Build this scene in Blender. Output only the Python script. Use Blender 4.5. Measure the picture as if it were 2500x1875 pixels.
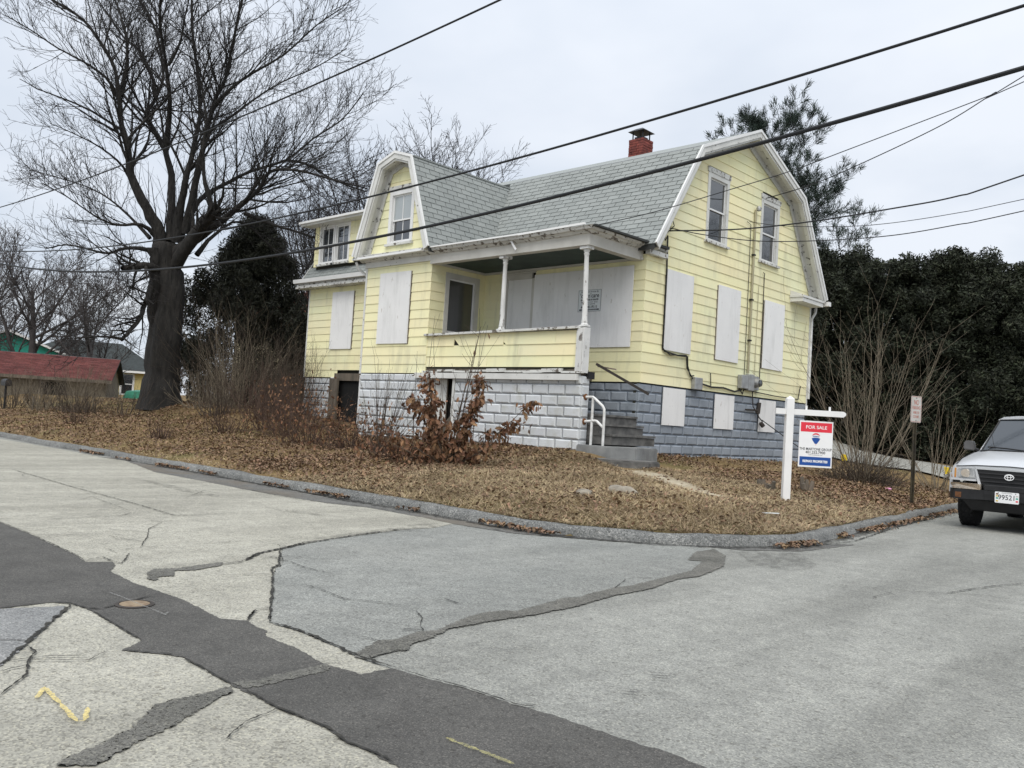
import bpy, bmesh, math, random
import numpy as np
from mathutils import Vector, Matrix
sc = bpy.context.scene
for o in list(bpy.data.objects): bpy.data.objects.remove(o)
col = sc.collection
# ---------------------------------------------------------------- camera
CAM_C, CAM_R, CAM_U, CAM_F, LENS = ((10.00489,-12.423,1.15804),(0.723792,0.687328,0.060879),(-0.014495,-0.073062,0.997222),(-0.689866,0.722664,0.042919),30.5331)
cd = bpy.data.cameras.new('camera'); cam = bpy.data.objects.new('camera', cd); col.objects.link(cam)
cd.sensor_fit = 'HORIZONTAL'; cd.sensor_width = 36; cd.lens = LENS; cd.clip_start = .05; cd.clip_end = 2000
cam.matrix_world = Matrix(((CAM_R[0], CAM_U[0], -CAM_F[0], CAM_C[0]), (CAM_R[1], CAM_U[1], -CAM_F[1], CAM_C[1]),
                           (CAM_R[2], CAM_U[2], -CAM_F[2], CAM_C[2]), (0, 0, 0, 1)))
sc.camera = cam
# ---------------------------------------------------------------- world: overcast daylight over a Nishita sky
SUN_EL, SUN_AZ = math.radians(58), math.radians(146)      # azimuth clockwise from +Y
w = bpy.data.worlds.new('World'); sc.world = w; w.use_nodes = True
nt = w.node_tree; nt.nodes.clear(); N = nt.nodes.new; Lk = nt.links.new
out = N('ShaderNodeOutputWorld'); bg = N('ShaderNodeBackground'); bg.inputs['Strength'].default_value = .1
sky = N('ShaderNodeTexSky'); sky.sky_type = 'NISHITA'; sky.sun_disc = False; sky.sun_elevation = SUN_EL; sky.sun_rotation = SUN_AZ
tc = N('ShaderNodeTexCoord'); sep = N('ShaderNodeSeparateXYZ'); Lk(tc.outputs['Generated'], sep.inputs[0])
mx = N('ShaderNodeMath'); mx.operation = 'MAXIMUM'; mx.inputs[1].default_value = .0; Lk(sep.outputs['Z'], mx.inputs[0])
# cloud deck: projected onto a flat layer so clouds shrink towards the horizon
ad = N('ShaderNodeMath'); ad.operation = 'ADD'; ad.inputs[1].default_value = .22; Lk(mx.outputs[0], ad.inputs[0])
dv = N('ShaderNodeVectorMath'); dv.operation = 'DIVIDE'; Lk(tc.outputs['Generated'], dv.inputs[0])
cb = N('ShaderNodeCombineXYZ'); [Lk(ad.outputs[0], cb.inputs[i]) for i in range(3)]; Lk(cb.outputs[0], dv.inputs[1])
ns = N('ShaderNodeTexNoise'); ns.inputs['Scale'].default_value = 1.1; ns.inputs['Detail'].default_value = 5; ns.inputs['Roughness'].default_value = .5
Lk(dv.outputs[0], ns.inputs['Vector'])
rp = N('ShaderNodeValToRGB'); e = rp.color_ramp.elements
e[0].position = .38; e[0].color = (3.72, 4.1, 4.66, 1); e[1].position = .62; e[1].color = (4.85, 5.08, 5.45, 1)
Lk(ns.outputs['Fac'], rp.inputs[0])
z2 = N('ShaderNodeMath'); z2.operation = 'POWER'; z2.inputs[1].default_value = 2.6; Lk(mx.outputs[0], z2.inputs[0])
zr = N('ShaderNodeMapRange'); zr.inputs[3].default_value = 1.0; zr.inputs[4].default_value = 1.9; zr.inputs[1].default_value = 0; zr.inputs[2].default_value = 1; Lk(z2.outputs[0], zr.inputs[0])
ml = N('ShaderNodeMix'); ml.data_type = 'RGBA'; ml.blend_type = 'MULTIPLY'; ml.inputs[0].default_value = 1
Lk(rp.outputs[0], ml.inputs[6]); Lk(zr.outputs[0], ml.inputs[7])
mi = N('ShaderNodeMix'); mi.data_type = 'RGBA'; mi.inputs[0].default_value = .93
Lk(sky.outputs[0], mi.inputs[6]); Lk(ml.outputs[2], mi.inputs[7]); Lk(mi.outputs[2], bg.inputs[0]); Lk(bg.outputs[0], out.inputs[0])
sl = bpy.data.lights.new('sun', 'SUN'); sl.energy = 1.5; sl.angle = math.radians(50); sl.color = (1, .955, .88)
so = bpy.data.objects.new('sun', sl); col.objects.link(so)
sd = Vector((math.sin(SUN_AZ) * math.cos(SUN_EL), math.cos(SUN_AZ) * math.cos(SUN_EL), math.sin(SUN_EL)))
so.rotation_euler = sd.to_track_quat('Z', 'Y').to_euler(); so.location = (20, -30, 40)
sc.view_settings.view_transform = 'Standard'; sc.view_settings.look = 'None'; sc.view_settings.gamma = 1
sc.view_settings.use_curve_mapping = False; sc.view_settings.exposure = .84
sc.render.resolution_x = 1024; sc.render.resolution_y = 768

# ---------------------------------------------------------------- helpers
random.seed(7)
RNG = np.random.default_rng(7)
def tag(o, label=None, cat=None, group=None, kind=None):
    if label: o['label'] = label
    if cat: o['category'] = cat
    if group: o['group'] = group
    if kind: o['kind'] = kind
    return o
WL = {}                                                   # world position of every Empty
def thing(name, loc, label, cat, group=None, rot=None):
    o = bpy.data.objects.new(name, None); col.objects.link(o); o.location = loc; o.empty_display_size = .2
    if rot is not None: o.rotation_euler = (0, 0, rot)
    WL[o.name] = Vector(loc)
    return tag(o, label, cat, group)
def link(o, parent=None, local=False):
    col.objects.link(o)
    if parent is not None:
        o.parent = parent
        if not local and parent.name in WL: o.matrix_parent_inverse = Matrix.Translation(-WL[parent.name])
    return o
def mesh_obj(name, me, mat, parent=None, local=False):
    o = bpy.data.objects.new(name, me)
    if mat is not None and not me.materials: me.materials.append(mat)
    return link(o, parent, local)
def np_mesh(name, V, F, smooth=False):
    """V (n,3); F (m,k) array of faces all with k corners"""
    me = bpy.data.meshes.new(name); V = np.ascontiguousarray(V, np.float32); F = np.ascontiguousarray(F, np.int32)
    m, k = F.shape
    me.vertices.add(len(V)); me.vertices.foreach_set('co', V.ravel())
    me.loops.add(m * k); me.loops.foreach_set('vertex_index', F.ravel())
    me.polygons.add(m); me.polygons.foreach_set('loop_start', np.arange(0, m * k, k, dtype=np.int32))
    me.polygons.foreach_set('loop_total', np.full(m, k, np.int32))
    if smooth: me.polygons.foreach_set('use_smooth', np.ones(m, bool))
    me.update(calc_edges=True); return me
class MB:
    def __init__(s): s.v = []; s.f = []
    def add(s, vs, fs):
        b = len(s.v); s.v += [tuple(p) for p in vs]; s.f += [tuple(i + b for i in f) for f in fs]; return s
    def box(s, x0, y0, z0, x1, y1, z1):
        v = [(x, y, z) for x in (x0, x1) for y in (y0, y1) for z in (z0, z1)]
        return s.add(v, [(0, 1, 3, 2), (4, 6, 7, 5), (0, 4, 5, 1), (2, 3, 7, 6), (0, 2, 6, 4), (1, 5, 7, 3)])
    def obox(s, o, a, b, c):
        """box from corner o with edge vectors a b c"""
        o, a, b, c = map(Vector, (o, a, b, c))
        v = [o + a * i + b * j + c * k for i in (0, 1) for j in (0, 1) for k in (0, 1)]
        f = [(0, 1, 3, 2), (4, 6, 7, 5), (0, 4, 5, 1), (2, 3, 7, 6), (0, 2, 6, 4), (1, 5, 7, 3)]
        if a.cross(b).dot(c) < 0: f = [q[::-1] for q in f]
        return s.add(v, f)
    def prism(s, pts, d):
        """planar polygon extruded along vector d"""
        n = len(pts); P = [Vector(p) for p in pts]; d = Vector(d)
        return s.add(P + [p + d for p in P], [tuple(range(n))[::-1], tuple(range(n, 2 * n))] + [(i, (i + 1) % n, n + (i + 1) % n, n + i) for i in range(n)])
    def tube(s, pts, r, n=8, caps=True):
        P = [Vector(p) for p in pts]; m = len(P); R = r if isinstance(r, (list, tuple)) else [r] * m
        vs = []; prev = None
        for i in range(m):
            t = (P[min(i + 1, m - 1)] - P[max(i - 1, 0)]).normalized()
            a = prev - t * prev.dot(t) if prev is not None else (Vector((0, 0, 1)) if abs(t.z) < .9 else Vector((1, 0, 0)))
            a = (a - t * a.dot(t)).normalized(); prev = a; b = t.cross(a)
            for k in range(n):
                q = 2 * math.pi * k / n; vs.append(P[i] + (a * math.cos(q) + b * math.sin(q)) * R[i])
        fs = [(i * n + k, i * n + (k + 1) % n, (i + 1) * n + (k + 1) % n, (i + 1) * n + k) for i in range(m - 1) for k in range(n)]
        if caps: fs += [tuple(range(n))[::-1], tuple(range((m - 1) * n, m * n))]
        return s.add(vs, fs)
    def lathe(s, prof, c, n=16, axis='Z'):
        """profile [(r,h)] about an axis through c"""
        vs = []
        for r, h in prof:
            for k in range(n):
                q = 2 * math.pi * k / n; x, y = r * math.cos(q), r * math.sin(q)
                p = {'Z': (x, y, h), 'Y': (x, h, y), 'X': (h, x, y)}[axis]
                vs.append((c[0] + p[0], c[1] + p[1], c[2] + p[2]))
        m = len(prof)
        fs = [(i * n + k, i * n + (k + 1) % n, (i + 1) * n + (k + 1) % n, (i + 1) * n + k) for i in range(m - 1) for k in range(n)]
        fs += [tuple(range(n))[::-1], tuple(range((m - 1) * n, m * n))]
        return s.add(vs, fs)
    def mesh(s, name, smooth=False, bevel=0, seg=1, tri=False):
        me = bpy.data.meshes.new(name); me.from_pydata(s.v, [], s.f); me.update()
        bm = bmesh.new(); bm.from_mesh(me)
        bmesh.ops.recalc_face_normals(bm, faces=bm.faces)
        if bevel: bmesh.ops.bevel(bm, geom=[e for e in bm.edges if e.is_manifold and e.calc_face_angle(0) > .5], offset=bevel, segments=seg, affect='EDGES', clamp_overlap=True)
        if tri: bmesh.ops.triangulate(bm, faces=[f for f in bm.faces if len(f.verts) > 4])
        if smooth:
            for f in bm.faces: f.smooth = True
            for e in bm.edges:
                if e.is_manifold and e.calc_face_angle(0) > .7: e.smooth = False
        bm.to_mesh(me); bm.free(); return me
    def build(s, name, mat, parent=None, local=False, **k):
        return mesh_obj(name, s.mesh(name, **k), mat, parent, local)
def jag(poly, step, amp, rng=random, closed=True):
    """subdivide a 2d polyline and roughen it"""
    out = []; n = len(poly)
    for i in range(n if closed else n - 1):
        a, b = poly[i], poly[(i + 1) % n]; L = math.hypot(b[0] - a[0], b[1] - a[1]); k = max(1, min(400, int(L / step)))
        nx, ny = (-(b[1] - a[1]) / (L + 1e-9), (b[0] - a[0]) / (L + 1e-9)); w_ = 0
        for j in range(k):
            t = j / k; w_ = .75 * w_ + rng.uniform(-amp, amp) * .5
            d = (w_ + rng.uniform(-amp, amp) * .9) if 0 < j else 0
            out.append((a[0] + (b[0] - a[0]) * t + nx * d, a[1] + (b[1] - a[1]) * t + ny * d))
    if not closed: out.append(poly[-1])
    return out
def sheet(name, poly, z, mat, parent):
    me = bpy.data.meshes.new(name); bm = bmesh.new()
    f = bm.faces.new([bm.verts.new((x, y, z)) for x, y in poly]); bmesh.ops.triangulate(bm, faces=[f])
    for f in bm.faces:
        if f.normal.z < 0: f.normal_flip()
    bm.to_mesh(me); bm.free(); return mesh_obj(name, me, mat, parent)
def ribbon(mb, pts, w0, z, rng=random, jitter=.5, step=.05, wob=.35):
    P = jag(pts, step, w0 * wob, rng, closed=False); n = len(P); vs = []
    for i in range(n):
        a, b = P[max(i - 1, 0)], P[min(i + 1, n - 1)]; L = math.hypot(b[0] - a[0], b[1] - a[1]) + 1e-9
        nx, ny = -(b[1] - a[1]) / L, (b[0] - a[0]) / L
        e = min(1, .25 + min(i, n - 1 - i) / (n * .12 + 1))
        h = w0 * .5 * e * rng.uniform(1 - jitter, 1 + jitter)
        vs += [(P[i][0] + nx * h, P[i][1] + ny * h, z), (P[i][0] - nx * h, P[i][1] - ny * h, z)]
    mb.add(vs, [(2 * i, 2 * i + 1, 2 * i + 3, 2 * i + 2) for i in range(n - 1)])
def tubes(paths, n, name, smooth=True):
    """many tapered tubes in one mesh; paths = list of (points, radii) — grouped by point count"""
    Vs, Fs, base = [], [], 0; groups = {}
    for p, r in paths: groups.setdefault(len(p), []).append((p, r))
    for k, g in groups.items():
        P = np.array([q[0] for q in g], float); R = np.array([q[1] for q in g], float); B = len(g)
        T = np.empty_like(P); T[:, 1:-1] = P[:, 2:] - P[:, :-2]; T[:, 0] = P[:, 1] - P[:, 0]; T[:, -1] = P[:, -1] - P[:, -2]
        T /= np.linalg.norm(T, axis=2, keepdims=True) + 1e-9
        main = P[:, -1] - P[:, 0]; main /= np.linalg.norm(main, axis=1, keepdims=True) + 1e-9
        ref = np.where(np.abs(main[:, 2:3]) < .85, np.array([[0, 0, 1.]]), np.array([[1., 0, 0]]))[:, None, :]
        A = np.cross(T, np.broadcast_to(ref, T.shape)); A /= np.linalg.norm(A, axis=2, keepdims=True) + 1e-9
        Bn = np.cross(T, A); q = np.arange(n) * 2 * math.pi / n
        V = P[:, :, None, :] + (A[:, :, None, :] * np.cos(q)[:, None] + Bn[:, :, None, :] * np.sin(q)[:, None]) * R[:, :, None, None]
        Vs.append(V.reshape(-1, 3))
        i, j, m = np.meshgrid(np.arange(B), np.arange(k - 1), np.arange(n), indexing='ij'); m2 = (m + 1) % n
        b = base + i * k * n + j * n
        Fs.append(np.stack([b + m, b + m2, b + n + m2, b + n + m], -1).reshape(-1, 4)); base += B * k * n
    return np_mesh(name, np.concatenate(Vs), np.concatenate(Fs), smooth)
def text(body, size, o, u, v, mat, parent, name='lettering', off=0, align='CENTER', sx=1., local=False, shear=0.):
    c = bpy.data.curves.new('t', 'FONT'); c.body = body; c.size = size; c.align_x = align; c.align_y = 'CENTER'; c.offset = off; c.resolution_u = 3; c.shear = shear
    t = bpy.data.objects.new('t', c); col.objects.link(t); bpy.context.view_layer.update()
    me = bpy.data.meshes.new_from_object(t.evaluated_get(bpy.context.evaluated_depsgraph_get()))
    bpy.data.objects.remove(t); bpy.data.curves.remove(c)
    o, u, v = Vector(o), Vector(u).normalized(), Vector(v).normalized(); n = u.cross(v)
    M = Matrix(((u.x * sx, v.x, n.x, o.x), (u.y * sx, v.y, n.y, o.y), (u.z * sx, v.z, n.z, o.z), (0, 0, 0, 1)))
    me.transform(M); me.materials.clear(); me.name = name
    return mesh_obj(name, me, mat, parent, local)

# ---------------------------------------------------------------- materials
def nodes(name):
    m = bpy.data.materials.new(name); m.use_nodes = True; t = m.node_tree; b = t.nodes['Principled BSDF']
    return m, t, b, t.nodes.new, t.links.new
def noise(t, scale, detail=4, rough=.55, vec=None, stretch=None):
    g = t.nodes.new('ShaderNodeNewGeometry'); n = t.nodes.new('ShaderNodeTexNoise')
    n.inputs['Scale'].default_value = scale; n.inputs['Detail'].default_value = detail; n.inputs['Roughness'].default_value = rough
    src = vec or g.outputs['Position']
    if stretch:
        mp = t.nodes.new('ShaderNodeMapping'); mp.inputs['Scale'].default_value = stretch; t.links.new(src, mp.inputs[0]); src = mp.outputs[0]
    t.links.new(src, n.inputs['Vector']); return n.outputs['Fac']
def ramp(t, fac, stops):
    r = t.nodes.new('ShaderNodeValToRGB'); e = r.color_ramp.elements
    while len(e) < len(stops): e.new(.5)
    for q, (p, c) in zip(e, stops): q.position = p; q.color = (*c, 1) if len(c) == 3 else c
    t.links.new(fac, r.inputs[0]); return r.outputs[0]
def mixc(t, fac, a, b, mode='MIX'):
    m = t.nodes.new('ShaderNodeMix'); m.data_type = 'RGBA'; m.blend_type = mode
    for k, v in ((0, fac), (6, a), (7, b)):
        if isinstance(v, (int, float)): m.inputs[k].default_value = v
        elif isinstance(v, tuple): m.inputs[k].default_value = (*v, 1)
        else: t.links.new(v, m.inputs[k])
    return m.outputs[2]
def varied(t, c, amt, island=False, hue=0):
    """per object (or per island) brightness change"""
    if island: r = t.nodes.new('ShaderNodeNewGeometry').outputs['Random Per Island']
    else: r = t.nodes.new('ShaderNodeObjectInfo').outputs['Random']
    mr = t.nodes.new('ShaderNodeMapRange'); mr.inputs[3].default_value = 1 - amt; mr.inputs[4].default_value = 1 + amt; t.links.new(r, mr.inputs[0])
    h = t.nodes.new('ShaderNodeHueSaturation'); t.links.new(mr.outputs[0], h.inputs['Value'])
    if hue:
        m2 = t.nodes.new('ShaderNodeMath'); m2.operation = 'MULTIPLY'; m2.inputs[1].default_value = 7.31; t.links.new(r, m2.inputs[0])
        fr = t.nodes.new('ShaderNodeMath'); fr.operation = 'FRACT'; t.links.new(m2.outputs[0], fr.inputs[0])
        m3 = t.nodes.new('ShaderNodeMapRange'); m3.inputs[3].default_value = .5 - hue; m3.inputs[4].default_value = .5 + hue
        t.links.new(fr.outputs[0], m3.inputs[0]); t.links.new(m3.outputs[0], h.inputs['Hue'])
    t.links.new(c, h.inputs['Color']); return h.outputs[0]
def bump(t, b, h, strength=.3, dist=.01):
    n = t.nodes.new('ShaderNodeBump'); n.inputs['Strength'].default_value = strength; n.inputs['Distance'].default_value = dist
    t.links.new(h, n.inputs['Height']); t.links.new(n.outputs[0], b.inputs['Normal'])
def simple(name, c, rough=.7, c2=None, sc_=6, amt=0, island=False, bmp=0, bsc=60, metal=0, spec=.4, hue=0, stretch=None, lo=.35, hi=.65, dist=.01):
    m, t, b, N, Lk = nodes(name); b.inputs['Roughness'].default_value = rough; b.inputs['Metallic'].default_value = metal
    b.inputs['Specular IOR Level'].default_value = spec
    f = noise(t, sc_, stretch=stretch); cc = ramp(t, f, [(lo, c), (hi, c2 or tuple(x * .82 for x in c))])
    if amt: cc = varied(t, cc, amt, island, hue)
    Lk(cc, b.inputs['Base Color'])
    if bmp: bump(t, b, noise(t, bsc, 3, stretch=stretch), bmp, dist)
    return m
def peeling(name, paint, wood, thr=.6, sc_=9, amt=0, stretch=None):
    """old paint with bare weathered wood showing in flaked patches"""
    m, t, b, N, Lk = nodes(name); b.inputs['Roughness'].default_value = .75; b.inputs['Specular IOR Level'].default_value = .25
    big = noise(t, sc_, 8, .68, stretch=stretch); dirt = noise(t, 2.2, 5)
    p = ramp(t, dirt, [(.3, paint), (.75, tuple(x * .74 for x in paint))])
    wd = ramp(t, noise(t, 30, 4, stretch=(1, 1, 8)), [(.3, wood), (.7, tuple(x * .5 for x in wood))])
    fac = ramp(t, big, [(thr, (0, 0, 0)), (thr + .035, (1, 1, 1))])
    Lk(mixc(t, fac, p, wd), b.inputs['Base Color'])
    inv = ramp(t, big, [(thr, (1, 1, 1)), (thr + .05, (0, 0, 0))]); bump(t, b, inv, .6, .004); return m
def siding_mat(name, base, green, dirt):
    m, t, b, N, Lk = nodes(name); b.inputs['Roughness'].default_value = .8; b.inputs['Specular IOR Level'].default_value = .25
    c = ramp(t, noise(t, .55, 5, .6), [(.3, base), (.52, tuple(.6 * x + .4 * y for x, y in zip(base, green))), (.72, green)])
    c = varied(t, c, .045, hue=.008)
    st = ramp(t, noise(t, 2.2, 6, .6, stretch=(1.4, 1.4, .3)), [(.52, (0, 0, 0)), (.8, (.55, .55, .55))])
    c = mixc(t, st, c, dirt); sp = ramp(t, noise(t, 26, 3, .7), [(.68, (0, 0, 0)), (.8, (.4, .4, .4))])
    c = mixc(t, sp, c, dirt); Lk(c, b.inputs['Base Color'])
    bump(t, b, noise(t, 70, 3, stretch=(1, 1, .2)), .12, .004); return m
def road_mat(name, c0, c1, agg, scale=85, patch=.7, spread=.5, warm=None, lanes=0):
    """asphalt: fine aggregate cells of many greys over broad wear"""
    m, t, b, N, Lk = nodes(name); b.inputs['Roughness'].default_value = .9; b.inputs['Specular IOR Level'].default_value = .22
    g = N('ShaderNodeNewGeometry')
    base = ramp(t, noise(t, patch, 7, .6), [(.3, c0), (.7, c1)])
    mid = ramp(t, noise(t, 5.5, 5, .65), [(.3, (.84, .84, .84)), (.7, (1.1, 1.1, 1.09))]); base = mixc(t, 1., base, mid, 'MULTIPLY')
    vo = N('ShaderNodeTexVoronoi'); vo.inputs['Scale'].default_value = scale; Lk(g.outputs['Position'], vo.inputs['Vector'])
    sp = N('ShaderNodeSeparateColor'); Lk(vo.outputs['Color'], sp.inputs[0])
    k = ramp(t, sp.outputs[0], [(0, tuple(1 - spread for _ in range(3))), (.45, (.96, .96, .96)), (.8, (1.04, 1.04, 1.04)), (1, agg)])
    c = mixc(t, 1., base, k, 'MULTIPLY')
    v2 = N('ShaderNodeTexVoronoi'); v2.inputs['Scale'].default_value = scale * .42; Lk(g.outputs['Position'], v2.inputs['Vector'])
    s2 = N('ShaderNodeSeparateColor'); Lk(v2.outputs['Color'], s2.inputs[0])
    k2 = ramp(t, s2.outputs[1], [(0, (.70, .69, .68)), (.10, (1, 1, 1)), (.94, (1, 1, 1)), (1, (1.10, 1.10, 1.09))])
    c = mixc(t, 1., c, k2, 'MULTIPLY')
    dk = ramp(t, noise(t, 2.3, 8, .7, stretch=(1, 1.7, 1)), [(.57, (0, 0, 0)), (.72, (.5, .5, .5))]); c = mixc(t, dk, c, tuple(x * .55 for x in c0))
    if lanes:                                     # broad polish and oil bands along the travelled way
        ln = ramp(t, noise(t, .9, 4, .6, stretch=(1.4, .22, 1)), [(.38, (.80, .80, .79)), (.6, (1.06, 1.06, 1.05))]); c = mixc(t, lanes, c, ln, 'MULTIPLY')
        ol = ramp(t, noise(t, 4.5, 6, .75), [(.66, (0, 0, 0)), (.72, (.45, .45, .45))]); c = mixc(t, ol, c, (.08, .08, .075))
    if warm: c = mixc(t, ramp(t, noise(t, 1.1, 5), [(.5, (0, 0, 0)), (.7, (.6, .6, .6))]), c, warm)
    Lk(c, b.inputs['Base Color']); bump(t, b, vo.outputs['Distance'], .35, .006); return m
def masked(name, c, thr=.5, sc_=14, rough=.9, alpha=1., soft=.12):
    """thin worn film: paint or stain with ragged holes"""
    m, t, b, N, Lk = nodes(name); b.inputs['Roughness'].default_value = rough; b.inputs['Specular IOR Level'].default_value = .2
    Lk(ramp(t, noise(t, 40, 3), [(.3, c), (.7, tuple(x * .8 for x in c))]), b.inputs['Base Color'])
    Lk(ramp(t, noise(t, sc_, 7, .7), [(thr - soft, (0, 0, 0)), (thr + soft, (alpha,) * 3)]), b.inputs['Alpha']); return m
def shingle_mat(name, c0, c1, amt, island):
    m, t, b, N, Lk = nodes(name); b.inputs['Roughness'].default_value = .92; b.inputs['Specular IOR Level'].default_value = .2
    c = ramp(t, noise(t, 1.2, 5), [(.3, c0), (.7, c1)]); c = varied(t, c, amt, island)
    g = ramp(t, noise(t, 160, 2, .7), [(.3, (.82, .82, .82)), (.7, (1.15, 1.15, 1.15))]); Lk(mixc(t, 1., c, g, 'MULTIPLY'), b.inputs['Base Color'])
    bump(t, b, noise(t, 160, 2), .2, .003); return m
def glass_mat(name, c=(.012, .015, .017), rough=.04):
    m, t, b, N, Lk = nodes(name); b.inputs['Base Color'].default_value = (*c, 1); b.inputs['Roughness'].default_value = rough
    b.inputs['Specular IOR Level'].default_value = 1.; b.inputs['IOR'].default_value = 1.75; bump(t, b, noise(t, 1.6, 2), .06, .02); return m
M = {}
M['siding'] = siding_mat('yellow_siding', (.86, .785, .475), (.74, .745, .51), (.36, .35, .25))
M['sheath'] = simple('dark_gap', (.03, .028, .02), .9)
M['roof'] = shingle_mat('roof_shingle', (.238, .255, .248), (.272, .288, .278), .075, False)
M['roofi'] = shingle_mat('roof_shingle_field', (.238, .255, .248), (.272, .288, .278), .075, True)
M['roofbed'] = simple('roof_bed', (.045, .048, .047), .95)
M['trim'] = peeling('white_trim', (.70, .70, .67), (.21, .19, .165), .625, 10)
M['trim2'] = peeling('rotten_trim', (.66, .66, .63), (.19, .165, .14), .545, 9)
M['soffit'] = peeling('soffit', (.60, .60, .57), (.16, .155, .145), .57, 7)
M['clean'] = simple('white_paint', (.78, .78, .77), .5, (.72, .72, .71), 3, bmp=.05)
M['post'] = peeling('porch_post_paint', (.70, .70, .68), (.22, .20, .18), .58, 12, stretch=(1, 1, .35))
M['beam'] = simple('beam_paint', (.60, .585, .54), .7, (.5, .485, .44), 2.5, bmp=.1)
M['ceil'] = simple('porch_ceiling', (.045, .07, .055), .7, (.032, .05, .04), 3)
M['board'] = None
m, t, b, N_, L_ = nodes('painted_chipboard'); M['board'] = m
c = ramp(t, noise(t, 1.3, 4), [(.3, (.81, .805, .79)), (.7, (.745, .74, .73))]); c = varied(t, c, .04)
fl = ramp(t, noise(t, 15, 4, .6, stretch=(1, 1, .35)), [(.655, (0, 0, 0)), (.71, (.6, .6, .6))]); c = mixc(t, fl, c, (.36, .31, .25))
ds = ramp(t, noise(t, 2.4, 7, .65, stretch=(1.6, 1.6, .3)), [(.5, (0, 0, 0)), (.78, (.5, .5, .5))]); L_(mixc(t, ds, c, (.45, .45, .43)), b.inputs['Base Color'])
b.inputs['Roughness'].default_value = .7; bump(t, b, noise(t, 24, 4, .7), .25, .004)
def block_mat(name, c0, c1, dirt):
    m, t, b, N, Lk = nodes(name); b.inputs['Roughness'].default_value = .85; b.inputs['Specular IOR Level'].default_value = .25
    c = varied(t, ramp(t, noise(t, 1.1, 5), [(.3, c0), (.7, c1)]), .10)
    st = ramp(t, noise(t, 2.6, 8, .75), [(.50, (0, 0, 0)), (.74, (.8, .8, .8))]); c = mixc(t, st, c, dirt)
    Lk(c, b.inputs['Base Color']); bump(t, b, noise(t, 22, 6, .75), .55, .012); return m
M['blockF'] = block_mat('pale_painted_block', (.60, .62, .635), (.53, .55, .565), (.40, .40, .34))
M['blockG'] = block_mat('blue_grey_block', (.30, .332, .37), (.24, .268, .305), (.15, .175, .20))
M['mortarF'] = simple('pale_joint', (.53, .545, .56), .9, bmp=.2); M['mortarG'] = simple('blue_joint', (.19, .225, .275), .9, bmp=.2)
M['concrete'] = simple('concrete', (.25, .255, .25), .9, (.16, .165, .165), 4, bmp=.35, bsc=50)
M['oldstep'] = simple('old_step', (.16, .155, .145), .9, (.08, .078, .075), 6, bmp=.4)
M['wood'] = simple('weathered_wood', (.16, .13, .10), .85, (.08, .07, .055), 7, bmp=.35, stretch=(1, 1, .2))
M['dark'] = simple('dark_interior', (.008, .008, .008), 1.)
M['brown'] = simple('dark_rail', (.045, .038, .033), .8)
M['black'] = simple('black_paint', (.015, .015, .016), .5)
M['cable'] = simple('cable', (.012, .013, .015), .6)
M['metal'] = simple('grey_metal', (.42, .43, .43), .45, (.3, .3, .3), 8, metal=.5)
M['gal'] = simple('painted_pipe', (.70, .70, .69), .5, (.52, .52, .5), 8)
M['rust'] = simple('rust', (.20, .085, .035), .9, (.10, .045, .02), 20)
M['conduit'] = simple('conduit', (.36, .33, .22), .6)
M['glass'] = glass_mat('window_glass'); M['glassdim'] = glass_mat('dim_glass', (.008, .009, .010), .12)
M['curtain'] = simple('curtain', (.55, .56, .55), .8)
M['brick'] = simple('red_brick', (.22, .055, .042), .9, (.12, .035, .03), 9, amt=.25, bmp=.3)
M['mortar'] = simple('mortar', (.2, .14, .12), .95)
M['red'] = simple('sign_red', (.70, .035, .06), .4, (.68, .033, .055)); M['blue'] = simple('sign_blue', (.012, .07, .29), .4, (.011, .065, .28))
M['signw'] = simple('sign_white', (.80, .80, .80), .4, (.77, .77, .77)); M['ink'] = simple('ink', (.02, .022, .03), .5)
M['oldsign'] = simple('old_sign', (.56, .54, .50), .55, (.47, .45, .41), 7); M['oldred'] = masked('faded_red', (.55, .16, .12), .42, 30)
M['paper'] = simple('paper', (.66, .69, .69), .6, (.62, .65, .65))
M['ground'] = None
# ---------------------------------------------------------------- ground shape
def xcurb(y):
    if y < -3: return 5.76
    return 5.76 - .112 * (y + 3)
def inside(x, y):
    """distance from the road edge into the lot (negative on the road)"""
    sF = y + 5.52; sG = xcurb(y) - x
    r = 2.4; cx, cy = 3.36, -3.12
    if x > cx and y < cy: return r - math.hypot(x - cx, y - cy)
    return min(sF, sG)
def sm(a, b, x):
    t = min(1, max(0, (x - a) / (b - a))); return t * t * (3 - 2 * t)
KS = [.1, .6, 1.1, 1.8, 2.5, 3.3, 4.1, 4.7, 5.1, 5.5, 6.2, 7.5]; KH = [0, .13, .24, .345, .42, .485, .56, .70, .86, .93, .99, 1.0]
def hgt(x, y):
    s = inside(x, y)
    if s < .1: return -.03
    hp = .75 + .36 * sm(-7, -14, x) - .08 * sm(-1.5, -3, x) * sm(-10.5, -6, x) * sm(3, 0, y)
    if x > -2 and y > 4: hp = max(hp, .8 + .08 * sm(6, 16, y))
    t = (s - .1) / 5.4
    k = float(np.interp(s, KS, KH))
    b = .025 * math.sin(1.7 * x + .9 * y) * math.sin(2.3 * y - .6 * x + 1) + .014 * math.sin(4.1 * x + 2.2) * math.sin(3.7 * y + .7)
    if y > 8.5: hp += .06 * min(8, y - 8.5) * min(1, s / 1.2) * (1.6 - .6 * min(1, s / 5))
    return .10 + (hp - .10) * k + b * min(1, s / 1.5) * (1 if y < 1.5 or x > .3 else .3)

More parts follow.
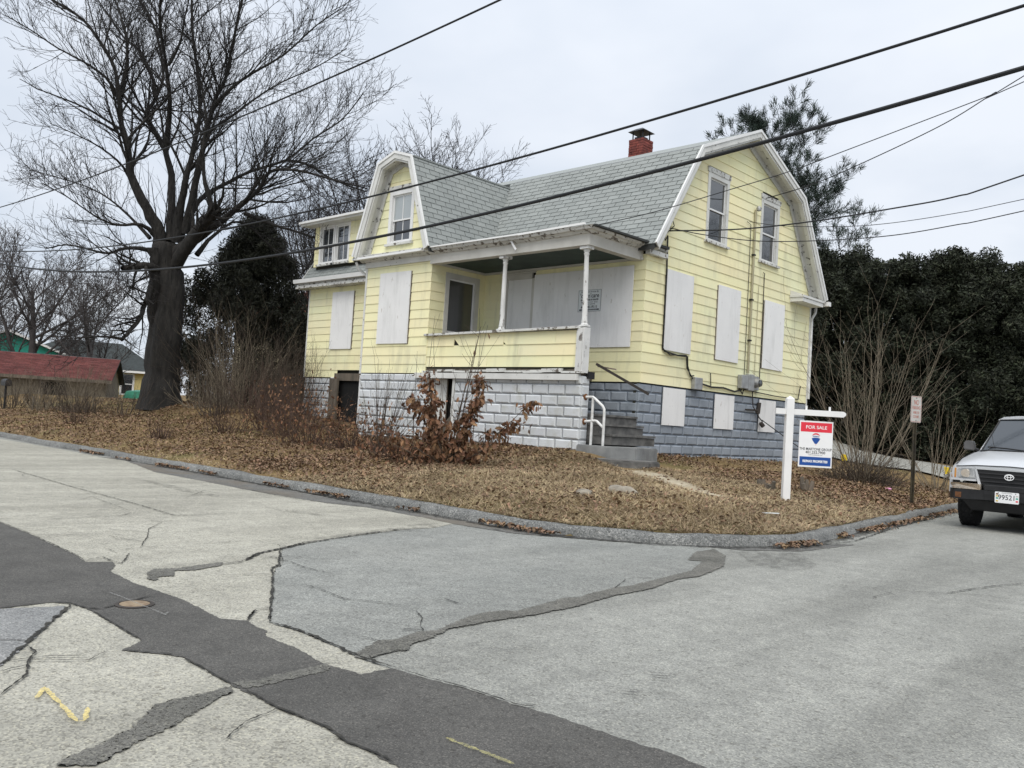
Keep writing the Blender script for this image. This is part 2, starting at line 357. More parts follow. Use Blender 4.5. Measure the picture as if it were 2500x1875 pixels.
# ================================================================ GROUND, ROAD, KERB
M['road'] = road_mat('road_asphalt', (.240, .242, .226), (.278, .279, .260), (1.4, 1.38, 1.32), 140, .45, .40, lanes=1.)
M['light'] = road_mat('old_pale_pavement', (.315, .305, .265), (.385, .374, .328), (1.3, 1.28, 1.2), 125, .6, .42, lanes=.8)
M['mid'] = road_mat('grey_overlay_asphalt', (.222, .228, .217), (.266, .269, .253), (1.4, 1.4, 1.36), 130, .8, .42, lanes=.6)
M['patch'] = road_mat('dark_patch_asphalt', (.082, .080, .076), (.104, .101, .095), (1.7, 1.65, 1.6), 190, .9, .35, lanes=.7)
M['patch2'] = road_mat('mid_patch_asphalt', (.2, .205, .205), (.26, .26, .255), (1.6, 1.55, 1.5), 150, .9, .4)
M['seal'] = road_mat('crack_fill', (.105, .103, .093), (.165, .16, .145), (1.5, 1.5, 1.4), 150, 2, .45)
M['gutter'] = road_mat('gutter_asphalt', (.115, .115, .11), (.165, .162, .152), (1.5, 1.45, 1.4), 120, 1.2, .5, warm=(.14, .115, .085))
M['kerb'] = road_mat('kerb_asphalt', (.125, .128, .125), (.20, .202, .195), (1.8, 1.75, 1.7), 85, 1.2, .55)
M['drive'] = road_mat('driveway_paving', (.27, .27, .25), (.33, .325, .30), (1.4, 1.4, 1.3), 70, .8, .4)
nt_ = M['seal'].node_tree; b_ = nt_.nodes['Principled BSDF']
nt_.links.new(ramp(nt_, noise(nt_, 55, 8, .8), [(.40, (0, 0, 0)), (.44, (1, 1, 1))]), b_.inputs['Alpha'])
M['crack'] = simple('crack', (.018, .018, .016), 1., (.04, .038, .032), 20)
M['yellow'] = masked('yellow_spray', (.66, .54, .22), .43, 70, alpha=.82)
M['yellow2'] = masked('worn_yellow_spray', (.50, .46, .20), .50, 60, alpha=.6); M['white2'] = masked('worn_white_spray', (.42, .42, .40), .50, 60, alpha=.4)
M['tyre'] = masked('tyre_rubber', (.03, .03, .03), .5, 45, alpha=.8); M['stain'] = masked('damp_stain', (.085, .082, .075), .55, 9, alpha=.45)
road = tag(sheet('road', [(-300, -300), (300, -300), (300, 300), (-300, 300)], 0, M['road'], None), kind='structure')
rg = random.Random(3)
sheet('pavement', jag([(-70,-5.75),(-14,-5.8),(-9.31,-5.68),(-7.24,-5.74),(-6.22,-5.62),(-3.76,-6.18),(-2.15,-6.16),(-0.64,-6.2),(0.89,-6.06),(1.45,-5.82),(2.01,-5.85),(2.45,-5.82),(3.0,-5.88),(3.19,-6.33),(3.16,-6.67),(3.32,-7.32),(3.46,-7.87),(3.74,-8.48),(4.41,-8.9),(4.49,-8.99),(5.11,-9.38),(5.54,-9.65),(5.87,-9.86),(6.12,-9.83),(6.55,-9.85),(6.71,-9.87),(6.89,-9.85),(6.9,-9.94),(7.35,-10.04),(7.84,-10.03),(9.0,-10.9),(10,-15),(-70,-15)], .025, .008, rg), .002, M['light'], road)
sheet('asphalt_patch', jag([(3.06,-5.93),(3.23,-6.37),(3.21,-6.71),(3.36,-7.35),(3.5,-7.89),(3.78,-8.49),(4.42,-8.89),(4.51,-9.0),(5.11,-9.38),(5.54,-9.65),(5.86,-9.85),(6.1,-9.82),(6.54,-9.84),(6.69,-9.86),(6.53,-9.38),(6.45,-8.88),(6.42,-8.36),(6.33,-7.42),(6.25,-6.63),(6.07,-5.79),(5.55,-4.65),(5.2,-4.63),(4.71,-5.24),(3.87,-5.83)], .02, .008, rg), .0030, M['mid'], road)
sheet('gutter_strip', jag([(-6.83,-5.45),(-3.87,-5.45),(-2.0,-5.45),(0.14,-5.55),(1.58,-5.58),(2.52,-5.58),(3.44,-5.57),(4.12,-5.43),(4.62,-5.15),(5.05,-4.72),(5.43,-4.3),(5.65,-3.85),(5.76,-3.03),(6.07,-2.53),(6.0,-3.79),(5.68,-4.36),(5.18,-4.6),(4.69,-5.2),(3.84,-5.8),(3.03,-5.9),(2.48,-5.84),(2.04,-5.87),(1.49,-5.85),(0.93,-6.09),(-0.59,-6.22),(-2.09,-6.2),(-3.68,-6.21),(-6.11,-5.66),(-7.12,-5.78)], .03, .012, rg), .0042, M['gutter'], road)
sheet('asphalt_patch', jag([(-8,-7.4),(1.53,-9.92),(2.27,-9.92),(3.45,-9.97),(3.71,-10.01),(3.79,-9.85),(3.95,-9.9),(4.11,-10.0),(4.56,-10.03),(4.75,-10.01),(5.13,-9.99),(5.67,-10.03),(5.78,-9.93),(5.89,-9.96),(6.02,-9.96),(6.1,-10.02),(6.38,-10.02),(6.7,-10.06),(6.8,-10.03),(6.9,-10.02),(6.89,-9.94),(6.9,-9.85),(7.1,-9.82),(7.33,-9.77),(7.58,-9.76),(7.63,-9.74),(7.75,-9.72),(7.89,-9.72),(8.06,-9.71),(8.21,-9.69),(8.28,-9.68),(8.43,-9.69),(10.2,-10.6),(11.5,-11.6),(10.6,-13.2),(9.6,-12.2),(7.79,-10.53),(7.66,-10.52),(7.52,-10.54),(7.35,-10.51),(7.09,-10.54),(6.82,-10.53),(6.89,-10.54),(6.71,-10.54),(6.23,-10.52),(6.17,-10.55),(5.99,-10.69),(5.88,-10.55),(5.51,-10.53),(5.1,-10.51),(4.93,-10.54),(4.86,-10.62),(4.88,-10.88),(-8,-10.2)], .02, .006, rg), .0052, M['patch'], road)
sheet('asphalt_patch', jag([(4.9,-10.88),(4.96,-10.7),(4.99,-10.58),(5.15,-10.66),(5.68,-10.99),(5.96,-11.18),(5.3,-11.7),(4.2,-11.3)], .02, .008, rg), .0066, M['patch2'], road)
for p in [[(6.65,-9.88),(6.54,-9.69),(6.49,-9.61),(6.52,-9.5),(6.46,-9.32),(6.49,-9.23),(6.46,-9.14),(6.34,-8.8),(6.31,-8.63),(6.39,-8.46),(6.35,-8.22),(6.28,-7.91),(6.32,-7.79),(6.27,-7.53),(6.23,-7.28),(6.25,-7.07),(6.17,-6.5),(6.1,-6.01),(5.87,-5.46),(5.77,-5.55),(5.51,-5.0),(5.5,-4.63),(5.79,-4.92),(6.13,-5.56),(6.29,-6.18),(6.28,-6.54),(6.4,-7.05),(6.41,-7.3),(6.41,-7.52),(6.48,-7.91),(6.5,-8.02),(6.51,-8.3),(6.51,-8.53),(6.49,-8.86),(6.5,-8.99),(6.5,-9.14),(6.59,-9.33),(6.63,-9.5),(6.71,-9.61),(6.69,-9.67),(6.72,-9.82),(6.71,-9.87)],[(6.7,-10.53),(6.72,-10.44),(6.71,-10.29),(6.68,-10.04),(6.77,-10.1),(6.79,-10.28),(6.8,-10.44),(6.79,-10.52)],[(6.73,-10.54),(6.76,-10.68),(6.76,-10.81),(6.8,-10.91),(6.97,-11.06),(7.05,-11.2),(7.1,-11.32),(7.14,-11.36),(7.21,-11.27),(7.15,-11.19),(7.09,-11.07),(7.0,-10.9),(6.85,-10.68),(6.79,-10.57)],[(4.28,-9.83),(4.17,-9.72),(4.21,-9.6),(4.16,-9.37),(4.14,-9.21),(4.24,-9.27),(4.33,-9.51),(4.29,-9.64),(4.46,-9.73),(4.44,-9.82),(4.56,-9.9),(4.47,-9.91)]]: sheet('crack_filler', jag(p, .010, .009, rg), .0082, M['seal'], road)
for p in [[(5.61,-4.53),(5.75,-4.49),(5.94,-4.07),(6.1,-4.0),(6.33,-4.26),(6.58,-4.65),(6.57,-5.08),(6.42,-5.19),(6.23,-5.16),(5.94,-4.84)],[(3.43,-7.96),(3.27,-7.61),(3.14,-7.11),(3.0,-6.53),(2.83,-6.15),(3.11,-6.01),(3.28,-6.54),(3.31,-7.01),(3.44,-7.54)],[(-2.64,-7.04),(-2.21,-6.93),(-0.13,-6.97),(-0.03,-7.08),(-0.54,-7.2)],[(1.09,-7.09),(1.65,-6.88),(1.96,-6.82),(2.07,-6.93),(1.59,-7.1)],[(3.28,-8.92),(3.25,-8.55),(3.32,-8.59),(3.36,-8.94)]]: sheet('stain', jag(p, .04, .02, rg), .0098, M['stain'], road)
mb = MB()
for w_, p in [(0.022,[(-4.29,-8.26),(-4.12,-8.15),(-1.49,-8.26),(0.67,-8.29),(1.57,-8.35),(1.53,-7.62)]),(0.018,[(1.5,-9.58),(1.45,-9.25),(1.42,-8.84),(1.23,-8.64)]),(0.018,[(3.67,-10.0),(3.6,-9.85),(3.79,-9.85)]),(0.035,[(4.22,-9.26),(4.17,-9.07),(3.9,-8.78),(3.76,-8.47),(3.55,-8.12),(3.53,-7.88)]),(0.022,[(5.78,-9.94),(5.63,-9.81),(5.58,-9.69)]),(0.015,[(3.28,-9.44),(2.81,-9.18),(2.36,-8.97),(1.96,-8.66)]),(0.015,[(3.79,-9.85),(3.89,-9.83),(3.51,-9.62)]),(0.012,[(4.15,-8.9),(4.07,-8.75),(4.21,-8.78)]),(0.012,[(3.17,-9.69),(3.38,-9.68),(3.29,-9.42),(3.45,-9.17)]),(0.035,[(5.96,-11.18),(5.64,-10.98),(4.96,-10.54)]),(0.018,[(5.71,-11.0),(5.82,-11.0),(6.0,-11.09),(6.15,-11.14),(6.35,-11.29)]),(0.012,[(5.95,-11.06),(6.02,-10.96),(6.08,-10.87),(5.98,-10.76)]),(0.018,[(4.88,-10.88),(4.87,-10.62),(4.94,-10.55),(5.1,-10.51),(5.16,-10.46),(5.0,-10.16),(4.98,-10.03)]),(0.012,[(6.06,-11.21),(6.03,-11.16),(6.02,-11.1)]),(0.035,[(5.87,-9.86),(6.12,-9.83),(6.37,-9.84),(6.69,-9.86),(6.9,-9.84)]),(0.04,[(3.74,-8.48),(3.51,-7.9),(3.32,-7.32),(3.16,-6.67)]),(0.03,[(3.74,-8.48),(4.41,-8.91),(4.51,-9.02),(5.11,-9.38),(5.54,-9.65),(5.87,-9.86)]),(0.015,[(4.21,-8.78),(4.31,-8.76),(4.58,-8.8),(4.72,-8.79),(4.88,-8.76)]),(0.012,[(5.11,-9.14),(5.31,-9.14),(5.59,-9.18),(5.78,-9.05),(5.92,-9.01)]),(0.012,[(5.91,-8.63),(6.08,-8.65)]),(0.012,[(3.8,-8.46),(3.57,-8.16),(3.53,-7.99)]),(0.03,[(4.14,-9.02),(3.87,-8.73),(3.74,-8.48)]),(0.012,[(6.08,-9.01),(6.24,-9.1),(6.36,-9.22),(6.46,-9.28),(6.38,-9.34),(6.4,-9.38)]),(0.014,[(6.39,-9.63),(6.51,-9.61)]),(0.018,[(5.74,-9.92),(5.58,-9.77),(5.58,-9.69)]),(0.012,[(7.11,-5.47),(7.27,-5.33),(7.57,-5.16),(7.76,-4.97)]),(0.022,[(7.76,-4.97),(7.84,-4.44),(7.93,-3.96),(8.02,-3.66)]),(0.01,[(7.49,-5.79),(7.5,-5.36)]),(0.012,[(6.26,-7.31),(6.08,-6.92),(6.07,-6.78),(6.2,-6.61)]),(0.03,[(4.75,-4.29),(5.05,-4.2),(5.51,-4.05),(5.88,-3.54),(5.93,-2.21),(5.57,-0.02),(5.05,4.05)]),(0.012,[(5.93,-3.65),(6.01,-2.66),(6.35,-1.89)]),(0.05,[(-1.97,-5.58),(-0.48,-5.59),(0.77,-5.7),(1.32,-5.56)]),(0.03,[(1.41,-5.62),(1.96,-5.39),(2.49,-5.14),(2.94,-5.09),(3.61,-5.26),(4.6,-5.09)]),(0.02,[(-0.88,-6.2),(0.5,-6.22),(1.42,-5.8),(1.98,-5.83)]),(0.014,[(1.53,-9.92),(2.27,-9.92),(3.45,-9.97),(3.71,-10.01)]),(0.018,[(6.82,-10.53),(7.09,-10.54),(7.35,-10.51),(7.52,-10.54),(7.66,-10.52),(7.79,-10.53)]),(0.012,[(5.1,-10.51),(5.51,-10.53),(5.88,-10.55)]),(0.016,[(5.99,-10.69),(6.17,-10.55),(6.23,-10.52),(6.71,-10.54)]),(0.014,[(6.9,-9.84),(7.1,-9.82),(7.33,-9.77),(7.58,-9.76),(7.63,-9.74),(7.67,-9.65)]),(0.01,[(0.11,-7.56),(-0.75,-6.87),(0.02,-6.86)]),(0.01,[(0.06,-8.74),(-0.3,-8.46),(1.06,-8.59)])]:
    ribbon(mb, p, w_ * .5, .0112, rg, .85, .022, .45)
    for a_, b_ in zip(p[:-1], p[1:]):                       # hairline side branches
        L_ = math.hypot(b_[0] - a_[0], b_[1] - a_[1])
        for k_ in range(int(L_ * 1.1 + rg.random() * .8)):
            t_ = rg.random(); q_ = (a_[0] + (b_[0] - a_[0]) * t_, a_[1] + (b_[1] - a_[1]) * t_); an = math.atan2(b_[1] - a_[1], b_[0] - a_[0]) + rg.choice((-1, 1)) * rg.uniform(.5, 1.5); l_ = rg.uniform(.12, .5)
            m_ = (q_[0] + math.cos(an) * l_ * .5, q_[1] + math.sin(an) * l_ * .5); an += rg.uniform(-.6, .6)
            ribbon(mb, [q_, m_, (m_[0] + math.cos(an) * l_ * .5, m_[1] + math.sin(an) * l_ * .5)], .006, .0112, rg, .7, .018, .8)
tag(mb.build('crack', M['crack'], road), kind='stuff')
M['grime_shade'] = masked('gutter_grime_shade', (.045, .043, .04), .5, 16, alpha=.85); mb = MB()  # dirty gutter line that also paints in contact shade along the kerb base
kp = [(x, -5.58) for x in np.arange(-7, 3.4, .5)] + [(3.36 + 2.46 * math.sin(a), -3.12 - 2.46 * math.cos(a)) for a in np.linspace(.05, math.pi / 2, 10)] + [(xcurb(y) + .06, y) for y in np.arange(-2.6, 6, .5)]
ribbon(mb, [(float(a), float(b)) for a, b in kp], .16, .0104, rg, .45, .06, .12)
mb.build('gutter_grime_shade', M['grime_shade'], road)
for (w_, p), mm in zip([(0.045,[(6.48,-11.21),(6.36,-11.14),(6.59,-11.16),(6.81,-11.18),(6.82,-11.16),(6.69,-11.1)]),(0.05,[(7.7,-10.24),(7.76,-10.24),(7.86,-10.23),(8.02,-10.22)]),(0.03,[(4.78,-10.27),(4.95,-10.26),(5.31,-10.25),(5.48,-10.25),(5.42,-10.21)])], ('yellow', 'yellow2', 'white2')):
    mb = MB()
    for k_, (a_, b_) in enumerate(zip(p[:-1], p[1:])): ribbon(mb, [a_, b_], w_ * .42, .0128 + .0007 * k_, rg, .15, .012, .10)
    tag(mb.build('spray_mark', M[mm], road), kind='stuff')
mb = MB()
for p in [[(7.64,-8.92),(7.76,-8.81)],[(7.67,-8.95),(7.76,-8.86)],[(7.69,-8.97),(7.77,-8.91)],[(7.73,-9.02),(7.78,-8.96)],[(7.75,-9.05),(7.79,-9.0)],[(7.71,-9.24),(7.81,-9.16)],[(7.74,-9.26),(7.82,-9.2)],[(7.77,-9.29),(7.82,-9.24)],[(7.8,-9.31),(7.83,-9.29)],[(8.87,-7.65),(8.92,-7.58)],[(8.9,-7.68),(8.93,-7.63)],[(8.96,-8.16),(9.04,-8.08)],[(8.61,-9.02),(8.63,-9.0)]]: ribbon(mb, p, .010, .0128, rg, .4, .02, .1)
tag(mb.build('tyre_mark', M['tyre'], road), kind='stuff')
vx, vy = (5.136,-10.27)
t = thing('valve_cover', (vx, vy, 0), 'rusty round water valve cover set flush in the dark asphalt strip', 'valve cover')
MB().lathe([(.105, .0), (.105, .009), (.085, .011), (.085, .008), (0.001, .008)], (vx, vy, .002), 24).build('rim', M['brown'], t, smooth=True)
MB().lathe([(.08, .006), (.08, .010), (.07, .011), (.001, .011)], (vx, vy, .002), 24).build('lid', simple('rusty_lid', (.26, .20, .13), .8, (.16, .11, .07), 18), t, smooth=True)
# lot terrain
def terrain():
    xs = list(np.arange(-16, 6.2, .22)); ys = list(np.arange(-5.9, 3, .22)) + list(np.arange(3, 17, .4))
    xs = [-300, -200, -130, -90, -65, -50, -42, -36, -32, -28, -25, -22.5, -20.5, -19, -17.8, -16.8] + xs
    ys = ys + [18, 20, 23, 27, 32, 40, 50, 65, 90, 140, 220, 300]
    V = []; idx = {}
    for j, y in enumerate(ys):
        for i, x in enumerate(xs):
            # snap the outer vertices onto the lot's edge
            idx[i, j] = len(V); V.append((x, y, hgt(x, y)))
    F = [(idx[i, j], idx[i + 1, j], idx[i + 1, j + 1], idx[i, j + 1]) for i in range(len(xs) - 1) for j in range(len(ys) - 1)
         if max(inside(xs[a], ys[b]) for a in (i, i + 1) for b in (j, j + 1)) > .05]
    return np_mesh('ground', np.array(V), np.array(F), True)
m, t_, b, N_, L_ = nodes('earth'); M['ground'] = m
c = ramp(t_, noise(t_, 1.3, 8, .7), [(.32, (.10, .07, .042)), (.5, (.20, .145, .08)), (.68, (.25, .19, .10))])
c2 = ramp(t_, noise(t_, 34, 5, .7), [(.3, (.5, .48, .45)), (.7, (1.25, 1.2, 1.1))]); c = mixc(t_, 1., c, c2, 'MULTIPLY')
c = mixc(t_, ramp(t_, noise(t_, .5, 4), [(.55, (0, 0, 0)), (.7, (.5, .5, .5))]), c, (.11, .12, .045))
L_(c, b.inputs['Base Color']); b.inputs['Roughness'].default_value = 1; b.inputs['Specular IOR Level'].default_value = .1; bump(t_, b, noise(t_, 45, 5, .75), .8, .02)
ground = tag(mesh_obj('ground', terrain(), M['ground']), kind='structure')
# rolled asphalt kerb along both streets
def kerb():
    P = [(-120, -5.52), (-60, -5.52), (-30, -5.53), (-16, -5.53)] + [(x, -5.52 + .03 * math.sin(x * 1.3)) for x in np.arange(-14, 3.36, .35)]
    P += [(3.36 + 2.4 * math.sin(a), -3.12 - 2.4 * math.cos(a)) for a in np.linspace(.05, math.pi / 2 - .02, 16)]
    P += [(xcurb(y) + .02 * math.sin(y * 1.7), y) for y in list(np.arange(-2.9, 8, .35)) + list(np.arange(8.3, 40, 1.5)) + [60, 120]]
    prof = [(-.03, .001), (-.012, .04), (.008, .075), (.035, .102), (.07, .113), (.11, .114), (.15, .105), (.20, .06), (.25, .0)]
    V = []; n = len(P); k = len(prof); rr = random.Random(5)
    for i in range(n):
        a, b_ = P[max(i - 1, 0)], P[min(i + 1, n - 1)]; L = math.hypot(b_[0] - a[0], b_[1] - a[1]); nx, ny = -(b_[1] - a[1]) / L, (b_[0] - a[0]) / L
        gap = 1 - .75 * sm(10.6, 11.4, P[i][1]) * sm(16, 15.2, P[i][1])      # dropped at the driveway
        for q, (u, z) in enumerate(prof):
            u2 = u + rr.uniform(-.012, .012) + (.03 * math.sin(i * .9) if q > 4 else 0); V.append((P[i][0] + nx * u2, P[i][1] + ny * u2, z * gap * rr.uniform(.9, 1.08)))
    F = [(i * k + q, (i + 1) * k + q, (i + 1) * k + q + 1, i * k + q + 1) for i in range(n - 1) for q in range(k - 1)]
    me = np_mesh('kerb', np.array(V), np.array(F), True)
    return mesh_obj('kerb', me, M['kerb'])
ke = tag(kerb(), kind='structure')
# driveway climbing from the side street, beyond the house
def strip(name, P, w0, mat, z=.02):
    V = []; n = len(P)
    for i, (x, y) in enumerate(P):
        a, b_ = P[max(i - 1, 0)], P[min(i + 1, n - 1)]; L = math.hypot(b_[0] - a[0], b_[1] - a[1]); nx, ny = -(b_[1] - a[1]) / L, (b_[0] - a[0]) / L
        for s in np.linspace(-.5, .5, 7): V.append((x + nx * s * w0, y + ny * s * w0, hgt(x + nx * s * w0, y + ny * s * w0) + z))
    F = [(i * 7 + s, (i + 1) * 7 + s, (i + 1) * 7 + s + 1, i * 7 + s + 1) for i in range(n - 1) for s in range(6)]
    return tag(mesh_obj(name, np_mesh(name, np.array(V), np.array(F), True), mat), kind='structure')
strip('driveway', [(3.95 - .35 * i, 13.0 + .02 * i) for i in range(60)], 3.8, M['drive'], .05)
# worn strip of old concrete path on the lawn
strip('path', [(1.45 + .235 * i, -.42 - .155 * i + .03 * math.sin(i)) for i in range(12)], .54, simple('path_concrete', (.40, .35, .26), .95, (.28, .235, .165), 5, bmp=.4), .03)

# ================================================================ THE HOUSE
X0, XG, YF, YB, XWL, XWR, XML = -.08, .02, 1.66, 9.04, -6.83, -4.505, -11.77
ZS, CO = 2.075, .2035                                   # bottom of the siding, course height
house = thing('house', (-5, 4, .8), 'boarded-up pale yellow gambrel-roofed house on the street corner', 'house')
def part(name, mbd, mat, parent=None, **k): return mbd.build(name, M[mat], parent or house, **k)
class Wall:
    """vertical wall frame: u along o->ud, z up, n outward"""
    def __init__(s, o, ud, n): s.o, s.u, s.n = Vector(o), Vector(ud), Vector(n)
    def p(s, u, z, d=0): return s.o + s.u * u + s.n * d + Vector((0, 0, z))
def siding(W, parent, z0, z1, lo, hi, holes=(), rng=random, first=CO, maxlen=2.6):
    """courses of shingle siding; lo(z), hi(z) give the ends; holes = (u0,z0,u1,z1)"""
    z = z0; i = 0
    while z < z1 - .02:
        zt = min(z + CO, z1); segs = [(lo(z), lo(zt), hi(z), hi(zt))]
        if segs[0][3] - segs[0][1] < .05 and segs[0][2] - segs[0][0] < .1: break
        for (a, hz0, b, hz1) in holes:
            if hz0 < zt - .01 and hz1 > z + .01:
                new = []
                for s in segs:
                    if s[0] < a < s[2] or s[0] < b < s[2]:
                        if a > s[0] + .02: new.append((s[0], s[1], a, a))
                        if b < s[2] - .02: new.append((b, b, s[2], s[3]))
                    else: new.append(s)
                segs = new
        for s in segs:
            L = s[2] - s[0]; k = max(1, round(L / maxlen)); off = rng.uniform(-.25, .25) if k > 1 else 0
            cuts = [0] + [(j + off) / k for j in range(1, k)] + [1]
            for c0, c1 in zip(cuts[:-1], cuts[1:]):
                g = .0004
                b0, b1 = s[0] + L * c0 + (g if c0 else 0), s[0] + L * c1 - (g if c1 < 1 else 0)
                Lt = s[3] - s[1]; t0, t1 = s[1] + Lt * c0 + (g if c0 else 0), s[1] + Lt * c1 - (g if c1 < 1 else 0)
                dz = rng.uniform(-.0004, .0004); e = rng.uniform(0, .0006)
                v = [W.p(b0, z + .007 + dz, .0), W.p(b1, z + .007 + dz, .0), W.p(b1, z + .007 + dz, .020 + e), W.p(b0, z + .007 + dz, .020 + e),
                     W.p(t0, zt + .012, .0), W.p(t1, zt + .012, .0), W.p(t1, zt + .012, .007), W.p(t0, zt + .012, .007)]
                part('siding_board', MB().add(v, [(0, 3, 2, 1), (4, 5, 6, 7), (3, 7, 6, 2), (0, 1, 5, 4), (0, 4, 7, 3), (1, 2, 6, 5)]), 'siding', parent)
        z += CO; i += 1
rs = random.Random(11)
# ---- gambrel profiles (across, z)
YC = 5.36
def mainprof(o=0):        # outer roof line of the main roof in (y,z), lowered by o
    return [(1.47 + o * .8, 4.78), (2.97 + o * .75, 7.10 - o * .7), (YC, 8.11 - o), (YC * 2 - 2.97 - o * .75, 7.10 - o * .7), (YC * 2 - 1.47 - o * .8, 4.78)]
XC = -5.67
def wingprof(o=0):
    return [(XC - 1.36 + o * .9, 4.83), (XC - .60 + o * .8, 6.94 - o * .5), (XC, 7.13 - o), (XC + .60 - o * .8, 6.94 - o * .5), (XC + 1.36 - o * .9, 4.83)]
def side(prof, left):
    """interpolate the profile's left or right edge as a function of z"""
    P = prof[:3] if left else prof[:1:-1]
    def f(z):
        if z <= P[0][1]: return None
        for (a, za), (b, zb) in zip(P[:-1], P[1:]):
            if z <= zb: return a + (b - a) * (z - za) / (zb - za)
        return P[-1][0]
    return f
# ---- structural walls behind the siding
G = Wall((XG, 0, 0), (0, 1, 0), (1, 0, 0)); F0 = Wall((0, YF, 0), (1, 0, 0), (0, -1, 0)); FW = Wall((0, 0, 0), (1, 0, 0), (0, -1, 0)); WS = Wall((XWR, 0, 0), (0, 1, 0), (1, 0, 0))
gp = mainprof(.17)
gl, gr = side(gp, True), side(gp, False)
mb = MB(); mb.prism([(XG - .075, YF + .003, .3), (XG - .075, YB, .3), (XG - .075, YB, 4.6)] + [(XG - .075, y, z) for y, z in gp[::-1]] + [(XG - .075, YF + .003, 4.6)], (-.065, 0, 0))
wallG = part('wall', mb, 'sheath', tri=True)
holesG = [(3.83, 5.36, 4.62, 6.80), (6.24, 5.34, 7.04, 6.77)]
lo = lambda z: YF - .012 if gl(z) is None else max(YF - .012, gl(z)); hi = lambda z: YB if gr(z) is None else min(YB, gr(z))
siding(G, wallG, ZS, 8.0, lo, hi, holesG, rs)
# main front wall, porch part and left part
mb = MB().box(XML, YF + .075, .3, XWL - .001, YF + .14, 4.8).box(XWR + .001, YF + .075, .3, XG - .14, YF + .14, 4.62)
wallF = part('wall', mb, 'sheath')
siding(F0, wallF, ZS, 4.62, lambda z: XWR, lambda z: XG + .020, [(-3.86, 2.0, -2.9, 4.47)], rs)
siding(F0, wallF, ZS, 4.66, lambda z: XML, lambda z: XWL - .02, [(-10.16, 1.9, -8.95, 2.16)], rs)
# far left and rear walls
part('wall', MB().prism([(XML, YF + .14, .3), (XML, YB, .3), (XML, YB, 4.6)] + [(XML, y, z) for y, z in gp[::-1]] + [(XML, YF + .14, 4.6)], (.12, 0, 0)), 'siding', tri=True)
part('wall', MB().box(XML + .12, YB - .12, .3, XG - .14, YB, 4.9), 'siding')
# projecting wing: front, side walls
wp = wingprof(.12); wl, wr = side(wp, True), side(wp, False)
mb = MB().prism([(XWL, .075, 2.0), (XWR - .08, .075, 2.0), (XWR - .08, .075, 4.8)] + [(x, .075, z) for x, z in wp[::-1]] + [(XWL, .075, 4.8)], (0, .065, 0))
mb.box(XWL, .14, 2.0, XWL + .12, YF, 4.8).box(XWR - .14, .14, 2.0, XWR - .075, YF + .02, 4.8)
wallW = part('wall', mb, 'sheath', tri=True)
siding(FW, wallW, 2.085, 4.62, lambda z: XWL, lambda z: XWR + .02, (), rs)
siding(FW, wallW, 4.90, 7.0, lambda z: max(XWL, wl(z) or XWL), lambda z: min(XWR, wr(z) or XWR), [(-6.06, 5.13, -5.30, 6.27)], rs)
siding(WS, wallW, 2.085, 4.62, lambda z: -.012, lambda z: YF, [(.47, 2.5, 1.40, 4.33)], rs)
siding(Wall((XWL, 0, 0), (0, 1, 0), (-1, 0, 0)), wallW, 2.085, 4.62, lambda z: 0, lambda z: YF, (), rs)
# corner boards
mb = MB().box(XML - .03, YF - .026, ZS, XML + .02, YF + .05, 4.62); part('corner_board', mb, 'trim')
mb = MB().box(XG - .0, YB - .03, ZS - .1, XG + .027, YB + .03, 4.62); part('corner_board', mb, 'trim')
mb = MB().box(XWL - .032, -.028, 2.07, XWL + .03, .03, 4.6); part('corner_board', mb, 'trim')
# ---- foundation of moulded blocks
cache = {}
def block(parent, W, u0, u1, z0, z1, mat):
    w, h = round(u1 - u0, 2), round(z1 - z0, 2); key = (w, h, tuple(W.n), mat); g = .010; c = min(.03, w * .3, h * .3); d = .027
    if key not in cache:
        Z = Wall((0, 0, 0), W.u, W.n)
        o_ = [(g, g, -.02), (w - g, g, -.02), (w - g, h - g, -.02), (g, h - g, -.02)]; a_ = [(q[0], q[1], .006) for q in o_]
        i_ = [(g + c, g + c * .75, d), (w - g - c, g + c * .75, d), (w - g - c, h - g - c * .75, d), (g + c, h - g - c * .75, d)]
        v = [Z.p(*q) for q in o_ + a_ + i_]
        f = [(0, 1, 5, 4), (1, 2, 6, 5), (2, 3, 7, 6), (3, 0, 4, 7), (4, 5, 9, 8), (5, 6, 10, 9), (6, 7, 11, 10), (7, 4, 8, 11), (8, 9, 10, 11)]
        cache[key] = MB().add(v, f).mesh('block'); cache[key].materials.append(M[mat])
    o = bpy.data.objects.new('block', cache[key]); o.location = W.p(u0, z0)
    return link(o, parent)
def courses(parent, W, u0, u1, zt, zb, mat, holes=(), rng=rs, first=.165, BW=.41):
    z1 = zt; k = 0
    while z1 > zb:
        z0 = z1 - (first if k == 0 else CO); off = (.5 if k % 2 else .08); e = u0
        cuts = [u0] + [u0 + BW * (j + off) for j in range(60) if u0 + .08 < u0 + BW * (j + off) < u1 - .08] + [u1]
        segs = [(u0, u1)]
        for a, hz0, b, hz1 in holes:
            if hz0 < z1 - .03 and hz1 > z0 + .03:
                segs = [q for s in segs for q in (((s[0], min(a, s[1])), (max(b, s[0]), s[1])) if s[0] < b and s[1] > a else (s,))]
        for s0, s1 in segs:
            cc = [s0] + [c_ for c_ in cuts if s0 + .07 < c_ < s1 - .07] + [s1]
            for a, b in zip(cc[:-1], cc[1:]):
                if b - a > .05: block(parent, W, a, b, z0, z1, mat)
        z1 = z0; k += 1
DOOR = (-4.28, .4, -3.53, 2.03)
mb = MB().box(XWL, .02, .1, DOOR[0], .24, 2.075).box(DOOR[2], .02, .1, X0 - .02, .24, 2.075)
fF = part('foundation', mb, 'mortarF')
courses(fF, FW, XWL, X0, 2.075, .5, 'blockF', [DOOR])
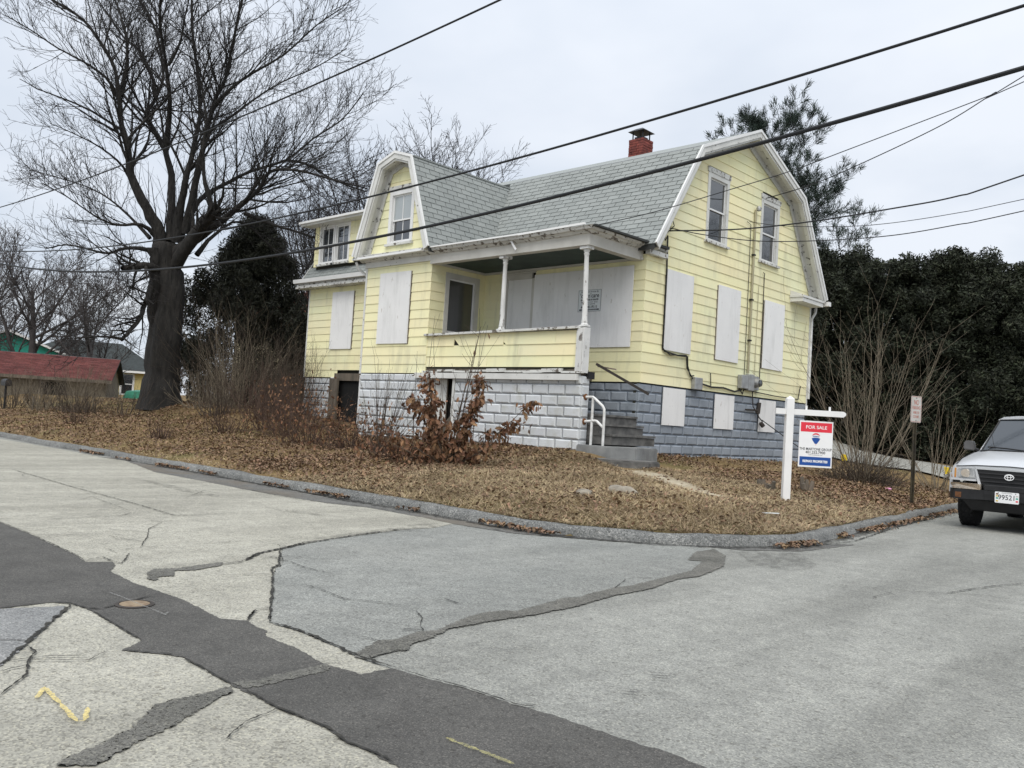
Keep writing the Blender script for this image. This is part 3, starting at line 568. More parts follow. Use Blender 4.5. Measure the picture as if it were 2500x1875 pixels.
courses(fF, Wall((X0 - .02, 0, 0), (0, 1, 0), (1, 0, 0)), -.0, .24, 2.075, .6, 'blockF')
mb = MB().box(XG - .22, YF + .02, .1, XG - .02, YB, 2.06).box(-3.4, YF + .0201, .1, XG - .22, YF + .22, 2.06).box(XML, YF + .02, .1, XWL, YF + .22, 2.06).box(XML, YF + .22, .1, XML + .2, YB, 2.06).box(XML + .2, YB - .2, .1, XG - .22, YB, 2.06)
mb.box(XWL, .24, .1, XWL + .2, YF + .02, 2.06)
fG = part('foundation', mb, 'mortarG')
LBS = [(2.47, 1.272, 3.295, 2.04), (4.497, 1.272, 5.335, 2.033), (6.522, 1.273, 7.345, 2.035)]
courses(fG, Wall((XG - .02, 0, 0), (0, 1, 0), (1, 0, 0)), YF - .01, YB, 2.06, .60, 'blockG', LBS)
courses(fG, Wall((0, YF + .02, 0), (1, 0, 0), (0, -1, 0)), -1.7, XG - .02, 2.06, .9, 'blockG')
courses(fF, Wall((0, YF + .02, 0), (1, 0, 0), (0, -1, 0)), XML, -10.42, 2.06, .9, 'blockF')
# footing ledge showing under the right half of the porch wall
part('footing', MB().prism([(-1.3, -.03, .66), (-.1, -.03, .655), (-.1, -.03, .5), (-1.3, -.03, .5)], (0, .3, 0)), 'concrete')
# ---- basement openings
d = part('cellar_opening', MB().box(DOOR[0] + .0, .26, .5, DOOR[2], 1.5, 2.02), 'dark')
dr = part('cellar_door', MB().obox((DOOR[0] + .02, .05, .86), (.30, .13, 0), (-.016, .035, 0), (0, 0, 1.14)), 'trim')
part('door_edge', MB().obox((DOOR[0] + .32, .178, .86), (.02, .01, 0), (-.018, .038, 0), (0, 0, 1.14)), 'wood', dr)
for a_, b_ in ((DOOR[2] - .03, DOOR[2] + .05), (DOOR[0] - .07, DOOR[0])): part('door_jamb', MB().box(a_, -.035, .6, b_, .1, 2.03), 'trim')
part('plank', MB().obox((-3.98, .15, .80), (.52, .0, .50), (0, .05, 0), (-.10, 0, .10)), 'wood')
# low side door left of the wing
part('cellar_opening', MB().box(-10.1, YF + .005, .6, -9.05, YF + .3, 2.0), 'dark')
part('lintel', MB().box(-10.2, YF - .07, 1.99, -9.06, YF + .1, 2.19), 'wood')
part('door_frame', MB().box(-9.05, YF - .06, .75, -8.93, YF + .1, 2.15), 'clean')
part('old_door', MB().obox((-10.4, YF - .08, .7), (.55, -.12, .0), (.01, .05, 0), (0, 0, 1.35)), 'wood')
part('side_post', MB().box(-10.4, YF - .05, 1.2, -10.2, YF + .08, 2.08), 'clean')
# ---- porch: floor, ceiling, rail, posts, beam
part('porch_floor', MB().box(XWR, .02, 2.10, -1.15, YF, 2.20).box(-1.15, .02, 2.10, X0 - .02, .2, 2.20), 'wood')
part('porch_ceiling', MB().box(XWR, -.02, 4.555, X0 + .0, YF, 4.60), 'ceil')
part('ceiling_trim', MB().box(XWR + .03, YF - .10, 4.51, -.02, YF - .03, 4.552).box(XWR + .024, .1, 4.51, XWR + .09, YF - .10, 4.552), 'beam')
mb = MB().box(XWR - .25, -.10, 1.985, X0 - .06, .03, 2.10); part('skirt_board', mb, 'trim')
mb = MB(); r2 = random.Random(4)
for i in range(9):
    x = -4.55 + i * .5; mb.obox((x, -.055 - r2.uniform(0, .02), 2.12 + r2.uniform(-.008, .012)), (.495 + r2.uniform(-.03, .03), 0, r2.uniform(-.012, .012)), (0, .06, 0), (0, 0, .055 + r2.uniform(-.025, .02)))
part('sill_board', mb, 'trim2')
mb = MB().box(XWR + .02, .025, 2.1, X0 - .14, .12, 2.90); railw = part('porch_rail', mb, 'sheath')
for k, (a, b) in enumerate([(2.235, 2.46), (2.46, 2.68), (2.68, 2.915)]):
    cuts = {0: [-4.49, -2.6, -.2], 1: [-4.49, -3.1, -1.75, -.2], 2: [-4.49, -3.62, -2.15, -.78, -.2]}[k]
    for c0, c1 in zip(cuts[:-1], cuts[1:]):
        P = [(c0 + .003, -.012 - .004 * (k == 2), a), (c1 - .003, -.012, a), (c1 - .003, .004, b + .01), (c0 + .003, .004, b + .01)]
        if k == 2 and c0 == -3.62: P = [(c0 + .18, -.014, a), (c1 - .003, -.014, a), (c1 - .003, .002, b + .01), (c0 + .003, .002, b + .01), (c0 + .003, -.005, a + .15)]
        if k == 2 and c0 == -2.15: P = [(c0 + .08, -.014, a), (c1 - .003, -.014, a), (c1 - .003, .002, b + .01), (c0 + .003, .002, b + .01), (c0 + .003, -.010, a + .06)]
        part('siding_board', MB().prism(P, (0, .02, 0)), 'siding', railw)
part('rail_cap', MB().obox((XWR - .02, -.09, 2.905), (4.34, 0, .045), (0, .26, 0), (0, 0, .045)), 'trim2', railw)
mb = MB().box(X0 - .15, -.055, 2.13, X0 - .01, .10, 2.96).box(X0 - .005, -.05, 2.13, X0 + .025, .13, 2.97); part('rail_post', mb, 'post')
def post(x, zb, dx=0):
    prof = [(.075, 0), (.075, .03), (.055, .06), (.062, .09), (.052, .13), (.050, .5), (.046, 1.05), (.042, 1.36), (.056, 1.39), (.042, 1.41), (.060, 1.45), (.062, 1.475)]
    H = 4.50 - zb; mb = MB().lathe([(r, h / 1.475 * (H - .06)) for r, h in prof], (0, 0, 0), 14); p = mb.build('porch_post', M['post'], None, smooth=True)
    MB().box(-.10, -.09, H - .058, .10, .09, H - .002).build('capital', M['post'], p, local=True); MB().box(-.08, -.07, -.01, .08, .07, .02).build('plinth', M['post'], p, local=True)
    col.objects.unlink(p); p.location = (x, .06, zb); p.rotation_euler = (0, dx, 0); link(p, house)
post(-2.30, 2.985); post(X0 - .07, 3.0, -.03)
mb = MB().box(XWR - .0, -.06, 4.50, X0 + .03, .12, 4.72).box(X0 - .15, .12, 4.502, X0 + .03, YF - .0, 4.72); part('porch_beam', mb, 'beam')
part('frieze', MB().box(XWL - .04, -.05, 4.58, XWR, .02, 4.72), 'trim')
part('porch_roof', MB().add([(XWR, -.20, 4.80), (.2, -.20, 4.80), (.2, 2.2, 4.80), (XWR, 2.2, 4.95), (XWR, -.20, 4.83), (.2, -.20, 4.83), (.2, 2.2, 4.85), (XWR, 2.2, 4.98)],
     [(0, 1, 2, 3), (4, 5, 6, 7), (0, 1, 5, 4), (1, 2, 6, 5), (2, 3, 7, 6), (3, 0, 4, 7)]), 'roofbed')
# eave mouldings and gutter along the front, mitred round the corner to a return on the gable
def eave(x0, x1, y, mat, z=0, rot=None):
    prof = [(0, 4.71), (-.05, 4.72), (-.09, 4.755), (-.15, 4.765), (-.17, 4.80), (-.19, 4.825), (-.02, 4.835), (0, 4.835)]
    return [(y + p, q + z) for p, q in prof]
mb = MB(); n_ = 24; prof = eave(0, 0, -.05, None); r3 = random.Random(9)
xs = list(np.linspace(XWL - .16, .16, n_)); V = []; k_ = len(prof)
for i, x in enumerate(xs):
    t_ = i / (n_ - 1); sag = -.05 * math.sin(min(1, max(0, (t_ - .25) / .75)) * math.pi) * .4 - .0 * t_
    for (yy, zz) in prof:
        xx = x if i < n_ - 1 else X0 + .03 + (-.05 - yy) * 1.0
        V.append((xx, yy, zz + sag + (r3.uniform(-.006, .006) if 0 < i < n_ - 1 else 0)))
F = [(i * k_ + a, (i + 1) * k_ + a, (i + 1) * k_ + (a + 1) % k_, i * k_ + (a + 1) % k_) for i in range(n_ - 1) for a in range(k_)] + [tuple(range(k_))[::-1]]
part('eave_moulding', MB().add(V, F), 'trim2')
V = []; ys = list(np.linspace(0, 2.27, 12))
for i, y in enumerate(ys):
    for (yy, zz) in prof:
        d = -.05 - yy; X = X0 + .03 + d if y < 9 else 0
        V.append((X0 + .03 + d, (-.05 - d) if i == 0 else y, zz + (r3.uniform(-.008, .008) if i else 0)))
F = [(i * k_ + a, (i + 1) * k_ + a, (i + 1) * k_ + (a + 1) % k_, i * k_ + (a + 1) % k_) for i in range(11) for a in range(k_)] + [tuple(range(11 * k_, 12 * k_))]
part('eave_moulding', MB().add(V, F), 'trim2')
part('return_box', MB().box(XG + .022, 1.60, 4.62, XG + .13, 2.24, 4.715), 'trim2')
mb = MB().box(-4.45, -.265, 4.805, -1.7, -.235, 4.835).obox((-1.75, -.25, 4.80), (1.72, 0, .035), (0, .03, 0), (0, 0, .04)); part('drip_edge', mb, 'clean')
part('gutter', MB().obox((XWL - .25, -.30, 4.745), (2.52, 0, .015), (0, .09, 0), (0, 0, .05)), 'clean')
part('broken_trim', MB().obox((-2.05, -.14, 4.78), (.22, -.03, -.25), (.03, 0, .03), (0, .015, 0)), 'clean')
# right-hand return and gutter end
mb = MB().box(XG + .022, 7.86, 4.56, XG + .36, 9.02, 4.66).box(XG + .022, 7.84, 4.665, XG + .38, 9.06, 4.72).prism([(XG + .022, 7.86, 4.722), (XG + .37, 7.86, 4.722), (XG + .022, 7.86, 4.85)], (0, 1.18, 0)); part('return_box', mb, 'trim')
part('gutter', MB().box(XML - .3, 9.22, 4.62, XG + .42, 9.36, 4.73), 'clean')
mb = MB().tube([(XG + .06, 9.28, 4.62), (XG + .06, 9.24, 4.45), (XG + .05, 9.08, 4.28), (XG + .05, 9.08, 2.2)], .035, 8); part('downspout', mb, 'gal', smooth=True)

# ---- roofs: decks, then shingles one by one
def deck(P, n, th):     # P quad (or polygon) of world points, pushed down along -n
    return MB().prism(P, Vector(n) * -th)
XR, XL = .35, -12.1
mp = mainprof(); wpf = wingprof()
roof = part('roof', MB().prism([(XR - .02, y, z) for y, z in mp] + [(XR - .02, y, z - .115) for y, z in mp[::-1]], (XL - XR + .04, 0, 0)), 'roofbed')
roofw = part('roof', MB().prism([(x, -.30, z) for x, z in wpf] + [(x, -.30, z - .11) for x, z in wpf[::-1]], (0, 3.9, 0)), 'roofbed')
SH = []           # every shingle: (distance, verts)
def shingles(o, u, v, n, length, lo, hi, rng, w=.305, e=.127):
    """o origin at the eave, u along, v up the slope; lo(s), hi(s) clip along u at slope height s"""
    o, u, v, n = Vector(o), Vector(u).normalized(), Vector(v).normalized(), Vector(n).normalized()
    s = -.015; k = 0
    while s < length - .01:
        s1 = min(s + e, length); a0, a1, b0, b1 = lo(s), lo(s1), hi(s), hi(s1)
        j = math.floor(min(a0, a1) / w) - 1; off = w * .5 * (k % 2) + rng.uniform(-.01, .01)
        while j * w + off < max(b0, b1):
            p0 = j * w + off + .008; p1 = (j + 1) * w + off - .008; j += 1
            q = [max(p0, a0), min(p1, b0), max(p0, a1), min(p1, b1)]
            if q[1] - q[0] < .02 and q[3] - q[2] < .02: continue
            if q[1] < q[0]: q[0] = q[1] = (q[0] + q[1]) / 2
            if q[3] < q[2]: q[2] = q[3] = (q[2] + q[3]) / 2
            h = .012 + rng.uniform(0, .003); dz = rng.uniform(-.003, .003)
            P = lambda uu, ss, hh: o + u * uu + v * ss + n * hh
            vs = [P(q[0], s + .006 + dz, 0), P(q[1], s + .006 + dz, 0), P(q[1], s + .006 + dz, h), P(q[0], s + .006 + dz, h), P(q[2], s1 + .01, 0), P(q[3], s1 + .01, 0), P(q[3], s1 + .01, .004), P(q[2], s1 + .01, .004)]
            SH.append(((vs[0] - Vector(CAM_C)).length, vs))
        s += e; k += 1
SF = [(0, 3, 2, 1), (3, 7, 6, 2), (0, 1, 5, 4), (0, 4, 7, 3), (1, 2, 6, 5), (4, 5, 6, 7)]
r4 = random.Random(21)
# main lower front slope right of the wing: valley against the wing's right slope
a, b_ = Vector((0, mp[0][0], mp[0][1])), Vector((0, mp[1][0], mp[1][1])); v = (b_ - a).normalized(); n = Vector((0, -v.z, v.y)); Ls = (b_ - a).length
def wing_x(z): return wpf[4][0] + (wpf[3][0] - wpf[4][0]) * (z - wpf[4][1]) / (wpf[3][1] - wpf[4][1])
def main_y(z): return mp[0][0] + (mp[1][0] - mp[0][0]) * (z - mp[0][1]) / (mp[1][1] - mp[0][1])
shingles((0, a.y, a.z), (1, 0, 0), v, n, Ls, lambda s: wing_x(a.z + v.z * s) - .03, lambda s: XR, r4)
# wing right slope (faces the porch)
a2, b2 = Vector((wpf[4][0], 0, wpf[4][1])), Vector((wpf[3][0], 0, wpf[3][1])); v2 = (b2 - a2).normalized(); n2 = Vector((v2.z, 0, -v2.x)); L2 = (b2 - a2).length
shingles((a2.x, 0, a2.z), (0, 1, 0), v2, n2, L2, lambda s: -.29, lambda s: main_y(a2.z + v2.z * s) + .03, r4)
nm_ = len(SH)
# left part of the main lower slope, under the shed dormer
shingles((0, a.y, a.z), (1, 0, 0), v, n, .62, lambda s: XL, lambda s: -6.6, r4)
SH.sort(key=lambda q: q[0])
for d_, vs in SH[:300]: part('shingle', MB().add(vs, SF), 'roof', roof)
mb = MB()
for d_, vs in SH[300:]: mb.add(vs, SF)
tag(part('shingle_field', mb, 'roofi', roof), kind='stuff')
# flat upper slopes carry plain shingle sheets
for i, j in ((1, 2), (2, 3), (3, 4)):
    A, B = mp[i], mp[j]; dy, dz = B[0] - A[0], B[1] - A[1]; L = math.hypot(dy, dz); nn = Vector((0, -dz / L, dy / L)); nn = nn if nn.z > 0 else -nn
    part('roofing', MB().prism([(XR - .01, A[0], A[1] + .002), (XL + .01, A[0], A[1] + .002), (XL + .01, B[0], B[1] + .002), (XR - .01, B[0], B[1] + .002)], nn * .014), 'roof', roof)
for i, j in ((0, 1), (1, 2), (2, 3)):
    A, B = wpf[i], wpf[j]; dx, dz = B[0] - A[0], B[1] - A[1]; L = math.hypot(dx, dz); nn = Vector((-dz / L, 0, dx / L)); nn = nn if nn.z > 0 else -nn
    part('roofing', MB().prism([(A[0], -.29, A[1] + .002), (A[0], 3.5, A[1] + .002), (B[0], 3.5, B[1] + .002), (B[0], -.29, B[1] + .002)], nn * .014), 'roof', roofw)
# ridge strip along the upper break edge
part('break_flashing', MB().box(-5.0, mp[1][0] - .004, mp[1][1] - .01, XR - .012, mp[1][0] + .05, mp[1][1] + .022), 'metal', roof)
part('break_flashing', MB().box(wpf[3][0] - .05, -.29, wpf[3][1] - .01, wpf[3][0] + .03, main_y(6.94) + .12, wpf[3][1] + .024), 'roof', roofw)
# rakes: fascia board, bed moulding and soffit following each gambrel
def rake(prof, put, d0, d1, mat, out, inn):
    """board between offsets out..inn below the roof line, from depth d0 to d1; put(a,z,d) maps to world"""
    o = lambda k, q: (prof[k][0], prof[k][1] - q)
    n = len(prof)
    def off(q):
        R = []
        for k in range(n):
            ns = []
            for i in ((k - 1, k), (k, k + 1)):
                if i[0] >= 0 and i[1] < n:
                    a, b = prof[i[0]], prof[i[1]]; L = math.hypot(b[0] - a[0], b[1] - a[1]); ns.append((-(b[1] - a[1]) / L, (b[0] - a[0]) / L))
            nx, nz = sum(x[0] for x in ns) / len(ns), sum(x[1] for x in ns) / len(ns); m_ = nx * nx + nz * nz
            R.append((prof[k][0] - nx / m_ * q, prof[k][1] - nz / m_ * q))
        return R
    A, B = off(out), off(inn); mb = MB()
    for k in range(n - 1):
        q = [put(*A[k], d0), put(*A[k + 1], d0), put(*B[k + 1], d0), put(*B[k], d0)]
        mb.prism(q, Vector(put(*A[k], d1)) - Vector(put(*A[k], d0)))
    return mb
pg = lambda y, z, d: (XG + d, y, z); pw = lambda x, z, d: (x, -d, z)
for prof, put, dd, r_ in ((mp, pg, .33, roof), (wpf, pw, .30, roofw)):
    part('rake_board', rake(prof, put, dd, dd + .025, None, -.02, .14), 'trim', r_)
    part('rake_edge', rake(prof, put, dd + .026, dd + .045, None, -.028, .03), 'clean', r_)
    part('rake_moulding', rake(prof, put, dd - .10, dd - .002, None, .142, .18), 'trim', r_)
    part('soffit', rake(prof, put, .021, dd - .004, None, .12, .139), 'soffit', r_)
    part('frieze_board', rake(prof, put, .024, .05, None, .14, .26), 'soffit', r_)
# far-left rake
pl = lambda y, z, d: (XML - d, y, z)
part('rake_board', rake(mp, pl, .33, .35, None, -.02, .15), 'trim', roof)
# pent strip at the foot of the wing gable
part('eave_flashing', MB().add([(XWL - .2, -.26, 4.845), (XWR + .15, -.26, 4.835), (XWR + .15, -.001, 4.90), (XWL - .2, -.001, 4.91), (XWL - .2, -.26, 4.83), (XWR + .15, -.26, 4.82), (XWR + .15, -.001, 4.82), (XWL - .2, -.001, 4.82)],
     [(0, 1, 2, 3), (0, 1, 5, 4), (4, 5, 6, 7), (0, 3, 7, 4), (1, 2, 6, 5)]), 'trim2')
# ---- left eave and shed dormer
part('eave_moulding', MB().box(XML - .3, 1.33, 4.62, XWL - .02, YF, 4.70).box(XML - .3, 1.40, 4.70, XWL - .02, YF, 4.76), 'trim2')
part('gutter', MB().prism([(XML - .32, 1.40, 4.76), (XML - .32, 1.26, 4.765), (XML - .32, 1.24, 4.87), (XML - .32, 1.275, 4.87), (XML - .32, 1.29, 4.79), (XML - .32, 1.40, 4.79)], (4.9, 0, 0)), 'clean')
dorm = part('shed_dormer', MB().prism([(XML + .08, YF + .075, 5.2), (XML + .08, YF + .075, 6.46), (XML + .08, 2.9, 6.98), (XML + .08, 2.9, 5.2)], (4.6, 0, 0)), 'sheath')
siding(F0, dorm, 5.27, 6.46, lambda z: XML + .07, lambda z: -7.15, [(-11.44, 5.36, -10.0, 6.44)], rs)
siding(Wall((XML + .08, 0, 0), (0, 1, 0), (-1, 0, 0)), dorm, 5.27, 6.9, lambda z: YF + max(0, (z - 6.3) * 2), lambda z: 2.9, (), rs)
part('dormer_roof', MB().prism([(XML - .24, 1.36, 6.50), (XML - .24, 3.0, 7.10), (XML - .24, 3.0, 7.15), (XML - .24, 1.34, 6.56)], (4.9, 0, 0)), 'roofbed', dorm)
part('dormer_fascia', MB().box(XML - .25, 1.325, 6.44, -7.1, 1.358, 6.55).box(XML - .2, 1.36, 6.44, -7.1, YF, 6.465), 'trim', dorm)
part('dormer_gutter', MB().box(XML - .26, 1.26, 6.50, -8.5, 1.322, 6.56), 'clean', dorm)
# ---- windows
def window(W, u0, u1, z0, z1, mat='trim', fw=.09, sill=True, split=.5, muntin=False, upper=None, lower='glass', head=True, deep=.05, dmp=.03):
    """framed double-hung sash set into a hole; returns the window part"""
    f = MB()
    def bar(a, za, b, zb, d0, d1, mb_=None):
        mb_ = mb_ if mb_ is not None else f
        mb_.obox(W.p(a, za, d0), W.u * (b - a), Vector((0, 0, zb - za)), W.n * (d1 - d0))
    bar(u0, z0, u0 + fw, z1, -.04, dmp); bar(u1 - fw, z0, u1, z1, -.04, dmp); bar(u0 + fw, z1 - fw, u1 - fw, z1, -.04, dmp - .002); bar(u0 + fw, z0, u1 - fw, z0 + .05, -.04, dmp - .002)
    wn = f.build('window', M[mat], house)
    if head: h = MB(); bar(u0 - .03, z1, u1 + .03, z1 + .11, -.0, dmp + .012, h); h.build('head_trim', M['trim2'], wn)
    if sill: h = MB(); bar(u0 - .04, z0 - .05, u1 + .04, z0, -.0, dmp + .05, h); h.build('sill', M['trim2'], wn)
    zm = z0 + .05 + (z1 - fw - z0 - .05) * split; s = .035
    for k, (za, zb, dd) in enumerate(((z0 + .05, zm + .02, -.045), (zm - .02, z1 - fw, -.02))):
        h = MB(); a, b = u0 + fw, u1 - fw
        bar(a, za, a + s, zb, dd - .02, dd, h); bar(b - s, za, b, zb, dd - .02, dd, h); bar(a + s, za, b - s, za + s, dd - .02, dd - .001, h); bar(a + s, zb - s, b - s, zb, dd - .02, dd - .001, h)
        if muntin: bar((a + b) / 2 - .011, za + s, (a + b) / 2 + .011, zb - s, dd - .018, dd - .003, h)
        h.build('sash', M['clean'], wn)
        g = MB(); bar(a + s * .5, za + s * .5, b - s * .5, zb - s * .5, dd - .014, dd - .010, g); g.build('pane', M[(lower, upper or lower)[k]], wn)
    return wn
window(G, 3.77, 4.68, 5.33, 6.83, fw=.10); window(G, 6.18, 7.10, 5.31, 6.80, fw=.10, split=.48)
M['palepane'] = glass_mat('pale_window', (.33, .36, .36), .15)
window(FW, -6.13, -5.23, 5.09, 6.33, mat='clean', fw=.10, muntin=True, upper='palepane', split=.46)
M['skypane'] = glass_mat('sky_window', (.05, .055, .06), .03)
for u in (-11.46, -10.73):
    window(F0, u, u + .75, 5.33, 6.46, mat='clean', fw=.075, muntin=True, lower='skypane', head=False, split=.5, dmp=.026)
window(WS, .41, 1.46, 2.45, 4.40, mat='beam', fw=.12, lower='glassdim', split=.33, head=False, sill=False)
# ---- boarded openings: painted chipboard screwed over the windows and the porch front door
def board(W, a, z0, b, z1, d=.03, th=.016, tilt=0, name='window_board'):
    q = [W.p(a, z0, d), W.p(b, z0 + tilt, d), W.p(b + tilt * .3, z1 + tilt, d), W.p(a + tilt * .3, z1, d)]
    return part(name, MB().prism(q, W.n * th), 'board', tri=False)
def under(W, a, z0, b, z1): part('window_casing', MB().obox(W.p(a, z0, .0), W.u * (b - a), Vector((0, 0, z1 - z0)), W.n * .029), 'wood')
for bb in ((2.377, 2.80, 3.38, 4.455), (4.408, 2.793, 5.389, 4.45), (6.543, 2.788, 7.57, 4.42)): board(G, *bb, tilt=-.004); under(G, bb[0] - .022, bb[1] - .012, bb[0] + .06, bb[3] - .02)
for bb in LBS: board(G, *bb, d=.02)
board(FW, -6.27, 2.766, -5.155, 4.413, tilt=-.006); under(FW, -5.24, 2.75, -5.135, 4.40)
board(F0, -10.58, 2.868, -9.58, 4.473); under(F0, -9.64, 2.86, -9.555, 4.46)
for a, b in ((-2.9, -2.19), (-2.187, -1.008), (-1.004, -.228)): board(F0, a, 2.78, b, 4.415 + (0 if a < -2 else .004), d=.032)
board(F0, -3.74, 2.2, -2.99, 4.35, d=-.02, name='door_board')
df = part('door_frame', MB().obox(F0.p(-3.87, 2.2, -.02), (.13, 0, 0), (0, 0, 2.27), F0.n * .05), 'beam')
for a_, b_, z0, z1, d_ in ((-2.99, -2.89, 2.2, 4.35, .049), (-3.74, -2.99, 4.351, 4.47, .05), (-3.89, -2.89, 4.475, 4.505, .06)): part('frame_board', MB().obox(F0.p(a_, z0, -.02), (b_ - a_, 0, 0), (0, 0, z1 - z0), F0.n * d_), 'beam', df)
# ---- brick chimney with a metal cap
CX, CY = -3.0, 5.42
chim = part('chimney', MB().box(CX - .202, CY - .202, 7.3, CX + .202, CY + .202, 8.50), 'mortar')
z = 7.84; k = 0; r5 = random.Random(8)
while z < 8.50:
    for face in range(4):
        off = (.0, .115)[k % 2]; a = -.25 - (off if False else 0)
        cuts = [-.22, .03, .22] if k % 2 else [-.22, -.12, .09, .22]
        for c0, c1 in zip(cuts[:-1], cuts[1:]):
            c0 += .005; c1 -= .005; pr = .22 + r5.uniform(-.006, .006); i = .18
            if face == 0: B = (CX + c0, CY - pr, CX + c1, CY - i)
            elif face == 1: B = (CX + i, CY + c0, CX + pr, CY + c1)
            elif face == 2: B = (CX + c0, CY + i, CX + c1, CY + pr)
            else: B = (CX - pr, CY + c0, CX - i, CY + c1)
            part('brick', MB().box(B[0], B[1], z + .004, B[2], B[3], z + .060), 'brick', chim)
    z += .0665; k += 1
mb = MB().box(CX - .12, CY - .12, 8.50, CX + .12, CY + .12, 8.58)
for sx in (-1, 1):
    for sy in (-1, 1): mb.box(CX + sx * .15 - .012, CY + sy * .15 - .012, 8.5, CX + sx * .15 + .012, CY + sy * .15 + .012, 8.72)
mb.add([(CX - .25, CY - .25, 8.70), (CX + .25, CY - .25, 8.70), (CX + .25, CY + .25, 8.70), (CX - .25, CY + .25, 8.70), (CX - .1, CY - .1, 8.80), (CX + .1, CY - .1, 8.80), (CX + .1, CY + .1, 8.80), (CX - .1, CY + .1, 8.80)],
       [(0, 1, 2, 3), (0, 1, 5, 4), (1, 2, 6, 5), (2, 3, 7, 6), (3, 0, 4, 7), (4, 5, 6, 7)])
part('chimney_cap', mb, 'black', chim)
# ---- wing downspout, conduits, meters and wiring on the gable wall
mb = MB().tube([(-7.15, -.12, 4.74), (-7.12, -.08, 4.6), (-6.93, .06, 4.42), (-6.9, .05, 4.3), (-6.9, .05, 2.1)], .032, 8); part('downspout', mb, 'gal', smooth=True)
mb = MB().tube([(-8.35, 1.30, 6.5), (-7.6, .9, 5.9), (-7.3, .2, 5.15)], .04, 8); part('downspout', mb, 'trim', smooth=True)
dx = XG + .055
cond = part('conduit', MB().tube([(dx, 5.86, 2.6), (dx, 5.86, 6.42), (dx + .02, 5.90, 6.47), (dx + .08, 5.96, 6.44)], .028, 8), 'conduit', smooth=True)
part('weather_head', MB().lathe([(.02, 0), (.055, .02), (.06, .08), (.03, .12)], (dx + .05, 5.90, 6.40), 10), 'metal', cond, smooth=True)
for z in (3.35, 4.3, 5.35): part('strap', MB().box(XG + .02, 5.815, z, dx + .032, 5.905, z + .035), 'black', cond)
part('wire', MB().tube([(XG + .035, 5.73, 2.5), (XG + .035, 5.72, 4.4), (XG + .035, 5.70, 6.05), (XG + .045, 5.5, 6.08)], .008, 5), 'brown')
part('wire', MB().tube([(XG + .035, 6.46, 2.4), (XG + .035, 6.47, 3.6), (XG + .035, 6.46, 4.95), (XG + .05, 6.44, 5.03), (XG + .05, 6.37, 5.04)], .010, 5), 'brown')
part('wire', MB().tube([(XG + .035, 6.2, 2.35), (XG + .035, 6.21, 4.7)], .006, 5), 'conduit')
mb = MB().tube([(XG + .05, 2.30, 5.1), (XG + .04, 2.345, 4.46), (XG + .04, 2.345, 2.84), (XG + .05, 2.40, 2.77), (XG + .05, 2.9, 2.73), (XG + .05, 3.27, 2.74), (XG + .045, 3.30, 2.55), (XG + .045, 3.42, 2.34), (XG + .05, 3.55, 2.36)], .017, 6)
mb.tube([(XG + .06, 2.36, 2.80), (XG + .06, 2.6, 2.71), (XG + .06, 3.2, 2.76), (XG + .06, 3.25, 2.5), (XG + .06, 3.52, 2.28)], .012, 5); part('wire', mb, 'black', smooth=True)
mb = MB().tube([(XG + .05, 3.8, 2.22), (XG + .05, 4.3, 2.17), (XG + .05, 4.8, 2.19), (XG + .05, 5.3, 2.14), (XG + .05, 5.6, 2.20)], .020, 6).tube([(XG + .05, 5.5, 2.24), (XG + .07, 5.62, 2.10), (XG + .06, 5.7, 2.22), (XG + .05, 6.1, 2.20), (XG + .05, 7.2, 2.16), (XG + .05, 8.5, 2.15), (XG + .05, 8.6, 2.5)], .013, 5)
mb.tube([(XG + .04, 4.28, 2.18), (XG + .04, 4.25, 2.42), (XG + .05, 4.22, 2.47), (XG + .06, 4.19, 2.44)], .010, 5); part('wire', mb, 'black', smooth=True)
mb = MB().tube([(XG + .06, 2.25, 5.18), (XG + .14, 2.15, 5.28), (XG + .12, 2.35, 5.42), (XG + .06, 2.5, 5.36), (XG + .05, 2.3, 5.2), (XG + .1, 2.1, 5.1), (XG + .06, 2.2, 5.0), (XG + .05, 2.3, 5.12)], .011, 5); part('wire_bundle', mb, 'black', smooth=True)
part('junction_box', MB().box(XG + .022, 3.50, 2.07, XG + .13, 3.80, 2.33), 'metal', bevel=.012)
mtr = part('electric_meter', MB().box(XG + .022, 5.45, 2.23, XG + .14, 5.76, 2.54).box(XG + .022, 5.80, 2.2, XG + .13, 6.06, 2.58), 'metal', bevel=.01)
part('meter_dial', MB().lathe([(.11, 0), (.115, .03), (.10, .07), (.095, .13), (.07, .15), (.001, .15)], (XG + .04, 6.22, 2.40), 16, 'X'), 'metal', mtr, smooth=True)
part('meter_glass', MB().lathe([(.085, 0), (.08, .02), (.05, .035), (.001, .035)], (XG + .185, 6.22, 2.40), 16, 'X'), 'glass', mtr, smooth=True)
part('meter_base', MB().box(XG + .022, 6.08, 2.24, XG + .05, 6.42, 2.56), 'metal', mtr)
mb = MB().tube([(XG + .06, 6.1, 2.2), (XG + .07, 6.15, 1.85), (XG + .08, 6.45, 1.6), (XG + .08, 6.62, 1.52)], .014, 6).tube([(XG + .05, 5.85, 1.76), (XG + .06, 6.4, 1.77), (XG + .07, 6.45, 1.9)], .022, 6).tube([(XG + .06, 6.42, 1.70), (XG + .06, 6.46, 1.95)], .05, 8).tube([(XG + .10, 6.5, 1.48), (XG + .14, 6.56, 1.40)], .055, 8)
part('gas_pipe', mb, 'brown', smooth=True)
part('guy_wire', MB().tube([(XG + .1, 6.55, 1.55), (1.2, 7.0, .75)], .012, 5), 'black')

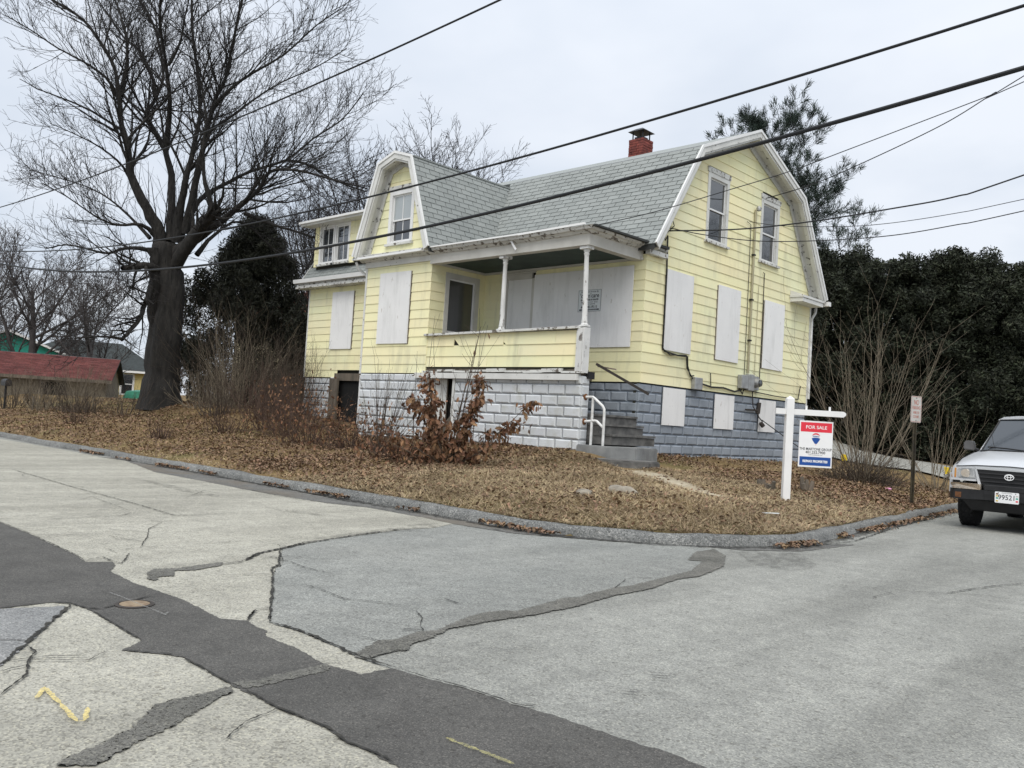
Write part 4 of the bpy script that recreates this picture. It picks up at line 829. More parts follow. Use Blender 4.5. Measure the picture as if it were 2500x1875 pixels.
# ---- poster, steps and rails by the porch
pst = thing('notice', (-1.3, YF - .052, 3.53), 'white printed contractor notice on the porch boards, half hidden by a post', 'notice')
part('sheet', MB().box(-1.608, YF - .056, 3.531, -1.012, YF - .0515, 3.985), 'paper', pst)
mb = MB()
for a, z0, b, z1 in ((-1.608, 3.531, -1.012, 3.537), (-1.608, 3.979, -1.012, 3.985), (-1.608, 3.537, -1.602, 3.979), (-1.018, 3.537, -1.012, 3.979)): mb.box(a, YF - .0572, z0, b, YF - .0562, z1)
part('border', mb, 'ink', pst)
for s, sz, z, sx, off, sh in (('Restoration Services By', .05, 3.945, .95, .0006, .25), ("'clean'care", .13, 3.86, .92, .002, 0), ('GRANDMASTER OF DISASTER', .045, 3.775, .78, .0022, .15), ('FIRE - SMOKE - SOOT - MOLD', .036, 3.725, .92, .0004, 0),
                        ('CLEAN-UP & REPAIR', .036, 3.685, .95, .0004, 0), ('401-941-9111', .078, 3.625, .98, .0028, 0)):
    text(s, sz, (-1.31, YF - .0575, z), (1, 0, 0), (0, 0, 1), M['ink'], pst, off=off, sx=sx, shear=sh)
part('banner', MB().box(-1.57, YF - .0575, 3.555, -1.05, YF - .0565, 3.585), 'ink', pst)
text('24 HOUR EMERGENCY SERVICE', .026, (-1.31, YF - .058, 3.570), (1, 0, 0), (0, 0, 1), M['paper'], pst, sx=1.1)
st = thing('front_steps', (.6, .5, .5), 'worn grey concrete steps rising to the porch beside the block wall', 'steps')
part('step', MB().prism([(-.10, -.05, .815), (.22, -.08, .815), (1.0, .30, .815), (.85, 1.2, .815), (-.10, 1.2, .815)], (0, 0, -.45)), 'concrete', st, bevel=.02, seg=2)
V = [(.05, -.35, .615), (.45, -.52, .61), (1.05, -.40, .605), (1.42, .05, .60), (1.32, .6, .60), (.2, .6, .61)]
part('step', MB().prism(V, (0, 0, -.35)), 'oldstep', st, bevel=.025, seg=2)
for k, (x0, x1, z) in enumerate(((-.5, .46, 1.03), (-.75, .18, 1.21), (-1.0, .02, 1.40))):
    part('step', MB().box(x0, .26, z - .19, x1, 1.64, z - .04), 'oldstep', st); part('tread', MB().obox((x0, .25, z - .038), (x1 - x0 + .03, 0, rs.uniform(-.01, .01)), (0, 1.38, 0), (0, 0, .038)), 'oldstep', st)
hr = thing('handrail', (.2, -.1, .62), 'white painted pipe handrail with rusty flanges on the front steps', 'handrail')
H = lambda P: MB().tube(P, .025, 10)
hy = .12
part('top_rail', H([(X0 - .0, hy, 1.69), (.02, hy, 1.692), (.10, hy, 1.692), (.15, hy, 1.665), (.335, hy, 1.535), (.372, hy, 1.48), (.38, hy, 1.40), (.385, hy, .50)]), 'gal', hr, smooth=True)
part('upright', H([(.105, hy, .70), (.105, hy, 1.69)]), 'gal', hr, smooth=True)
part('mid_rail', H([(X0, hy, 1.235), (.18, hy, 1.262), (.22, hy, 1.255), (.378, hy, 1.14)]), 'gal', hr, smooth=True)
for z in (1.69, 1.235): part('flange', MB().lathe([(.06, 0), (.06, .02), (.03, .03)], (X0 - .005, hy, z), 12, 'X'), 'rust', hr, smooth=True)
br = thing('broken_rail', (.3, .3, 2.2), 'dark broken wooden handrail slanting down from the porch floor', 'handrail')
part('rail', MB().obox((-.06, .36, 2.30), (.92, .42, -.52), (.02, -.04, 0), (.02, 0, .045)), 'brown', br)
part('bracket', MB().box(X0 - .1, .12, 2.03, X0 + .05, .3, 2.16), 'black', br); part('splinter', MB().obox((-.05, .4, 2.27), (.35, .1, -.05), (0, .03, 0), (-.02, 0, .03)), 'wood', br)

# ================================================================ VEGETATION
M['bark'] = simple('maple_bark', (.034, .031, .028), .95, (.015, .014, .013), 9, bmp=.9, bsc=14, stretch=(1, 1, .25), dist=.05)
M['twig'] = simple('twig', (.030, .027, .026), .9, (.020, .018, .018), 3)
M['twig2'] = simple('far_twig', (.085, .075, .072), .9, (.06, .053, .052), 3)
M['cane'] = simple('pale_cane', (.22, .185, .135), .9, (.13, .105, .075), 8)
M['stalk'] = simple('brown_stalk', (.085, .064, .047), .9, (.045, .034, .026), 8)
M['redstalk'] = simple('red_stalk', (.092, .055, .040), .9, (.05, .032, .024), 8)
M['needle'] = simple('pine_needles', (.030, .050, .036), .7, (.018, .030, .022), 2, amt=.4, island=True)
M['yew'] = simple('dark_evergreen', (.034, .036, .022), .8, (.016, .018, .012), 2.5, amt=.65, island=True)
M['thuja'] = simple('arborvitae', (.028, .034, .017), .8, (.013, .017, .009), 1.8, amt=.6, island=True, hue=.03)
M['oakleaf'] = simple('dry_oak_leaf', (.21, .115, .058), .75, (.13, .062, .032), 11, amt=.4, hue=.012)
M['oakleafi'] = simple('dry_leaf_mass', (.19, .10, .05), .8, (.11, .055, .03), 9, amt=.45, island=True, hue=.012)
M['litter'] = simple('leaf_litter', (.235, .15, .09), .85, (.115, .074, .047), 2.6, amt=.5, island=True, hue=.015)
M['grass'] = simple('dry_grass', (.46, .36, .22), .9, (.27, .205, .122), 1.1, amt=.4, island=True, hue=.018)
M['green'] = simple('winter_grass', (.16, .17, .06), .9, (.11, .12, .045), 2, amt=.4, island=True, hue=.02)
def wander(rng, p, d, L, k, wob, up=0.):
    """wandering path of k segments"""
    P = [p]; d = d / (np.linalg.norm(d) + 1e-9); s = L / k
    for i in range(k):
        d = d + rng.normal(0, wob, 3) + np.array([0, 0, up]); d = d / np.linalg.norm(d); p = p + d * s; P.append(p)
    return P
def interp(P, R, t):
    x = t * (len(P) - 1); i = min(int(x), len(P) - 2); f = x - i
    return P[i] * (1 - f) + P[i + 1] * f, R[i] * (1 - f) + R[i + 1] * f, P[i + 1] - P[i]
def sprout(rng, parents, n_per_m, ang, lfac, rfac, k, wob, up, tmin=.2, rmin=.004, nmin=1, nmax=30, lmin=.15, out=None, bias=None):
    """children along each parent path"""
    res = []
    for P, R in parents:
        L = sum(np.linalg.norm(P[i + 1] - P[i]) for i in range(len(P) - 1)); n = int(min(nmax, max(nmin, L * n_per_m + rng.random())))
        for j in range(n):
            t = tmin + (1 - tmin) * (j + rng.random()) / n; p, r, d = interp(P, R, min(t, .999)); d = d / (np.linalg.norm(d) + 1e-9)
            a = rng.normal(size=3)
            if bias is not None: a = a + bias
            a = a - d * a.dot(d); a /= np.linalg.norm(a) + 1e-9
            q = math.radians(rng.uniform(*ang)); nd = d * math.cos(q) + a * math.sin(q)
            l = max(lmin, L * lfac * rng.uniform(.55, 1.25) * (1.15 - .6 * t)); r0 = max(rmin, min(r * .75, r * rfac * rng.uniform(.8, 1.1)))
            W = wander(rng, p, nd, l, k, wob, up); RR = [max(rmin * .7, r0 * (1 - .78 * i / k)) for i in range(k + 1)]
            res.append((W, RR))
    return res
def smooth_path(P, R, rng, wob):
    """resample a hand-drawn limb and give it small bends"""
    P = [np.array(p) for p in P]; out, ro = [P[0]], [R[0]]
    for i in range(len(P) - 1):
        p0, p1, p2, p3 = P[max(i - 1, 0)], P[i], P[i + 1], P[min(i + 2, len(P) - 1)]
        for t in (1 / 3, 2 / 3, 1):
            q = .5 * (2 * p1 + (p2 - p0) * t + (2 * p0 - 5 * p1 + 4 * p2 - p3) * t * t + (3 * p1 - p0 - 3 * p2 + p3) * t ** 3)
            r = R[i] + (R[i + 1] - R[i]) * t; out.append(q + rng.normal(0, wob * min(r, .2), 3) * (1 if t < 1 else 0)); ro.append(r * rng.uniform(.94, 1.06))
    return out, ro
# ---- the old maple
rng = np.random.default_rng(12)
LIMBS = [[(-16.5,-0.36,1.08,0.504),(-16.5,-0.38,1.58,0.481),(-16.48,-0.4,2.19,0.465),(-16.44,-0.42,3.0,0.453),(-16.41,-0.43,3.8,0.441),(-16.36,-0.42,4.41,0.431),(-16.4,-0.49,4.97,0.421),(-16.43,-0.56,5.49,0.412),(-16.44,-0.6,6.01,0.403)],[(-16.56,-0.53,2.99,0.222),(-16.56,-0.67,3.46,0.207),(-16.57,-0.82,3.88,0.197),(-16.48,-0.88,4.39,0.188),(-16.36,-0.91,4.9,0.181),(-16.29,-0.99,5.44,0.174),(-16.27,-1.11,5.78,0.168)],[(-16.6,-0.74,5.8,0.311),(-16.51,-0.94,6.54,0.216),(-16.67,-1.39,7.24,0.169),(-16.74,-1.75,7.93,0.135),(-16.62,-1.93,8.64,0.111),(-16.59,-2.2,9.32,0.091),(-16.47,-2.37,10.01,0.076),(-16.39,-2.59,10.82,0.064),(-16.54,-3.03,11.56,0.054),(-16.71,-3.48,12.09,0.046),(-17.05,-4.07,12.45,0.039),(-17.38,-4.66,12.7,0.034)],[(-16.57,-2.34,10.04,0.075),(-16.43,-2.79,10.51,0.048),(-16.52,-3.44,10.81,0.035),(-16.62,-4.11,10.99,0.026),(-16.7,-4.76,11.26,0.021),(-16.84,-5.45,11.5,0.016)],[(-16.55,-2.33,10.19,0.1),(-16.64,-2.19,10.97,0.066),(-16.82,-2.13,11.8,0.05),(-17.12,-2.19,12.54,0.04),(-17.52,-2.34,13.38,0.032),(-18.0,-2.56,14.07,0.026)],[(-16.38,-0.54,6.08,0.207),(-16.54,-0.5,7.16,0.152),(-16.73,-0.5,8.25,0.124),(-17.07,-0.62,9.07,0.103),(-17.61,-0.94,9.94,0.088),(-17.87,-0.96,10.31,0.075),(-17.83,-0.7,10.93,0.065),(-17.86,-0.53,11.71,0.056),(-18.17,-0.64,12.86,0.049),(-18.57,-0.82,13.74,0.043),(-19.0,-1.01,14.35,0.038),(-19.35,-1.13,14.97,0.033)],[(-17.78,-0.78,10.9,0.091),(-18.06,-0.82,11.66,0.06),(-18.59,-1.1,12.53,0.045),(-19.16,-1.39,13.01,0.035),(-19.73,-1.71,13.78,0.028),(-20.31,-2.03,14.56,0.022)],[(-16.5,-0.83,9.02,0.117),(-15.86,-1.12,10.27,0.077),(-15.39,-1.57,11.29,0.057),(-14.92,-1.99,12.01,0.044),(-14.32,-2.28,12.46,0.035),(-13.69,-2.52,12.73,0.028)],[(-15.03,-1.61,10.98,0.059),(-14.46,-1.57,11.5,0.036),(-14.05,-1.67,12.13,0.025),(-13.6,-1.74,12.74,0.019)],[(-16.23,-0.4,6.09,0.22),(-16.05,-0.46,7.11,0.15),(-15.83,-0.47,7.86,0.115),(-15.54,-0.42,8.86,0.091),(-15.29,-0.41,9.85,0.074),(-15.22,-0.58,10.92,0.061),(-15.23,-0.83,12.02,0.05),(-15.16,-1.01,13.21,0.042),(-15.01,-1.07,13.75,0.035)],[(-16.05,-0.24,6.37,0.194),(-15.5,-0.3,7.85,0.125),(-14.96,-0.35,9.04,0.092),(-14.42,-0.4,10.19,0.071),(-13.88,-0.41,10.67,0.055),(-13.39,-0.49,11.66,0.044),(-12.9,-0.58,12.71,0.035),(-12.48,-0.69,13.12,0.028)],[(-14.05,-0.62,9.84,0.088),(-13.23,-0.22,10.58,0.049),(-12.14,0.43,11.27,0.033),(-11.25,0.89,12.08,0.023),(-10.53,1.21,12.48,0.016)],[(-15.61,-0.01,9.51,0.073),(-15.38,0.71,10.26,0.046),(-15.18,1.41,11.03,0.034),(-14.97,2.13,11.71,0.027),(-14.53,3.06,12.41,0.021),(-14.16,3.92,13.24,0.017)],[(-16.16,-0.34,6.21,0.155),(-15.97,0.07,7.43,0.098),(-15.68,0.6,7.99,0.072),(-15.2,1.33,8.58,0.055),(-14.55,2.21,9.08,0.043),(-14.12,2.87,9.89,0.034),(-13.65,3.58,10.61,0.027),(-13.33,4.12,11.6,0.022)],[(-15.03,2.5,9.23,0.065),(-14.8,3.18,9.21,0.041),(-14.47,3.97,8.85,0.03),(-13.93,4.96,8.61,0.023)],[(-16.45,-0.57,5.51,0.298),(-15.44,-0.04,6.24,0.167),(-14.44,0.46,7.01,0.112),(-13.64,0.79,7.64,0.079),(-13.14,0.85,8.13,0.057),(-12.32,1.24,8.15,0.042),(-11.29,1.84,7.85,0.032),(-10.35,2.36,7.59,0.024)],[(-16.37,-0.48,5.2,0.285),(-15.41,-0.31,6.08,0.229),(-14.62,-0.28,6.61,0.197),(-13.9,-0.29,6.82,0.171)],[(-14.01,-0.4,6.81,0.108),(-14.01,-0.71,7.53,0.069),(-13.87,-0.91,8.44,0.05),(-13.62,-1.01,9.34,0.038),(-13.55,-1.26,10.21,0.03),(-13.17,-1.23,11.09,0.024)],[(-16.52,-0.65,5.61,0.142),(-16.4,-1.23,5.7,0.085),(-16.38,-1.89,5.62,0.059),(-16.22,-2.42,5.36,0.043),(-16.05,-2.96,5.34,0.032),(-16.05,-3.64,5.36,0.024),(-15.91,-4.19,5.14,0.018)],[(-16.61,-0.76,6.12,0.117),(-16.43,-1.44,6.43,0.062),(-16.36,-2.2,6.26,0.04),(-16.24,-2.92,6.39,0.028),(-16.17,-3.7,6.74,0.019),(-16.04,-4.42,6.93,0.014)],[(-16.44,-0.54,5.09,0.181),(-16.16,-1.2,5.17,0.138),(-15.85,-1.82,5.04,0.114),(-15.39,-2.29,4.87,0.096)],[(-16.83,-0.98,6.15,0.078),(-17.5,-1.37,6.82,0.046),(-18.2,-1.8,7.4,0.032),(-18.91,-2.23,7.77,0.023),(-19.86,-2.87,8.08,0.018),(-20.66,-3.37,8.29,0.013)],[(-17.27,-1.5,7.92,0.067),(-17.23,-2.01,8.41,0.037),(-17.37,-2.68,8.77,0.025),(-17.49,-3.33,8.96,0.017),(-17.52,-3.88,9.06,0.012)],[(-16.72,-0.81,5.11,0.121),(-16.21,-1.11,4.54,0.1),(-15.72,-1.44,3.99,0.087),(-15.22,-1.77,3.5,0.077),(-14.83,-2.2,3.06,0.068),(-14.37,-2.58,2.75,0.061)],[(-14.37,-2.58,2.77,0.054),(-14.39,-3.06,2.79,0.03),(-14.43,-3.55,2.7,0.02),(-14.5,-4.08,2.61,0.014)],[(-16.78,-0.86,5.02,0.052),(-16.15,-1.62,4.61,0.027),(-15.35,-2.21,4.02,0.016),(-14.62,-2.86,3.49,0.011)],[(-14.71,1.0,7.1,0.083),(-13.73,1.43,6.72,0.054),(-12.88,1.74,6.48,0.04),(-12.16,1.92,6.24,0.031),(-11.58,1.98,5.84,0.024)],[(-15.78,0.06,5.72,0.104),(-15.8,0.67,6.53,0.057),(-15.7,1.44,7.05,0.038),(-15.35,2.51,6.29,0.027),(-14.98,3.58,5.84,0.019)]]
tx, ty, tz = (-16.54,-0.398,1.098)
maple = thing('maple_tree', (tx, ty, tz), 'huge old bare maple tree with gnarled double trunk left of the yellow house', 'tree')
mains = []
for i, L_ in enumerate(LIMBS):
    P, R = smooth_path([q[:3] for q in L_], [q[3] for q in L_], rng, .12); mains.append((P, [r_ * (1 if i < 2 else .84) for r_ in R]))
tr = mains[0]
def trunk_mesh(P, R, n=28, flare=True):
    V = []; m = len(P); rr = np.random.default_rng(2); ph = rr.uniform(0, 6.28, 6)
    for i in range(m):
        h = P[i][2] - P[0][2]
        for k in range(n):
            a = 2 * math.pi * k / n; r = R[i] * (1 + .07 * math.sin(3 * a + ph[0] + h * .5) + .06 * math.sin(5 * a + ph[1] - h * .8) + .035 * math.sin(11 * a + h * 1.5))
            if flare: r *= 1 + .34 * math.exp(-h / .5) * (1 + .45 * math.sin(4 * a + ph[2])) + .10 * math.exp(-((h - 2.0) / .5) ** 2) * (1 + math.sin(2 * a + 2))
            V.append((P[i][0] + r * math.cos(a), P[i][1] + r * math.sin(a), P[i][2] - (.25 if i == 0 else 0)))
    F = [(i * n + k, i * n + (k + 1) % n, (i + 1) * n + (k + 1) % n, (i + 1) * n + k) for i in range(m - 1) for k in range(n)]
    return np_mesh('trunk', np.array(V), np.array(F), True)
mesh_obj('trunk', trunk_mesh(*tr), M['bark'], maple)
for P, R in mains[1:]: mesh_obj('limb', tubes([(P, R)], 10, 'limb'), M['bark'], maple)
crown_par = mains[2:]
up = np.array([0, 0, .55])
s1 = sprout(rng, [m_ for m_ in crown_par], 4.4, (22, 55), .36, .5, 6, .10, .05, .25, .009, 4, 34, 1.0, bias=up)
s2 = sprout(rng, s1, 3.8, (20, 50), .45, .6, 5, .12, .045, .15, .0075, 3, 12, .5, bias=up * .7)
s3 = sprout(rng, s2, 3.4, (20, 50), .55, .65, 4, .13, .04, .12, .0058, 2, 6, .35, bias=up * .5)
s4 = sprout(rng, s3, 2.4, (20, 48), .6, .8, 3, .12, .03, .2, .0048, 1, 3, .25)
print('twigs', len(s1), len(s2), len(s3), len(s4))
ep = sprout(rng, [m_ for m_ in mains[2:]] * 1, 5.5, (15, 45), .22, .12, 4, .05, .06, .0, .006, 4, 26, .8, bias=up * 2)
ep2 = sprout(rng, ep, 3, (15, 45), .45, .6, 3, .08, .05, .2, .004, 1, 5, .3)
mesh_obj('branch', tubes(s1, 6, 'branch'), M['bark'], maple); tag(bpy.data.objects['branch'], kind='stuff')
tw = mesh_obj('twigs', tubes(s2 + s3 + s4 + ep + ep2, 3, 'twigs'), M['twig'], maple); tag(tw, kind='stuff')
# ---- a generic bare tree
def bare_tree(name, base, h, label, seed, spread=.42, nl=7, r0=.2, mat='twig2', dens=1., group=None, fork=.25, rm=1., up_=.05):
    rng = np.random.default_rng(seed); base = np.array(base, float)
    t = thing(name, base, label, 'tree', group)
    T = wander(rng, base, np.array([rng.normal(0, .05), rng.normal(0, .05), 1.]), h * .55, 6, .05, .05); TR = [r0 * (1.15 - .8 * i / 6) for i in range(7)]
    mesh_obj('trunk', tubes([(T, TR)], 10, 'trunk'), M[mat], t)
    l = sprout(rng, [(T, TR)], nl / (h * .55), (18, 18 + 62 * spread), 1.0, .5, 8, .07, up_ + .035, fork, .02, nl, nl, h * .34, bias=np.array([0, 0, .2]))
    l1 = sprout(rng, l, 1.6 * dens, (22, 55), .42, .55, 5, .11, up_, .15, .011 * rm, 4, 14, .5, bias=up * .6)
    l2 = sprout(rng, l1, 2.6 * dens, (22, 50), .45, .6, 4, .12, up_, .12, .0085 * rm, 3, 9, .35, bias=up * .4)
    l3 = sprout(rng, l2, 2.6 * dens, (20, 50), .5, .65, 3, .12, .03, .15, .0065 * rm, 2, 6, .25)
    tag(mesh_obj('limb', tubes(l, 6, 'limb'), M[mat], t), kind='stuff')
    tag(mesh_obj('crown', tubes(l1 + l2 + l3, 3, 'crown'), M[mat], t), kind='stuff'); return t
def copy_tree(o, loc, rz, label=None, s=1.):
    c = o.copy(); col.objects.link(c); c.location = loc; c.rotation_euler = (0, 0, rz); c.scale = (s, s, s)
    if label: c['label'] = label
    for ch in list(o.children):
        k = ch.copy(); col.objects.link(k); k.parent = c; k.matrix_parent_inverse = ch.matrix_parent_inverse
        for g in list(ch.children): h = g.copy(); col.objects.link(h); h.parent = k
    return c
grp = 'bare trees behind the garage'
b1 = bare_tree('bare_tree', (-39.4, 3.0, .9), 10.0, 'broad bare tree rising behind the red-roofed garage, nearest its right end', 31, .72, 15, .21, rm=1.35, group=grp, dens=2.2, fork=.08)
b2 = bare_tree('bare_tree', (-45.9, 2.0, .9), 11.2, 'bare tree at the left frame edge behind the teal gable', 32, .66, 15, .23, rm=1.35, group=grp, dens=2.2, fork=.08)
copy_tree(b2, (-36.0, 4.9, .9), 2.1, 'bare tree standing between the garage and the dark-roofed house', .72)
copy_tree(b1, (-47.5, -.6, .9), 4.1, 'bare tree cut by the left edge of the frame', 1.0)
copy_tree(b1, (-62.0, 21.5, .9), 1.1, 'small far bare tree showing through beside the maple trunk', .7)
bb = bare_tree('bare_tree', (-20.6, 13.0, .9), 15.5, 'tall slim bare tree rising above the wing roof behind the house', 44, .45, 12, .24, mat='twig', rm=1.15, group='bare trees behind the house', fork=.22, dens=1.6)
copy_tree(bb, (-24.6, 10.2, .9), 2.4, 'bare tree behind the house, left of the shed dormer', .88)
copy_tree(bb, (-21.8, 11.6, .9), 5.3, 'bare tree behind the house, filling the gap left of the wing gable', .95)
copy_tree(bb, (-22.6, 9.4, .9), 4.4, 'bare tree behind the house, touching the maple crown', .74)
copy_tree(bb, (13.5, 28, .9), .6, 'bare street tree mirrored in the gable window panes', 1.0)
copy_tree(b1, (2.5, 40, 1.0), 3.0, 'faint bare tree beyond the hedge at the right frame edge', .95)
# ---- evergreens
def leaf_quads(C, size, rng, droop=0., aspect=.45, flat=0.):
    """one bent leaf spray per centre: C (n,3)"""
    n = len(C); d = rng.normal(size=(n, 3)); d[:, 2] = d[:, 2] * (1 - flat) - droop; d /= np.linalg.norm(d, axis=1, keepdims=True)
    a = rng.normal(size=(n, 3)); a -= d * (a * d).sum(1, keepdims=True); a /= np.linalg.norm(a, axis=1, keepdims=True)
    s = (size * rng.uniform(.6, 1.35, n))[:, None]; w_ = s * aspect * .5; nr = np.cross(d, a)
    V = np.stack([C - d * s * .5, C + a * w_ + nr * w_ * .3, C + d * s * .5, C - a * w_ + nr * w_ * .3], 1).reshape(-1, 3)
    b = np.arange(n)[:, None] * 4
    return V, np.concatenate([b + np.array([0, 1, 2]), b + np.array([0, 2, 3])], 1).reshape(-1, 3)
def blob_tree(name, base, shape, n, size, mat, label, cat, seed, clumps=60, group=None, trunk=.12, droop=.1, aspect=.5, th=1.5, core=True):
    """foliage in clumps spread over a body of revolution: shape(t) = radius at height fraction t"""
    rng = np.random.default_rng(seed); H = shape.H; t = thing(name, base, label, cat, group)
    mesh_obj('trunk', tubes([([np.array((base[0], base[1], base[2] - .1)), np.array((base[0], base[1], base[2] + H * .5)), np.array((base[0] + .1, base[1], base[2] + H * .9))], [trunk, trunk * .7, trunk * .2])], 8, 'trunk'), M['bark'], t)
    hs = rng.uniform(.02, 1, clumps) ** .9; a = rng.uniform(0, 2 * math.pi, clumps); rr = np.array([shape(h) for h in hs]); f = rng.uniform(.6, 1.16, clumps)
    CC = np.stack([rr * f * np.cos(a), rr * f * np.sin(a), hs * H], 1); cr = rng.uniform(.5, 1.0, clumps) * shape.c
    k = rng.integers(0, clumps, n); g = rng.normal(size=(n, 3)); g /= np.linalg.norm(g, axis=1, keepdims=True)
    C = CC[k] + g * (cr[k] * rng.uniform(.25, 1, n) ** .6)[:, None] * np.array([1, 1, 1.15]); C[:, 2] = np.maximum(C[:, 2], .05)
    n2 = n // 3; h2 = rng.uniform(.02, .97, n2); a2 = rng.uniform(0, 2 * math.pi, n2); r2 = np.array([shape(h) for h in h2]) * rng.uniform(.3, .85, n2)
    C = np.concatenate([C, np.stack([r2 * np.cos(a2), r2 * np.sin(a2), h2 * H], 1)]) + np.array(base)
    V, F = leaf_quads(C, size, rng, droop, aspect)
    tag(mesh_obj('foliage', np_mesh('foliage', V, F), M[mat], t), kind='stuff')
    return t
class Shape:
    def __init__(s, H, pts, c): s.H, s.x, s.y, s.c = H, [p[0] for p in pts], [p[1] for p in pts], c
    def __call__(s, t): return float(np.interp(t, s.x, s.y))
# cedar behind the maple
blob_tree('evergreen_tree', (-17.4, 2.9, 1.05), Shape(6.3, [(0, 2.15), (.3, 2.4), (.55, 2.05), (.8, 1.3), (.93, .7), (1, .2)], .55), 85000, .16, 'yew', 'dark dense evergreen tree with rounded top between the maple and the house', 'evergreen', 51, 120, trunk=.25, droop=.45, aspect=.22)
blob_tree('evergreen_bush', (-14.3, 4.4, 1.0), Shape(3.9, [(0, .9), (.4, 1.2), (.75, .9), (1, .2)], .45), 22000, .085, 'yew', 'tall dark evergreen bush against the left end of the house', 'bush', 52, 60, trunk=.08, aspect=.3)
# arborvitae hedge along the driveway
hg = 'arborvitae trees of the tall hedge'
S1 = Shape(6.6, [(0, 1.15), (.3, 1.45), (.6, 1.4), (.85, 1.25), (.95, 1.05), (1, .6)], .40)
HX = [(-3.2, 14.4, 5.9), (-1.9, 15.3, 6.0), (-.75, 15.9, 6.25), (.35, 16.6, 5.9), (1.35, 17.0, 6.55), (2.4, 17.6, 6.7), (3.3, 18.3, 6.3), (3.2, 20.4, 6.4), (2.9, 23, 6.4), (2.5, 26, 6.2)]
base_t = []
names = ['hedge tree just past the house corner, furthest left', 'hedge tree behind the tall bare cane shrub, left of centre', 'hedge tree right behind the middle of the cane shrub', 'low-topped hedge tree beside the notch in the skyline', 'tall broad hedge tree right of the skyline notch',
         'tallest hedge tree above the parking sign gap', 'hedge tree above the parked truck cab', 'hedge tree behind the truck, second row along the street', 'far hedge tree up the side street', 'farthest hedge tree along the side street']
for i, ((x, y, h), nm2) in enumerate(zip(HX, names)):
    lab = 'dark green arborvitae: ' + nm2
    if i < 3: base_t.append(blob_tree('hedge_tree', (x, y, hgt(x, y)), S1, 70000, .12, 'thuja', lab, 'hedge tree', 60 + i, 150, hg, .1, -.25, .34)); base_t[-1].scale = (1, 1, h / 6.6)
    else:
        c = copy_tree(base_t[i % 3], (x, y, hgt(x, y)), i * 1.7, lab); c.scale = (1.08, 1.08, h / 6.6)
# the pine behind the gable
def pine(base, seed):
    rng = np.random.default_rng(seed); base = np.array(base, float); t = thing('pine_tree', base, 'open dark pine tree rising behind the right gable of the house', 'tree')
    H = 13.4; T = [base + np.array([.25 * math.sin(i), .1 * i / 8, H * i / 8]) for i in range(9)]; TR = [.24 * (1.03 - i / 8) for i in range(9)]
    mesh_obj('trunk', tubes([(T, TR)], 8, 'trunk'), M['bark'], t)
    br = []
    for k in range(48):
        f = .28 + .72 * (k + rng.random()) / 44; p, r, d = interp(T, TR, min(f, .995)); a = rng.uniform(0, 2 * math.pi)
        l = (1.25 - f) * 5.0 * rng.uniform(.5, 1.25) + .7; W = wander(rng, p, np.array([math.cos(a), math.sin(a), rng.uniform(.15, .75)]), l, 6, .08, .09); br.append((W, [max(.012, .05 * (1.1 - f)) * (1 - .8 * i / 6) for i in range(7)]))
    b2 = sprout(rng, br, 3.2, (25, 55), .45, .6, 4, .1, .10, .25, .009, 3, 11, .4, bias=up); b3 = sprout(rng, b2, 3.4, (25, 55), .5, .7, 3, .1, .10, .3, .006, 1, 4, .25, bias=up)
    tag(mesh_obj('branch', tubes(br + b2 + b3, 4, 'branch'), M['twig'], t), kind='stuff')
    C, D = [], []
    for P, R in b2 + b3:
        for f in (.55, .8, 1.):
            p, r, d = interp(P, R, min(f, .999)); C.append(p); D.append(d / np.linalg.norm(d))
    C, D = np.array(C), np.array(D); m = 8; C = np.repeat(C, m, 0); D = np.repeat(D, m, 0)
    n = len(C); C = C + rng.normal(0, .05, (n, 3)); D = D * 1.0 + rng.normal(0, .42, (n, 3)); D /= np.linalg.norm(D, axis=1, keepdims=True); L = rng.uniform(.16, .32, n)[:, None]
    A = np.cross(D, rng.normal(size=(n, 3))); A /= np.linalg.norm(A, axis=1, keepdims=True); A *= .010
    V = np.stack([C - A, C + A, C + D * L + A * .6, C + D * L - A * .6], 1).reshape(-1, 3); F = (np.arange(n)[:, None] * 4 + np.array([0, 1, 2, 3]))
    tag(mesh_obj('needles', np_mesh('needles', V, F), M['needle'], t), kind='stuff')
pine((-8.2, 22.4, .9), 5)
# ---- shrubs of bare canes
def canes(name, base, n, H, spread, mat, label, seed, r=.008, cat='shrub', sub=2.5, lean=(0, 0), k=7, curve=.05, foot=.25, wob=.05, group=None, subl=.35):
    rng = np.random.default_rng(seed); base = np.array((base[0], base[1], hgt(base[0], base[1]) - .03)); t = thing(name, base, label, cat, group); P1 = []
    for i in range(n):
        a = rng.uniform(0, 2 * math.pi); q = abs(rng.normal(0, spread)); p = base + np.array([math.cos(a), math.sin(a), 0]) * rng.uniform(0, foot)
        d = np.array([math.cos(a) * math.sin(q) + lean[0], math.sin(a) * math.sin(q) + lean[1], math.cos(q)]); L = H * rng.uniform(.5, 1.1)
        W = wander(rng, p, d, L, k, wob, curve); P1.append((W, [r * (1.25 - .95 * j / k) for j in range(k + 1)]))
    P2 = sprout(rng, P1, sub, (18, 50), subl, .6, 4, .07, .06, .2, r * .4, 0, 8, .2)
    tag(mesh_obj('canes', tubes(P1, 5, 'canes'), M[mat], t), kind='stuff')
    if P2: tag(mesh_obj('twigs', tubes(P2, 3, 'twigs'), M[mat], t), kind='stuff')
    return t, P1, P2
canes('cane_shrub', (2.95, 5.55), 38, 3.4, .42, 'cane', 'tall bare shrub of pale upright canes beside the for sale sign', 71, .0075, sub=2.3, foot=.3, k=8, subl=.5)
_, q1, q2 = canes('dead_growth', (2.95, 5.5), 340, .8, .85, 'stalk', 'low tangle of dead stems round the foot of the cane shrub', 72, .005, 'dead growth', sub=2, foot=.75, curve=-.05, wob=.25, k=5)
